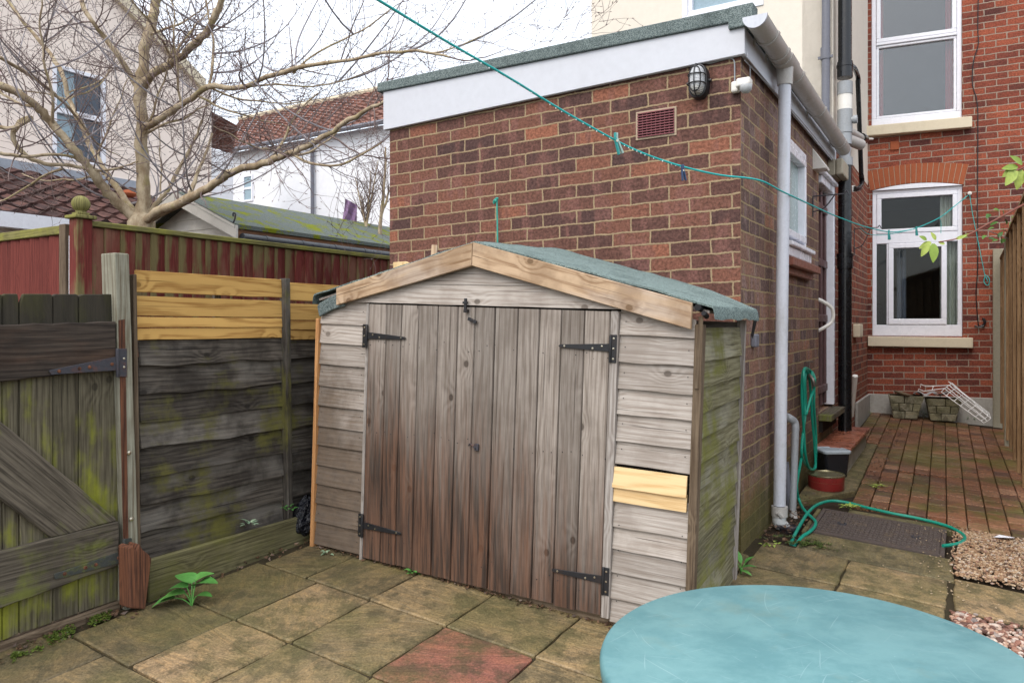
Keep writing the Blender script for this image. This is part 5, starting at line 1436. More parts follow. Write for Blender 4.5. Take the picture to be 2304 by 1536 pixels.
# ---- right boundary fence
fx = PH.hit(2243, 700)[0]
FR = Plane(PH.P(fx, 0).xy - DB * .02 + Vector((.8651, -.5017)) * .06, -DB)
FR.n = Vector((-.8651, .5017)); FR.n3 = Vector((-.8651, .5017, 0))
rfz = lambda t: 1.95 if t < 2.1 else 2.0
rt_ = thing("panel_fence", FR.P(2, .1), "brown slatted panel fence with concrete posts along the right side of the yard", "fence")
bays = [(.12, 1.36), (1.44, 5.4)]
for bi, (q0, q1) in enumerate(bays):
    zT = [1.90, 2.0][bi]; z_ = .16
    mb = MB()
    while z_ < zT - .05:
        lap(mb, FR, q0, q1, z_, z_ + .105, .008 + rr(-.003, .004), -.006, th=.008, wave=.004, n=14); z_ += .085
    mb.build("slats", m_trellis, rt_)
    mb = MB()
    for t_ in [q0 + (q1 - q0 - .035) * i / max(2, round((q1 - q0) / .6)) for i in range(max(2, round((q1 - q0) / .6)) + 1)]: mb.slab(FR, t_, t_ + .035, .14, zT, .012, .034, grain=(0, 0, 1))
    mb.slab(FR, q0, q1, zT, zT + .025, -.01, .04)
    mb.build("battens", m_trellis, rt_, bevel=.002)
for t_ in (.0, 1.365):
    mb = MB(); mb.slab(FR, t_, t_ + .07, .0, 2.02 if t_ < 1 else 2.05, -.05, .045 if t_ > 1 else .10, grain=(0, 0, 1)); mb.build("post", m_concpost, rt_, bevel=.006, seg=2)
for i_, (a_, b_, w, mt, lab) in enumerate([((2279, 962), (2330, 1120), .05, m_gaterail, "grey length of timber lying along the foot of the right fence"), ((2288, 982), (2330, 1070), .045, m_newfence, "yellow length of timber beside the grey one at the right fence")]):
    mb = MB(); pa = gpix(*a_, .03 + .05 * i_); pb = gpix(*b_, .03 + .05 * i_); mb.bar(pa, pb, w, .05); o = mb.build("timber_length", mt, bevel=.003); tag(o, lab, "timber")

# ================================================================ small things against the walls
# step
stp = thing("doorstep", G(-.1, 2.6), "low rendered doorstep topped with red-brown quarry tiles", "step")
zs_ = .283
def Pz(t, b, z): q = C0 + DA * t + DB * b; return Vector((q.x, q.y, z))
def boxtb(mb, t0, t1, b0, b1, z0, z1, **k):
    mb.hexa([Pz(t0, b0, z0), Pz(t1, b0, z0), Pz(t1, b0, z1), Pz(t0, b0, z1), Pz(t0, b1, z0), Pz(t1, b1, z0), Pz(t1, b1, z1), Pz(t0, b1, z1)], **k)
mb = MB(); boxtb(mb, -.004, -.225, 2.13, 3.30, .0, zs_ - .03); mb.build("base", m_conc, stp, bevel=.004)
mb = MB()
bs = [2.10, 2.40, 2.69, 2.98, 3.32]
for i in range(4): boxtb(mb, -.004, -.255, bs[i] + .003, bs[i + 1] - .003, zs_ - .029, zs_ + rr(-.001, .001))
m_qt = Mat("step_tiles", .35, .5)
c = m_qt.ramp(m_qt.rnd(), [(0, (.17, .065, .05)), (.5, (.23, .085, .06)), (1, (.34, .115, .06))])
c = m_qt.mix(m_qt.math('MULTIPLY', m_qt.step(m_qt.noise(m_qt.map(m_qt.pos(), (9, 9, 9)), 1, 4, .6), .56, .62), .6), c, (.07, .028, .018))
m_qt.col(c); m_qt.rough(m_qt.ramp(m_qt.noise(m_qt.pos(), 12, 3, .5), [(.4, .2), (.6, .5)]))
mb.build("tiles", m_qt.m, stp, bevel=.006, seg=2)
# tub with lid
tp = gpix(1872, 1068)
tub = thing("lidded_tub", tp, "black square tub with a grey-blue snap lid beside the doorstep", "tub")
def rsq(cx, cy, hw, r_, ang, n=6):
    out = []
    for k_, (sx, sy) in enumerate(((1, 1), (-1, 1), (-1, -1), (1, -1))):
        for i in range(n + 1):
            a_ = math.pi / 2 * (k_ + i / n); x = sx * (hw - r_) + r_ * math.cos(a_); y = sy * (hw - r_) + r_ * math.sin(a_)
            out.append((cx + x * math.cos(ang) - y * math.sin(ang), cy + x * math.sin(ang) + y * math.cos(ang)))
    return out
an = math.atan2(DB.y, DB.x) + .60
def loft(mb, rings, close=True, **k):
    n = len(rings[0]); vs = [q for r_ in rings for q in r_]
    fs = [(i * n + j, i * n + (j + 1) % n, (i + 1) * n + (j + 1) % n, (i + 1) * n + j) for i in range(len(rings) - 1) for j in range(n)]
    if close: fs += [tuple(range(n))[::-1], tuple((len(rings) - 1) * n + j for j in range(n))]
    mb.add(vs, fs, smooth=True, **k)
def r3(h, hw, r_, z): return [Vector((x, y, z)) for x, y in rsq(tp.x, tp.y, hw, r_, an)]
mb = MB(); loft(mb, [r3(0, .082, .025, tp.z), r3(0, .090, .025, tp.z + .10), r3(0, .097, .025, tp.z + .185)]); mb.build("body", m_tub, tub)
mb = MB(); loft(mb, [r3(0, .104, .03, tp.z + .172), r3(0, .106, .03, tp.z + .178), r3(0, .106, .03, tp.z + .189), r3(0, .100, .028, tp.z + .195), r3(0, .088, .025, tp.z + .195), r3(0, .085, .025, tp.z + .190), r3(0, .06, .02, tp.z + .192)]); mb.build("lid", m_lid, tub)
# worn red cake tin
tn_ = gpix(1859, 1098)
tin = thing("cake_tin", tn_, "shallow round worn red cake tin holding rainwater in front of the tub", "tin")
tr_ = .122
mb = MB(); mb.lathe(tn_, [(tr_ * .93, .0), (tr_ * .95, .004), (tr_ * .985, .095)], n=40); mb.build("side", m_tinred, tin)
mb = MB(); mb.lathe(tn_, [(tr_ * .97, .055), (tr_ * .975, .098), (tr_ * 1.0, .102), (tr_ * 1.01, .098), (tr_ * .99, .092), (tr_ * .985, .0955)], n=40); mb.build("rim", m_tinin, tin)
mb = MB(); mb.lathe(tn_, [(tr_ * .972, .096), (tr_ * .965, .060), (tr_ * .965, .0601)], n=40); mb.build("inside", m_tinin, tin)
mw = Mat("dirty_water", .03, .6); mw.col((.12, .105, .02))
mb = MB(); mb.lathe(tn_, [(tr_ * .96, .060), (tr_ * .96, .063)], n=40); mb.build("water", mw.m, tin)

# tap and hose
tap = thing("garden_tap", PS.at(1822, 850, .0), "old brass garden tap with a T handle on the brick wall above the coiled hose", "tap")
mb = MB()
mb.tube(smooth_path([PS.at(1820, 842, -.01), PS.at(1821, 842, .03), PS.at(1822, 845, .07), PS.at(1830, 856, .10), PS.at(1832, 868, .105)], 4), .012, 10)
mb.tube([PS.at(1821, 842, .045), PS.at(1821, 822, .045)], [.012, .007], 10); mb.build("body", m_brass, tap)
mb = MB(); mb.tube([PS.at(1821, 826, .045), PS.at(1821, 816, .045)], .005, 8)
c_ = PS.at(1821, 814, .045); mb.tube([c_ - PS.d3 * .028 - PS.n3 * .02, c_ + PS.d3 * .028 + PS.n3 * .02], .005, 8); mb.build("handle", m_brass, tap)
hk = 3.0725
def z4(x, y): return (1600 + x / hk, 750 + y / hk)
loops = [
    [(700, 300, .09), (690, 262, .06), (650, 240, .05), (632, 290, .05), (628, 450, .05), (640, 650, .05), (650, 820, .055), (672, 915, .06), (700, 940, .07), (722, 915, .075), (716, 780, .07), (700, 600, .065), (690, 430, .06), (678, 300, .055), (660, 255, .05),
     (645, 250, .06), (640, 300, .065), (648, 480, .065), (655, 560, .07), (690, 440, .085), (712, 380, .09), (716, 320, .10), (700, 270, .06), (665, 262, .045), (650, 330, .04), (655, 520, .04), (632, 720, .045), (628, 850, .045), (668, 920, .045), (705, 940, .055), (722, 890, .06), (725, 700, .05), (712, 500, .05), (712, 360, .05), (690, 280, .045), (655, 265, .04), (640, 330, .035), (643, 560, .035), (636, 760, .035), (620, 880, .04), (598, 1000, .05), (592, 1075, .06)],
]
pts = [PS.at(*z4(x, y), o) for x, y, o in loops[0]]
gpts = [gpix(*z4(x, y), .012) for x, y in [(608, 1150), (640, 1215), (690, 1265), (722, 1300), (715, 1335), (680, 1370), (628, 1392), (575, 1430), (552, 1415), (580, 1375), (625, 1305), (672, 1235), (735, 1182), (830, 1156), (950, 1170), (1080, 1203), (1250, 1242), (1400, 1270), (1530, 1300), (1640, 1332), (1715, 1370), (1752, 1402), (1745, 1430), (1700, 1452), (1640, 1462), (1602, 1466)]]
for i, q in enumerate(gpts):
    if 5 < i < 10: q.z -= .03 if i in (7, 8) else .01
mb = MB(); mb.tube(smooth_path(pts + gpts, 5), .0092, 8); hs = mb.build("garden_hose", m_hose); tag(hs, "green garden hose looped on the tap and snaking over the drain cover", "hose")

# planters, rack and weeds at the far end
m_plant = slabmat("mossy_cast_stone", [(0, (.20, .19, .13)), (1, (.30, .28, .21))])
def planter(u0, u1, ub0, ub1, vt, vb, off, lab):
    q0 = PH.hit(ub0, vb, off); q1 = PH.hit(ub1, vb, off); z0 = q0[1]
    p0 = PH.hit(u0, vt, off); p1 = PH.hit(u1, vt, off); z1 = p0[1]
    root = thing("planter", PH.P((q0[0] + q1[0]) / 2, z0, off - .12), lab, "planter", "pair of stone planters")
    dpt = .26
    def ring(f, gro=0.0):
        a_ = lerp(q0[0], p0[0], f) - gro; b_ = lerp(q1[0], p1[0], f) + gro; o1 = off + lerp(-.03, 0, f) + gro; o0 = off - dpt + lerp(.03, 0, f) - gro
        return [PH.P(a_, lerp(z0, z1, f), o1), PH.P(b_, lerp(z0, z1, f), o1), PH.P(b_, lerp(z0, z1, f), o0), PH.P(a_, lerp(z0, z1, f), o0)]
    mb = MB(); vs = ring(0, -.012) + ring(1, -.012); mb.add(vs, [(3, 2, 1, 0), (4, 5, 6, 7)] + [(i, (i + 1) % 4, 4 + (i + 1) % 4, 4 + i) for i in range(4)]); mb.build("core", m_joint, root)
    mb = MB()
    for r_ in range(3):
        f0, f1 = r_ / 3 + .012, (r_ + 1) / 3 - .012
        A, B = ring(f0), ring(f1); nb_ = 2 if r_ != 1 else 3
        cuts = [0, .5, 1] if r_ % 2 == 0 else [0, .27, .73, 1]
        if r_ % 2 == 0: cuts = [0, rr(.42, .58), 1]
        for side in (0, 1, 3):
            a0, a1 = A[side], A[(side + 1) % 4]; b0, b1 = B[side], B[(side + 1) % 4]
            nrm = (a1 - a0).cross(b0 - a0).normalized() * -.018
            for i in range(len(cuts) - 1):
                c0_, c1_ = cuts[i] + .012, cuts[i + 1] - .012
                Q = [a0.lerp(a1, c0_), a0.lerp(a1, c1_), b0.lerp(b1, c1_), b0.lerp(b1, c0_)]
                mb.hexa(Q + [p + nrm for p in Q], grain=PH.d3)
    mb.build("blocks", m_plant, root, bevel=.004)
    mb = MB(); R1 = ring(.93, -.02); mb.add(R1, [(0, 1, 2, 3)]); mb.build("soil", m_soil, root)
    return root, z1
pl1, pz = planter(2000, 2080, 2011, 2064, 889, 942, .40, "left stone planter with a brick pattern, brown saucer lying on its soil")
pl2, pz2 = planter(2083, 2165, 2095, 2151, 896, 947, .36, "right stone planter with a brick pattern, under the white wire rack")
mb = MB(); c_ = PH.at(2033, 884, .33); mb.lathe(c_, [(.03, -.03), (.09, -.015), (.10, .0), (.095, .0), (.085, -.01)], n=24, axis=(.25, -.15, 1)); o = mb.build("plant_saucer", m_postside); tag(o, "brown plastic saucer tilted on the left stone planter", "saucer")
m_sheet = plain("crumpled_clear_sheet", (.42, .42, .43), .12, .7, dirt=.3)
mb = MB(); n1_, n2_ = 14, 8; vs = []
for j in range(n2_ + 1):
    for i in range(n1_ + 1):
        q = PH.at(lerp(2055, 2140, i / n1_), 889, lerp(.16, .40, j / n2_)); vs.append(q + Vector((0, 0, .02 + .035 * mnoise.noise(Vector((i * .45, j * .6, 2))) + .02 * math.sin(i * 1.1))))
mb.add(vs, [(j * (n1_ + 1) + i, j * (n1_ + 1) + i + 1, (j + 1) * (n1_ + 1) + i + 1, (j + 1) * (n1_ + 1) + i) for j in range(n2_) for i in range(n1_)], smooth=True)
o = mb.build("plastic_sheet", m_sheet); tag(o, "crumpled pale plastic sheet lying over the stone planters", "plastic sheet")
def rk(x, y, o_): return PH.at(1850 + x / 5.075, 850 + y / 5.075, o_)
rack = thing("wire_rack", rk(1850, 490, .5), "folded white wire airer leaning across the right stone planter", "rack")
mb = MB(); W = .0042
for l in [[(1440, 40, .40), (1905, 400, .55)], [(1485, 60, .42), (1925, 462, .60)], [(1395, 120, .45), (1885, 492, .62)], [(1360, 160, .46), (1845, 512, .64)], [(1455, 90, .44), (1900, 440, .60)], [(1420, 105, .50), (1870, 470, .66)], [(1500, 95, .46), (1915, 425, .58)]]:
    mb.tube([rk(*l[0]), rk(*l[1])], W, 6)
for f_ in (0, .12, .3, .45, .62, .8, .93, 1):
    mb.tube([rk(lerp(1440, 1905, f_), lerp(40, 400, f_), lerp(.40, .55, f_)), rk(lerp(1485, 1925, f_), lerp(60, 462, f_), lerp(.42, .60, f_)), rk(lerp(1395, 1885, f_), lerp(120, 492, f_), lerp(.45, .62, f_)), rk(lerp(1360, 1845, f_), lerp(160, 512, f_), lerp(.46, .64, f_))], W * .9, 6)
mb.build("frame", m_wire, rack)
mb = MB()
mb.tube([rk(1120, 108, .42), rk(1125, 72, .42), rk(1190, 97, .42), rk(1445, 84, .42)], W, 6)
mb.tube([rk(1095, 152, .50), rk(1100, 125, .50), rk(1160, 150, .50), rk(1400, 118, .50)], W, 6)
mb.tube([rk(1268, 92, .42), rk(1256, 138, .50)], W * .8, 6)
mb.build("arms", m_wire, rack)
# scrap of white paper on the gravel
mb = MB(); c_ = gpix(2262, 1209, .018)
vs = [c_ + Vector((rr(-.01, .01) + x * .045, y * .032, .006 * math.sin(x * 3 + y * 2) + rr(0, .006))) for x, y in ((-1, -.8), (.9, -1), (1.1, .6), (-.2, 1), (-1.1, .7))]
mb.add(vs, [(0, 1, 2, 3, 4)]); o = mb.build("paper_scrap", m_upvc); tag(o, "crumpled white scrap of paper on the gravel", "litter")

# stick and board ends behind the shed
mb = MB(); a_ = at(978, 552, 3.95); b_ = at(966, 720, 3.85); mb.bar(a_, b_, .032, .02, side=(1, 0, 0)); o = mb.build("timber_offcut", m_barge, bevel=.002); tag(o, "grey stick of wood standing up behind the left roof slope of the shed", "wood offcut")
mb = MB(); 
p_ = [at(884, 590, 4.1), at(912, 588, 4.1), at(927, 597, 4.1), at(930, 700, 4.1), at(886, 700, 4.1)]; q_2 = [q + Vector((.01, .02, 0)) for q in p_]
mb.add(p_ + q_2, [(0, 1, 2, 3, 4), (9, 8, 7, 6, 5)] + [(i, 5 + i, 5 + (i + 1) % 5, (i + 1) % 5) for i in range(5)]); o = mb.build("timber_offcut", m_new, bevel=.002); tag(o, "yellow board end showing behind the left eave of the shed", "wood offcut")
# green cord hanging on the garden wall
mb = MB(); mb.tube([PF.at(1118, 452, .03), PF.at(1119, 500, .03), PF.at(1120, 580, .04)], .0052, 7)
for (u_, v_, s_) in ((1116, 452, .012), (1112, 456, .009), (1119, 447, .008)): mb.blob(PF.at(u_, v_, .032), s_, jit=.2)
mb.tube(smooth_path([PF.at(1112, 458, .03), PF.at(1110, 453, .04), PF.at(1117, 445, .035)], 4), .004, 6)
o = mb.build("knotted_cord", plain("sea_green_cord", (.05, .34, .27), .6, .3, dirt=.2)); tag(o, "short knotted green cord hanging down the brick wall behind the shed ridge", "cord")
# sensor-like grey clip on side wall
mb = MB(); q = PS.hit(1693, 768); mb.slab(PS, q[0] - .04, q[0] + .03, q[1] - .03, q[1] + .04, .0, .03); o = mb.build("wall_clip", m_midpipe, bevel=.006); tag(o, "dark grey plastic fitting on the side wall behind the shed corner", "wall fitting")

# ---- washing line and pegs
cl = [(855, 3, 2.15), (1000, 91, 2.45), (1150, 178, 2.75), (1262, 247, 3.0), (1385, 316, 3.25), (1460, 350, 3.38), (1540, 376, 3.46), (1620, 394, 3.56), (1706, 405, 3.68)]
cl2 = [(1760, 431, 3.98), (1820, 459, 4.55), (1880, 486, 5.3), (1940, 508, 5.9), (1995, 521, 6.5), (2030, 520, 6.9), (2065, 512, 7.2), (2115, 489, 7.6), (2150, 462, 7.85), (2180, 438, 8.05)]
up = [at(*q) for q in cl]; d_ = up[0] - up[1]
mb = MB(); mb.tube(smooth_path([up[0] + d_ * 2.5, up[0] + d_] + up + [at(*q) for q in cl2], 5), .0046, 7)
mb.tube(smooth_path([at(1935, 512, 5.9), at(1955, 527, 6.1), at(1995, 528, 6.5), at(2050, 517, 7.0)], 5), .003, 6)
mb.tube(smooth_path([at(2112, 491, 7.55), at(2117, 500, 7.6), at(2117, 525, 7.6)], 4), .003, 6)
wl = mb.build("washing_line", m_teal); tag(wl, "long teal washing line strung from upper left to the house wall", "washing line")
drops = MB()
for i in range(46):
    f_ = i / 45; k_ = f_ * 5.6 + .4; j = int(k_); q = up[j].lerp(up[j + 1], k_ - j)
    if random.random() < .8: drops.blob(q + Vector((0, 0, -.0065)), (.0024, .0024, .0034), n=6, m=4)
dm = Mat("water_drop", .02, .9); dm.col((.85, .9, .92)); tag(drops.build("water_drops", dm.m), kind='stuff')
def peg(loc, L, ang, mat1, mat2, lab):
    root = thing("clothes_peg", loc, lab, "clothes peg", "pegs on the washing line")
    ax = Vector((.85, .5, 0)).normalized()
    for s_, mt in ((-1, mat1), (1, mat2)):
        mb = MB()
        dv = (Vector((0, 0, -1)) + ax * (ang + .18 * s_)).normalized()
        a_ = loc + Vector((0, 0, L * .28)) + ax * s_ * L * .05; b_ = loc + dv * L * .78
        mb.bar(a_, loc + ax * s_ * .004, L * .13, L * .09, side=(-.5, .85, 0)); mb.bar(loc + ax * s_ * .004, b_, L * .15, L * .10, side=(-.5, .85, 0))
        mb.build("jaw", mt, root, bevel=.0015)
    mb = MB(); mb.tube([loc - Vector((-.5, .85, 0)) * L * .10 + Vector((0, 0, -L * .12)), loc + Vector((-.5, .85, 0)) * L * .10 + Vector((0, 0, -L * .12))], L * .06, 8); mb.build("spring", m_screw, root)
    return root
peg(at(1386, 312, 3.23), .092, .42, m_peg, m_pegpale, "teal and pale green peg on the line above the shed roof, largest of the pegs")
peg(at(1536, 380, 3.44), .072, .18, m_pegblue, m_pegblue, "navy blue peg on the washing line in front of the brown brick wall")
p3_ = peg(at(2000, 523, 6.5), .085, .1, m_peg, m_peg, "teal peg on the line at the left of the lower house window")
pg = copy_tree(p3_); pg.location = at(2062, 515, 7.15); pg['label'] = "teal peg on the line in front of the middle of the lower house window"
mb = MB(); c_ = PH.at(2181, 436, .0); mb.tube([c_, c_ + PH.n3 * .06], .006, 8); mb.lathe(c_ + PH.n3 * .03, [(.018, -.01), (.022, 0), (.018, .01)], n=12, axis=PH.n3); o = mb.build("line_hook", m_white); tag(o, "white hook holding the washing line on the house wall", "hook")
mb = MB(); pts = [PH.at(2182, 440, .05), PH.at(2188, 480, .04), PH.at(2198, 530, .03), PH.at(2208, 580, .03), PH.at(2216, 620, .03)]
mb.tube(smooth_path(pts, 4), .0035, 6); mb.tube(smooth_path([PH.at(2216, 618, .03), PH.at(2225, 625, .05), PH.at(2226, 636, .05), PH.at(2221, 642, .04), PH.at(2214, 634, .03), PH.at(2217, 622, .03), PH.at(2222, 632, .04)], 4), .0045, 6)
o = mb.build("cord_tail", m_teal); tag(o, "spare teal cord hanging in a loop down the house wall", "cord")
mb = MB(); pts = [(2202, -60), (2200, 60), (2201, 100), (2190, 140), (2188, 190), (2199, 235), (2200, 330), (2199, 450), (2200, 560), (2199, 620), (2196, 660), (2200, 720), (2203, 732), (2212, 730)]
mb.tube(smooth_path([PH.at(u, v, .012) for u, v in pts], 4), .0055, 6)
mb.tube(smooth_path([PH.at(2212, 732, .02), PH.at(2217, 724, .03), PH.at(2212, 716, .03), PH.at(2216, 726, .03)], 4), .012, 6); mb.tube(smooth_path([PH.at(2193, 732, .02), PH.at(2203, 736, .03), PH.at(2214, 733, .03)], 4), .009, 6)
o = mb.build("black_cable", m_black); tag(o, "thin black cable running down the red brick house wall", "cable")

# ---- table
tbl = thing("garden_table", (.385, 1.035, .0), "round scratched turquoise metal garden table in the foreground", "table")
mt_ = Mat("scratched_turquoise_paint", .38, .5)
p = mt_.pos()
base = mt_.mix(mt_.step(mt_.noise(mt_.map(p, (1, 1.3, 1), (0, 0, 0), (0, 0, .5)), 7, 8, .72), .36, .64), (.080, .205, .222), (.125, .268, .28))
base = mt_.mix(mt_.math('MULTIPLY', mt_.step(mt_.noise(p, 7, 5, .65), .56, .70), .35), base, (.16, .23, .19))
base = mt_.mix(mt_.math('MULTIPLY', mt_.step(mt_.noise(p, 30, 5, .7), .52, .72), .35), base, (.14, .29, .315))
sc_ = None
for k_, (rot, sx, sy, th0) in enumerate([(.3, 6, 260, .72), (1.2, 8, 300, .71), (2.2, 5, 280, .725), (2.75, 12, 330, .715), (.75, 16, 360, .72), (1.8, 4, 240, .74)]):
    wv = mt_.n("TexNoise", {'Scale': 3.0, 'Detail': 2.0}); mt_.put(wv.inputs['Vector'], p)
    wq_ = mt_.n("VectorMath", {0: wv.outputs['Color']}, operation='SCALE'); wq_.inputs['Scale'].default_value = .11
    pq = mt_.n("VectorMath", {0: p, 1: wq_.outputs[0]}, operation='ADD').outputs[0]
    s_ = mt_.step(mt_.noise(mt_.map(mt_.map(pq, (1, 1, 0), (k_ * 3.1, 1, 0), (0, 0, rot)), (sx, sy, 1)), 1, 1, .4), th0, th0 + .05)
    sc_ = s_ if sc_ is None else mt_.math('MAXIMUM', sc_, s_)
vor = mt_.n("TexVoronoi", {'Vector': p, 'Scale': 55.0}, feature='F1').outputs['Distance']
spk = mt_.math('MULTIPLY', mt_.step(vor, .04, .09, 1.0, 0.0), mt_.step(mt_.noise(p, 9, 3, .5), .55, .62))
sc_ = mt_.math('MAXIMUM', mt_.math('MULTIPLY', sc_, .75), spk)
c = mt_.mix(mt_.math('MULTIPLY', sc_, .45), base, (.34, .47, .49))
mt_.col(c); mt_.rough(mt_.ramp(mt_.noise(p, 6, 4, .6), [(.3, .40), (.7, .6)])); mt_.bump(mt_.math('SUBTRACT', mt_.noise(p, 60, 3, .6), sc_), .08, .002)
mb = MB()
Rt = .3075
mb.lathe((.385, 1.035, .72), [(Rt - .004, -.026), (Rt, -.022), (Rt + .001, -.008), (Rt - .001, -.003), (Rt - .005, 0)], n=128, grain=(1, 0, 0)); mb.build("table_top", mt_.m, tbl)
for k_ in range(3):
    a_ = k_ * 2.094 + .5; mb = MB()
    mb.tube(smooth_path([Vector((.385 + .2 * math.cos(a_), 1.035 + .2 * math.sin(a_), .70)), Vector((.385 + .06 * math.cos(a_), 1.035 + .06 * math.sin(a_), .40)), Vector((.385 + .24 * math.cos(a_), 1.035 + .24 * math.sin(a_), gz(.4, 1.0)))], 5), .01, 8); mb.build("leg", mt_.m, tbl)

# ---- black bag by the shed
mb = MB(); c_ = at(683, 1166, 3.70)
vs = []; fs = []; n_, m_ = 22, 16
for i in range(m_ + 1):
    th2 = math.pi * i / m_
    for j in range(n_):
        a_ = 6.283 * j / n_
        d = Vector((math.sin(th2) * math.cos(a_), math.sin(th2) * math.sin(a_), math.cos(th2)))
        taper = 1 - .55 * max(0, d.z)
        r_ = 1 + .45 * mnoise.noise(d * 1.7 + Vector((3, 1, 2))) + .16 * mnoise.noise(d * 6)
        vs.append(c_ + Vector((d.x * .055 * taper, d.y * .085 * taper, d.z * .135)) * r_ + Vector((.025 * d.z, 0, 0)))
for i in range(m_):
    for j in range(n_): fs.append((i * n_ + j, i * n_ + (j + 1) % n_, (i + 1) * n_ + (j + 1) % n_, (i + 1) * n_ + j))
mb.add(vs, fs, smooth=True); o = mb.build("rubbish_bag", m_bag, sub=1); tag(o, "shiny black plastic bag stuffed between the shed and the lap fence", "bag")

# ================================================================ plants
def leaf(mb, base, dirv, L, W_, up=(0, 0, 1), droop=.35, fold=.25, rnd=None, stem=0.0):
    base = Vector(base); d = Vector(dirv).normalized(); u_ = Vector(up); s_ = d.cross(u_)
    if s_.length < .1: s_ = Vector((1, 0, 0))
    s_.normalize(); n = s_.cross(d)
    N = 7; vs = []
    p0 = base + d * stem
    for i in range(N + 1):
        f = i / N; w = W_ * .5 * math.sin(math.pi * min(1, f * .93 + .05)) ** .75 * (1.15 - .35 * f)
        c = p0 + d * L * f - n * droop * L * f * f + n * .0
        vs += [c - s_ * w + n * fold * w, c + n * 0, c + s_ * w + n * fold * w]
    fs = []
    for i in range(N):
        a_ = 3 * i; fs += [(a_, a_ + 1, a_ + 4, a_ + 3), (a_ + 1, a_ + 2, a_ + 5, a_ + 4)]
    mb.add(vs, fs, rnd=rnd, smooth=True)
def leafplant(nm, base, leaves, lab, cat, mat=None, stems=True, group=None):
    root = thing(nm, base, lab, cat, group); mb = MB(); ms = MB()
    for (off, d, L, W_, dr) in leaves:
        b_ = Vector(base) + Vector(off); leaf(mb, b_, d, L, W_, droop=dr)
        if stems: ms.tube(smooth_path([Vector(base), lerp(Vector(base), b_, .5) + Vector((0, 0, .01)), b_], 3), .0022, 5)
    if stems: ms.build("stems", mat or m_leaf, root)
    mb.build("leaves", mat or m_leaf, root); return root
pb = gpix(432, 1362)
k = .75
leafplant("broadleaf_plant", pb, [((-.03, .0, .05), (-1, -.25, .10), .09, .085, .35), ((-.065, -.01, .035), (-1, -.3, -.05), .085, .075, .3), ((-.01, .02, .085), (-.5, .2, .5), .08, .085, .6), ((.005, .015, .075), (.5, -.1, .5), .085, .085, .7), ((.02, .0, .04), (.9, -.1, .35), .06, .05, .4), ((-.02, .0, .075), (-.9, .0, .25), .075, .08, .5), ((.0, .03, .09), (.3, .2, .3), .065, .075, .5)],
          "broad-leaved green seedling plant by the stump at the fence foot", "plant")
pb = gpix(1667, 1290)
leafplant("broadleaf_plant", pb, [((-.0, .0, .05), (-.15, .2, .95), .075, .036, .4), ((.01, .0, .03), (.85, -.1, .4), .06, .028, .4), ((.0, .0, .015), (.6, -.6, .1), .055, .028, .3), ((-.01, .0, .03), (-.8, -.2, .5), .05, .026, .4), ((.02, 0, .05), (.5, .1, .8), .05, .026, .5), ((-.015, 0, .05), (-.6, .2, .8), .045, .025, .4)],
          "small green weed rosette at the shed rear corner by the brick wall", "plant")
def weedclump(nm, base, n, r_, h, lab, mat=None, L=.02, group=None):
    mb = MB()
    for i in range(n):
        a_ = rr(0, 6.28); q = rr(0, 1) ** .6 * r_
        z = rr(.0, h) * (1 - (q / r_) * .6)
        p = Vector(base) + Vector((math.cos(a_) * q, math.sin(a_) * q * .7, z))
        leaf(mb, p, (math.cos(a_) + rr(-.5, .5), math.sin(a_) + rr(-.5, .5), rr(.1, .9)), L * rr(.7, 1.3), L * .6)
    o = mb.build(nm, mat or m_leafd); tag(o, lab, "weed", group); return o
weedclump("weed_clump", gpix(1988, 915), 70, .10, .10, "dark green weed clump against the plinth left of the planters", m_leafd, .035)
weedclump("weed_clump", gpix(2183, 944), 110, .14, .09, "bright green weed clump right of the planters, under the rack", m_leaf, .03)
weedclump("weed_clump", gpix(2084, 938), 50, .07, .12, "small weeds growing between the two planters", m_leafd, .03)
weedclump("weed_clump", gpix(1910, 1142), 26, .05, .03, "yellow-green weed lying beside the hose near the drain cover", m_leafy, .028)
weedclump("weed_clump", gpix(1942, 930), 40, .10, .04, "weeds sprouting at the foot of the house corner by the soil pipe", m_leafy, .025)
weedclump("weed_clump", gpix(1978, 1095), 26, .05, .02, "tiny weed in a joint of the clay paving near the red tin", m_leafy, .022)
weedclump("weed_clump", gpix(930, 1290), 12, .02, .04, "single light green sprig at the foot of the shed doors", m_leaf, .028)
weedclump("weed_clump", gpix(737, 1245), 12, .025, .02, "little pale leaves on the slab at the left corner of the shed", m_leafp, .022)
q = F1.at(562, 1182, .04); weedclump("weed_clump", q, 10, .025, .02, "pale green leaf lying on the ledge of the lap fence", m_leafp, .03)
q = F1.at(652, 1148, .04); weedclump("weed_clump", q, 16, .03, .035, "small green weed on the fence ledge beside the black bag", m_leaf, .028)
weedclump("weed_clump", gpix(1735, 1225), 14, .05, .02, "yellow leaves at the foot of the brick wall near the downpipe shoe", m_leafy, .022)
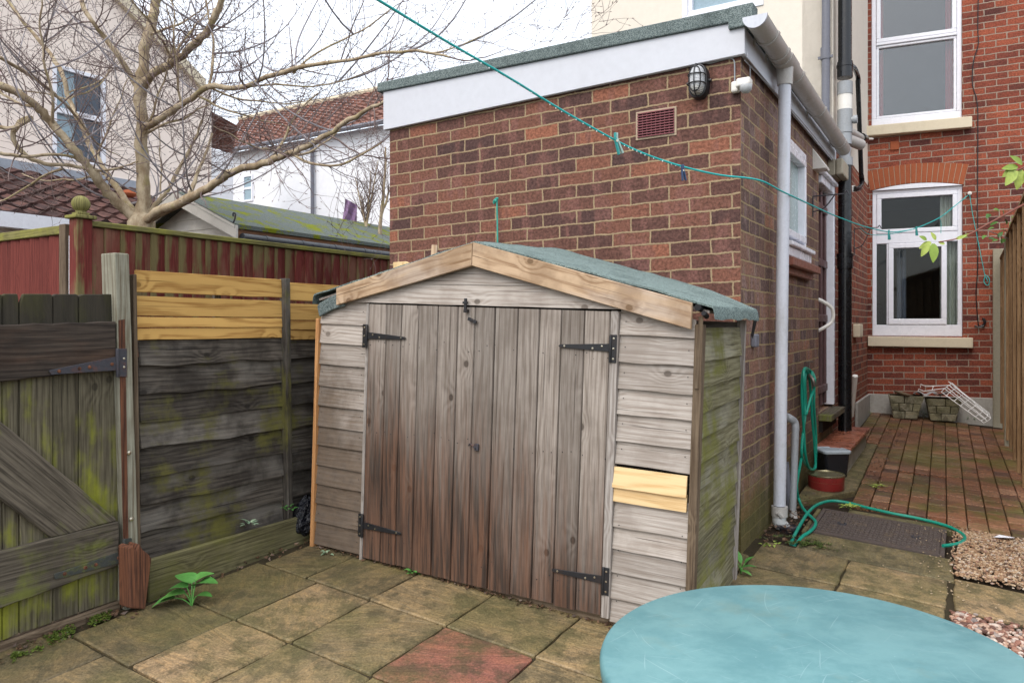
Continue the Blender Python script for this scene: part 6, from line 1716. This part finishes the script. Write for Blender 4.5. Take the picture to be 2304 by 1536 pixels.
# moss: creeping carpet along the gate foot and the gully
mb = MB()
for i in range(1500):
    f_ = rs.random(); u_ = lerp(25, 250, f_); v_ = lerp(1470, 1375, f_) + rs.gauss(0, 7) + 4
    if mnoise.noise(Vector((u_ * .03, v_ * .03, 1))) < -.02: continue
    p = gpix(u_, v_, rs.uniform(0, .008)); a_ = rs.uniform(0, 6.28); s_ = rs.uniform(.003, .006)
    mb.add([p + Vector((math.cos(a_ + k_) * s_, math.sin(a_ + k_) * s_, rs.uniform(0, .005))) for k_ in (0, 1.6, 3.1, 4.7)], [(0, 1, 2, 3)], rnd=rs.random())
for i in range(1500):
    u_ = rs.gauss(1800, 38); v_ = 1216 + (u_ - 1785) * .16 + rs.gauss(0, 5)
    if v_ < 1203 or v_ > 1240 or mnoise.noise(Vector((u_ * .04, v_ * .12, 4))) < 0: continue
    p = gpix(u_, v_, rs.uniform(0, .006)); a_ = rs.uniform(0, 6.28); s_ = rs.uniform(.003, .007)
    mb.add([p + Vector((math.cos(a_ + k_) * s_, math.sin(a_ + k_) * s_, rs.uniform(0, .004))) for k_ in (0, 1.6, 3.1, 4.7)], [(0, 1, 2, 3)], rnd=rs.random() * .6)
m_moss = leafmat("cushion_moss", (.035, .060, .008), (.10, .14, .02))
tag(mb.build("moss", m_moss), kind='stuff')

# leafy twig reaching in from the right
tw = thing("leafy_branch", at(2400, 420, 3.2), "thin red-brown branch with a few leaves reaching in from the right", "branch")
mb = MB()
mb.tube(smooth_path([at(2420, 400, 3.3), at(2304, 460, 3.25), at(2230, 500, 3.2), at(2170, 532, 3.2), at(2112, 545, 3.2)], 5), [.005] * 8 + [.004] * 8 + [.003] * 5, 6)
mb.tube(smooth_path([at(2420, 330, 3.3), at(2320, 370, 3.2), at(2285, 385, 3.2)], 4), .004, 6)
mb.build("twig", plain("red_twig", (.20, .07, .05), .6, .3), tw)
mb = MB()
for (u, v, du, dv, L, W_) in [(2090, 545, -.55, -1, .07, .032), (2100, 548, -.1, -1, .085, .042), (2095, 545, -1, -.5, .055, .028), (2085, 540, -.8, .4, .04, .02), (2105, 540, -.5, .9, .04, .02), (2112, 545, .9, -.2, .03, .018), (2150, 538, .9, .35, .05, .016), (2165, 535, 1, .6, .04, .014),
                              (2285, 380, -.7, -1, .09, .045), (2290, 375, -1, -.1, .075, .03), (2280, 378, -1, -.8, .06, .03), (2295, 380, -.1, -1, .09, .05), (2300, 370, -.8, .5, .07, .03), (2304, 385, .6, -1, .09, .045)]:
    leaf(mb, at(u, v, 3.2), (du, rr(-.3, .1), dv), L, W_, up=(0, -1, .3), droop=.15, fold=.2)
mb.build("leaves", m_leafy, tw)
ivy = thing("overhanging_foliage", at(2290, 490, 6.8), "dull green shrub leaves spilling over the right fence top", "shrub")
mb = MB()
for i in range(90):
    c_ = at(2310, 505, 6.3) + Vector((rr(-.22, .35), rr(-.3, .3), rr(-.16, .16)))
    leaf(mb, c_, (rr(-1, .6), rr(-1, .3), rr(-1, .6)), rr(.05, .09), rr(.03, .045), up=(rr(-.5, .5), rr(-1, 0), 1))
mb.build("leaves", m_leafd, ivy)
mb = MB(); 
for i in range(6): mb.tube([at(2330, 560, 6.4), at(2310, 505, 6.3) + Vector((rr(-.2, .3), rr(-.3, .3), rr(-.1, .15)))], .004, 5)
mb.build("stems", m_twig, ivy)

# ================================================================ neighbours beyond the fences
# pale house
CH = Plane(at(175, 300, 11).xy, DB)
ch = thing("pale_house", CH.P(0, 0), "pale pink rendered gable house behind the bare tree", "house")
tR = CH.hit(441, 300)[0]
w0_, w1_ = CH.hit(118, 250)[0], CH.hit(238, 250)[0]; wz1_ = CH.hit(175, 158)[1]; wz0_ = CH.hit(175, 365)[1]
zC = CH.hit(443, 190)[1]; tV = CH.hit(258, 0)[0]; zV = CH.hit(258, 0)[1]; sl_ = (zV - zC) / (tV - tR)
tX = tR - 5.0; zX = zC + sl_ * (tX - tR)
mb = MB()
def gab(t0, t1, z0, z1=None): mb.poly(CH, [(t0, z0), (t1, z0), (t1, z1 if z1 else zC + sl_ * (t1 - tR)), (t0, z1 if z1 else zC + sl_ * (t0 - tR))], -.3, 0)
gab(tX, w0_, 0); gab(w0_, w1_, 0, wz0_); gab(w0_, w1_, wz1_); gab(w1_, tR, 0)
gab(tX - 6, tX, 0, None)
mb.slab(Plane(CH.P(tR, 0).xy, DA), 0.0, 4.0, 0, zC, -.3, .0)
mb.build("wall", m_pink, ch, off=False)
mb = MB(); mb.poly(CH, [(tR + .12, zC - .12 * sl_ * -1 - .02), (tR + .12, zC + .10), (tX, zX + .12), (tX, zX - .02)], -.5, .10); mb.build("verge", m_sill, ch)
mb = MB(); frame(mb, CH, w0_, w1_, wz0_, wz1_, .06, -.08, .01); zm = CH.hit(175, 258)[1]; mb.slab(CH, w0_ + .06, w1_ - .06, zm - .04, zm + .04, -.08, .015); tm_ = lerp(w0_, w1_, .42)
w_ = mb.build("window", m_upvc, ch, bevel=.005)
mb = MB(); mb.slab(CH, w0_ + .06, tm_, wz0_ + .06, zm - .04, -.05, -.04); mb.slab(CH, w0_ + .06, tm_, zm + .04, wz1_ - .06, -.05, -.04); mb.build("blind", m_blueblind, w_)
mb = MB(); mb.slab(CH, tm_, w1_ - .06, wz0_ + .06, zm - .04, -.05, -.04); mb.slab(CH, tm_, w1_ - .06, zm + .04, wz1_ - .06, -.05, -.04); mb.build("pane", plain("dark_blue_glass", (.035, .05, .075), .15, .6, dirt=.2, dcol=(.15, .18, .22), dscale=3), w_)
# lean-to roof of the pale house
zt1 = CH.hit(175, 405)[1]; OF = 2.4
e0_ = CH.hit(75, 486, OF); ez = e0_[1]; te = CH.hit(352, 470, OF * .2)[0]
mb = MB()
nR_ = int(math.hypot(OF, zt1 - ez) / .26)
tL_ = CH.hit(-300, 480)[0] - 1.5
for r_ in range(nR_):
    f0_, f1_ = r_ / nR_, (r_ + 1) / nR_
    n = 150
    vs = []
    for i in range(n + 1):
        t = lerp(tL_, te, i / n); ph = math.sin(t * 2 * math.pi / .24)
        s_ = .018 * ph + (.010 if ph > .6 else 0)
        vs += [CH.P(t, lerp(ez, zt1, f0_) + .035 + s_ + rr(-.003, .003), lerp(OF, 0, f0_) + .02), CH.P(t, lerp(ez, zt1, f1_) + s_, lerp(OF, 0, f1_)), CH.P(t, lerp(ez, zt1, f0_) + .0, lerp(OF, 0, f0_) + .0)]
    mb.add(vs, [(3 * i, 3 * i + 3, 3 * i + 4, 3 * i + 1) for i in range(n)] + [(3 * i + 2, 3 * i + 5, 3 * i + 3, 3 * i) for i in range(n)], grain=CH.d3, smooth=False, rnd=.2)
lt_ = mb.build("lean_to_roof", m_tile2, ch)
mb = MB(); mb.poly(CH, [(tL_, zt1 - .02), (te, zt1 - .02), (te, zt1 + .13), (tL_, zt1 + .13)], .0, .03); mb.build("flashing", m_lead, ch)
mb = MB(); mb.slab(CH, tL_, CH.hit(160, 500, OF)[0], ez - .16, ez + .01, OF - .10, OF + .04); mb.build("gutter", m_upvc, ch)
mb = MB(); mb.slab(CH, tL_, te, 0, ez - .02, OF - .4, OF - .2); mb.hexa([CH.P(te - .05, 0, .0), CH.P(te - .05, 0, OF - .2), CH.P(te - .05, ez - .05, OF - .2), CH.P(te - .05, zt1 - .05, .0), CH.P(te - .15, 0, 0), CH.P(te - .15, 0, OF - .2), CH.P(te - .15, ez - .05, OF - .2), CH.P(te - .15, zt1 - .05, 0)]); mb.build("lean_to_wall", m_pink, ch)
mb = MB(); mb.blob(CH.at(290, 436, 1.2), (.10, .10, .06), n=10); o = mb.build("orange_ball", m_arch); tag(o, "small orange ball-like thing on the tiled lean-to roof behind the tree trunk", "ball")

# white terrace with pantile roof
WB = Plane(at(700, 300, 18).xy, DA)
wb_ = thing("white_terrace", WB.P(0, 0), "white rendered building with an orange pantile roof behind the outbuilding", "building")
ez1 = WB.hit(525, 347)[1]; ez2 = WB.hit(880, 275)[1]; ez_ = (ez1 + ez2) / 2
tl_ = WB.hit(478, 300)[0]; trr = WB.hit(1000, 300)[0]
mb = MB(); mb.slab(WB, trr, tl_, 0, ez_, -.3, 0); mb.build("wall", m_whitewall, wb_, off=False)
rz = WB.hit(700, 237, -3.4)[1]
def roofrows(mb, P0, P1, P2, P3, rows, tw, grain):
    """pantile slope: P0-P1 eave, P3-P2 ridge"""
    L = (P1 - P0).length; n = int(L / tw * 4)
    up_ = (P1 - P0).cross(P3 - P0).normalized()
    if up_.z < 0: up_ = -up_
    for r_ in range(rows):
        f0_, f1_ = r_ / rows, (r_ + 1) / rows; vs = []
        for i in range(n + 1):
            g_ = i / n; a_ = P0.lerp(P1, g_).lerp(P3.lerp(P2, g_), f0_); b_ = P0.lerp(P1, g_).lerp(P3.lerp(P2, g_), f1_); s_ = .03 * math.sin(g_ * L / tw * 6.283)
            vs += [a_ + up_ * (.05 + s_), b_ + up_ * s_, a_]
        mb.add(vs, [(3 * i, 3 * i + 3, 3 * i + 4, 3 * i + 1) for i in range(n)] + [(3 * i + 2, 3 * i + 5, 3 * i + 3, 3 * i) for i in range(n)], grain=grain)
mb = MB(); roofrows(mb, WB.P(WB.hit(522, 300)[0], ez_, .25), WB.P(trr, ez_, .25), WB.P(trr, rz, -3.4), WB.P(WB.hit(540, 300, -3.4)[0], rz, -3.4), 14, .26, WB.d3); mb.build("roof", m_pantile, wb_)
mb = MB(); mb.tube([WB.P(WB.hit(540, 300, -3.4)[0], rz + .04, -3.4), WB.P(trr, rz + .04, -3.4)], .10, 8); mb.build("ridge", m_sill, wb_)
mb = MB(); mb.tube([WB.P(WB.hit(522, 300)[0], ez_ - .02, .28), WB.P(trr, ez_ - .02, .28)], .06, 8); mb.tube([WB.at(702, 330, .08), WB.at(704, 600, .08)], .045, 8); mb.build("gutter", m_midpipe, wb_)
mb = MB()
a_ = WB.hit(570, 392); b_ = WB.hit(548, 455); frame(mb, WB, a_[0], b_[0], b_[1], a_[1], .05, -.05, .03); mb.slab(WB, a_[0] + .05, b_[0] - .05, (a_[1] + b_[1]) / 2 - .03, (a_[1] + b_[1]) / 2 + .03, -.04, .02); w_ = mb.build("window", m_upvc, wb_)
mb = MB(); mb.slab(WB, a_[0] + .05, b_[0] - .05, b_[1] + .05, a_[1] - .05, -.01, .004); mb.build("pane", m_blueblind, w_)
mb = MB(); roofrows(mb, at(525, 347, 17.6), at(470, 330, 13.6), at(440, 232, 12.8), at(538, 285, 17.2), 12, .26, CH.d3); mb.build("side_roof", m_pantile, wb_)
mb = MB(); mb.add([at(525, 349, 17.6), at(470, 332, 13.6), at(470, 560, 13.6), at(525, 560, 17.6)], [(0, 1, 2, 3)]); mb.build("side_wall", m_whitewall, wb_)

# garden cabin with the mossy roof
Kb = at(548, 512, 7.2)
OG = Plane(Kb.xy, DA); OS = Plane(Kb.xy, DB)
cb = thing("garden_cabin", OG.P(0, 0), "cream boarded garden cabin with a mossy felt roof and black gutter beyond the fence", "outbuilding")
pk = OG.hit(437, 447); ev = OG.hit(552, 500); lf = OG.hit(358, 498)
half_w = pk[0]; ezb = ev[1] - .02
mb = MB()
z = 0
rows_n = 18
for i in range(30):
    z0 = i * .115; z1 = z0 + .125
    if z0 > pk[1] - .1: break
    slp = (pk[1] - ezb) / half_w
    def zt2(t): return min(ezb + slp * t if t < half_w else pk[1] - slp * (t - half_w), 9)
    tmin = max(0, (z0 - ezb) / slp + .02) if z0 > ezb else 0; tmax = 2 * half_w - tmin
    lap(mb, OG, tmin, tmax, z0, z1, .012, .0, n=16, ztop=lambda t, z1=z1: min(z1, zt2(t) - .01) if zt2(t) - .01 > z0 + .001 else z0 + .001, wave=.0005)
mb.build("gable_wall", m_cab, cb)
mb = MB(); mb.slab(OS, .0, 3.6, 0, ezb - .0, -.1, 0); mb.build("side_wall", m_postside, cb)
Lr = 3.7
mb = MB(); R0 = [OG.P(-.16, ezb - .03, .22), OG.P(half_w, pk[1] + .05, .22)]
sh = DB.to_3d()
vs = []; nq = 16
for j in range(nq + 1):
    for i in range(9):
        p_ = R0[0].lerp(R0[1], i / 8) + sh * (Lr * j / nq) + Vector((0, 0, .012 * mnoise.noise(Vector((i, j, 3)))))
        vs.append(p_)
mb.add(vs, [(j * 9 + i, j * 9 + i + 1, (j + 1) * 9 + i + 1, (j + 1) * 9 + i) for j in range(nq) for i in range(8)], smooth=True)
n0 = len(vs); mb.add([v - Vector((0, 0, .04)) for v in vs], [(j * 9 + i + 1, j * 9 + i, (j + 1) * 9 + i, (j + 1) * 9 + i + 1) for j in range(nq) for i in range(8)])
mb.add([R0[0], R0[0] + sh * Lr, R0[0] + sh * Lr - Vector((0, 0, .04)), R0[0] - Vector((0, 0, .04))], [(0, 1, 2, 3)])
L0_ = OG.P(2 * half_w + .16, ezb - .03, .22); mb.add([R0[1], L0_, L0_ + sh * Lr, R0[1] + sh * Lr], [(0, 1, 2, 3)])
mb.build("roof", m_mossfelt, cb)
mb = MB(); mb.poly(OG, [(-.17, ezb - .17), (-.17, ezb - .045), (half_w - .005, pk[1] + .04), (half_w - .005, pk[1] - .09)], .19, .215); mb.poly(OG, [(2 * half_w + .17, ezb - .17), (half_w + .005, pk[1] - .09), (half_w + .005, pk[1] + .04), (2 * half_w + .17, ezb - .045)], .19, .215); mb.build("bargeboard", m_cab, cb)
m_fasc = wood('brown_fascia_board', (.22, .11, .06), (.09, .045, .025), knots=.2)
mb = MB(); mb.slab(OS, -.20, 3.5, ezb - .19, ezb - .075, .13, .145); mb.build("fascia", m_fasc, cb)
mb = MB(); mb.tube([OS.P(-.16, ezb - .16, .19), OS.P(3.5, ezb - .16, .19)], .045, 12)
m_gcab = plain('dark_gutter', (.035, .04, .048), .35, .5, dirt=.3, dcol=(.08, .08, .08))
for t_ in [.1 + .45 * i for i in range(8)]: mb.tube([OS.P(t_, ezb - .16, .19), OS.P(t_ + .03, ezb - .16, .19)], .049, 12)
mb.tube([OS.P(-.10, ezb - .16, .19), OS.P(-.10, ezb - .30, .19), OS.P(-.02, ezb - .45, .04)], .03, 8); mb.build("gutter", m_gcab, cb)
mb = MB(); c_ = OG.at(525, 487, .22); mb.tube(smooth_path([c_, c_ + Vector((0, 0, .03)), c_ + Vector((.02, 0, .025)), c_ + Vector((.015, 0, -.02)), c_ + Vector((.0, 0, -.06))], 4), .008, 6); mb.build("hook", m_rust, cb)

# ================================================================ bare trees
rt = random.Random(21)
class Tree:
    def __init__(s): s.limb = MB(); s.twig = MB(); s.shoot = MB(); s.n = 0
    def trace(s, px, r0, r1, Zs=None, mb=None):
        """limb along traced points (u, v, Z); radii in metres"""
        pts = smooth_path([at(*p) for p in px], 4); n = len(pts)
        # small knuckles
        pts = [p + Vector((rt.uniform(-1, 1), rt.uniform(-1, 1), rt.uniform(-1, 1))) * r0 * .2 for p in pts]
        rad = [.9 * lerp(r0, r1, i / (n - 1)) * (1 + .22 * mnoise.noise(p * 11)) for i, p in enumerate(pts)]
        (mb or s.limb).tube(pts, rad, 10 if r0 > .03 else 7)
        return pts, rad
    def grow(s, p, d, L, r, depth, upw=.25, curl=.35):
        """crooked twig with forks; ends in buds"""
        n = max(3, int(L / .055)); pts = [p]; q = Vector(p); d = Vector(d).normalized(); rad = [r]
        kids = []
        for i in range(n):
            d = (d + Vector((rt.gauss(0, curl), rt.gauss(0, curl), rt.gauss(0, curl) + upw)) * .28).normalized()
            q = q + d * (L / n); pts.append(q.copy()); rad.append(lerp(r, r * .35, (i + 1) / n))
            if depth > 0 and i > 0 and rt.random() < .62: kids.append((q.copy(), d.copy(), rad[-1], i / n))
        tgt = s.twig if r < .009 else s.limb
        tgt.tube(pts, rad, 4 if r < .004 else 5, cap=False, smooth=r > .004)
        s.n += 1
        if depth == 0 or r < .003:
            e = pts[-1]; dd = d * .02; x = d.cross(Vector((.3, .5, .8))).normalized() * .0035; y = d.cross(x).normalized() * .0035
            tgt.add([e - dd * .3, e + x, e + y, e - x, e - y, e + dd], [(0, 1, 2), (0, 2, 3), (0, 3, 4), (0, 4, 1), (5, 2, 1), (5, 3, 2), (5, 4, 3), (5, 1, 4)])
        for (k, kd, kr, f) in kids:
            ax = Vector((rt.gauss(0, 1), rt.gauss(0, 1), rt.gauss(0, 1))); ax = (ax - kd * ax.dot(kd)).normalized()
            s.grow(k, kd * .75 + ax * .75, L * rt.uniform(.35, .62), max(kr * .62, .0019), depth - 1, upw, curl)
    def shootup(s, p, d, L, r):
        """smooth whippy water shoot curving upward"""
        n = 12; q = Vector(p); d = Vector(d).normalized(); pts = [q.copy()]; side = Vector((rt.gauss(0, .05), rt.gauss(0, .05), 0))
        for i in range(n):
            d = (d + Vector((0, 0, .13)) + side + Vector((rt.gauss(0, .03), rt.gauss(0, .03), 0))).normalized(); q = q + d * L / n; pts.append(q.copy())
            if i > 3 and rt.random() < .28:
                ax = Vector((rt.gauss(0, 1), rt.gauss(0, 1), rt.gauss(0, .4)))
                s.twig.tube([q, q + (d + ax * .3).normalized() * rt.uniform(.03, .12)], [.0022, .0015], 4, cap=False)
        s.shoot.tube(pts, [lerp(r, r * .3, i / n) for i in range(n + 1)], 5, cap=False)
T = Tree(); TZ = 6.4
limbs = []
def L_(px, r0, r1): limbs.append(T.trace(px, r0, r1))
L_([(318, 520, 6.4), (320, 480, 6.4), (324, 420, 6.4), (320, 330, 6.4), (316, 230, 6.4), (320, 170, 6.4), (326, 110, 6.4), (340, 50, 6.45), (350, 0, 6.5), (356, -70, 6.5)], .064, .042)
L_([(322, 195, 6.4), (345, 165, 6.3), (390, 138, 6.2), (430, 108, 6.1), (462, 75, 6.0), (485, 35, 5.95), (500, 0, 5.9), (520, -60, 5.8)], .042, .026)
L_([(318, 290, 6.4), (345, 278, 6.3), (385, 250, 6.2), (430, 222, 6.1), (470, 196, 6.0), (540, 197, 5.9), (600, 175, 5.8), (690, 150, 5.7), (768, 138, 5.6), (860, 121, 5.5), (940, 116, 5.4), (1010, 128, 5.35)], .034, .009)
L_([(322, 500, 6.4), (370, 470, 6.2), (440, 440, 6.0), (490, 405, 5.9), (530, 385, 5.85), (590, 368, 5.8), (650, 345, 5.7), (700, 325, 5.65), (750, 295, 5.6), (800, 262, 5.5), (850, 236, 5.4), (880, 228, 5.35)], .046, .013)
L_([(655, 345, 5.7), (700, 368, 5.65), (760, 372, 5.6), (810, 350, 5.5), (860, 320, 5.4)], .014, .006)
L_([(310, 495, 6.4), (270, 460, 6.3), (235, 425, 6.2), (205, 385, 6.1), (175, 345, 6.0), (140, 305, 5.95), (105, 262, 5.9), (70, 230, 5.8), (20, 200, 5.7), (-60, 175, 5.6)], .050, .030)
L_([(312, 500, 6.4), (290, 460, 6.5), (262, 420, 6.6), (232, 380, 6.7), (205, 330, 6.8), (180, 275, 6.8), (155, 225, 6.9), (140, 170, 6.9), (105, 110, 7.0), (60, 60, 7.0), (10, -10, 7.1)], .034, .016)
L_([(314, 200, 6.4), (290, 165, 6.4), (265, 125, 6.3), (235, 85, 6.3), (208, 50, 6.2), (186, 10, 6.2), (170, -50, 6.2)], .028, .018)
L_([(325, 495, 6.4), (350, 460, 6.6), (378, 430, 6.7), (395, 395, 6.8), (420, 350, 6.9), (440, 310, 7.0), (455, 270, 7.0)], .026, .012)
L_([(160, 262, 5.9), (120, 263, 5.9), (75, 268, 5.8), (40, 285, 5.8), (30, 318, 5.8), (55, 348, 5.9), (100, 368, 6.0), (170, 373, 6.1)], .022, .015) if False else None
L_([(70, 265, 5.8), (38, 282, 5.8), (31, 315, 5.8), (52, 345, 5.85), (100, 368, 5.9), (160, 372, 6.0), (215, 385, 6.1)], .024, .016)
L_([(70, 265, 5.8), (30, 288, 5.75), (-30, 282, 5.7)], .020, .016)
L_([(330, 500, 6.4), (400, 462, 6.3), (430, 430, 6.4), (445, 385, 6.5), (462, 350, 6.6), (478, 300, 6.7)], .028, .010)
L_([(0, 130, 5.6), (60, 165, 5.8), (120, 210, 6.0), (165, 255, 6.2), (200, 300, 6.4)], .016, .012)
L_([(0, 345, 5.7), (60, 352, 5.8), (130, 348, 5.9), (200, 362, 6.1)], .016, .012)
L_([(470, 196, 6.0), (478, 150, 6.0), (480, 90, 6.1), (470, 40, 6.2), (460, -20, 6.2)], .014, .008)
L_([(660, 165, 5.75), (700, 128, 5.7), (760, 95, 5.65), (830, 60, 5.6), (880, 20, 5.5)], .010, .005)
L_([(940, 116, 5.4), (985, 118, 5.4), (1030, 105, 5.35), (1075, 85, 5.3), (1120, 66, 5.3)], .008, .003)
L_([(540, 197, 5.9), (620, 190, 5.8), (700, 195, 5.8), (780, 180, 5.7), (850, 150, 5.6)], .010, .004)
L_([(140, 380, 6.1), (100, 395, 6.1), (60, 420, 6.1), (20, 445, 6.1), (-20, 460, 6.1)], .012, .006)
for pts, rad in limbs:
    L = sum((pts[i + 1] - pts[i]).length for i in range(len(pts) - 1))
    nt_ = int(L / .19)
    for i in range(nt_):
        k = rt.uniform(.12, 1) * (len(pts) - 2); j = int(k)
        p = pts[j].lerp(pts[j + 1], k - j); d = (pts[j + 1] - pts[j]).normalized()
        ax = Vector((rt.gauss(0, 1), rt.gauss(0, .8), rt.gauss(.35, .8))); ax = (ax - d * ax.dot(d)).normalized()
        T.grow(p, d * .35 + ax, rt.uniform(.22, .62), min(.0065, rad[j] * .35), 2, .22)
    for i in range(int(L / .55)):
        k = rt.uniform(.15, .95) * (len(pts) - 2); j = int(k); d = (pts[j + 1] - pts[j]).normalized()
        ax = Vector((rt.gauss(.3, 1), rt.gauss(0, .7), rt.gauss(.3, .8))); ax = (ax - d * ax.dot(d)).normalized()
        T.grow(pts[j], d * .6 + ax, rt.uniform(.7, 1.1), min(.013, rad[j] * .45), 3, .12, .45)
    for i in range(int(L / .36)):
        k = rt.uniform(.1, .9) * (len(pts) - 2); j = int(k)
        T.shootup(pts[j], Vector((rt.gauss(0, 1), rt.gauss(0, .6), .15)), rt.uniform(.8, 1.7), rt.uniform(.006, .010))
    e = pts[-1]; d = (pts[-1] - pts[-3]).normalized(); T.grow(e, d, .45, rad[-1] * .8, 2, .15)
L_tr = thing("bare_tree", Vector((at(318, 600, 6.4).x, 6.4, .1)), "large bare spreading tree with pale bark behind the red fence", "tree")
mb = T.limb; b0 = at(318, 500, 6.4); mb.tube([Vector((b0.x, b0.y, .0)), Vector((b0.x, b0.y, 1.4)), b0, at(319, 480, 6.4)], [.13, .12, .11, .07], 14)
T.limb.build("trunk", m_bark, L_tr); T.twig.build("twigs", m_twig, L_tr); T.shoot.build("shoots", m_shoot, L_tr)
# small budding shrub in front of the white wall
T2 = Tree()
sbp = at(825, 500, 9.5)
for (u, v) in [(800, 400), (835, 385), (815, 440), (850, 360)]:
    pts, rad = T2.trace([(820, 640, 9.5), (824, 520, 9.5), (lerp(824, u, .5), lerp(520, v, .5), 9.5), (u, v, 9.5)], .022, .006)
    for i in range(16):
        k = rt.uniform(.4, 1) * (len(pts) - 2); T2.grow(pts[int(k)], Vector((rt.gauss(0, .6), rt.gauss(0, .5), 1)), rt.uniform(.2, .45), .005, 1, .3)
for (u, v) in [(875, 420), (868, 330)]:
    pts, rad = T2.trace([(850, 640, 9.3), (856, 500, 9.3), (lerp(862, u, .6), lerp(480, v, .5), 9.3), (u, v, 9.3)], .03, .01)
    for i in range(14):
        k = rt.uniform(.4, 1) * (len(pts) - 2); T2.grow(pts[int(k)], Vector((rt.gauss(0, .6), rt.gauss(0, .5), 1)), rt.uniform(.25, .6), .005, 1, .3)
s2 = thing("budding_shrub", Vector((sbp.x, 9.5, 0)), "small bare budding shrub against the white wall beside the brick extension", "shrub")
T2.limb.build("stems", m_bark, s2); T2.twig.build("twigs", m_twig, s2)
mb = MB(); c_ = [at(777, 447, 9.6), at(805, 462, 9.6), at(803, 500, 9.6), at(768, 500, 9.6)]
n_ = 8; vs = []
for j in range(n_ + 1):
    for i in range(n_ + 1):
        p_ = c_[0].lerp(c_[1], i / n_).lerp(c_[3].lerp(c_[2], i / n_), j / n_); vs.append(p_ + Vector((0, .03 * math.sin(i * 1.3 + j * .3), 0)))
mb.add(vs, [(j * 9 + i, j * 9 + i + 1, (j + 1) * 9 + i + 1, (j + 1) * 9 + i) for j in range(n_) for i in range(n_)], smooth=True)
o = mb.build("purple_cloth", m_purple); tag(o, "small purple cloth hanging on the shrub by the white wall", "cloth")

for o in bpy.data.objects:
    if '_w' in o: del o['_w']
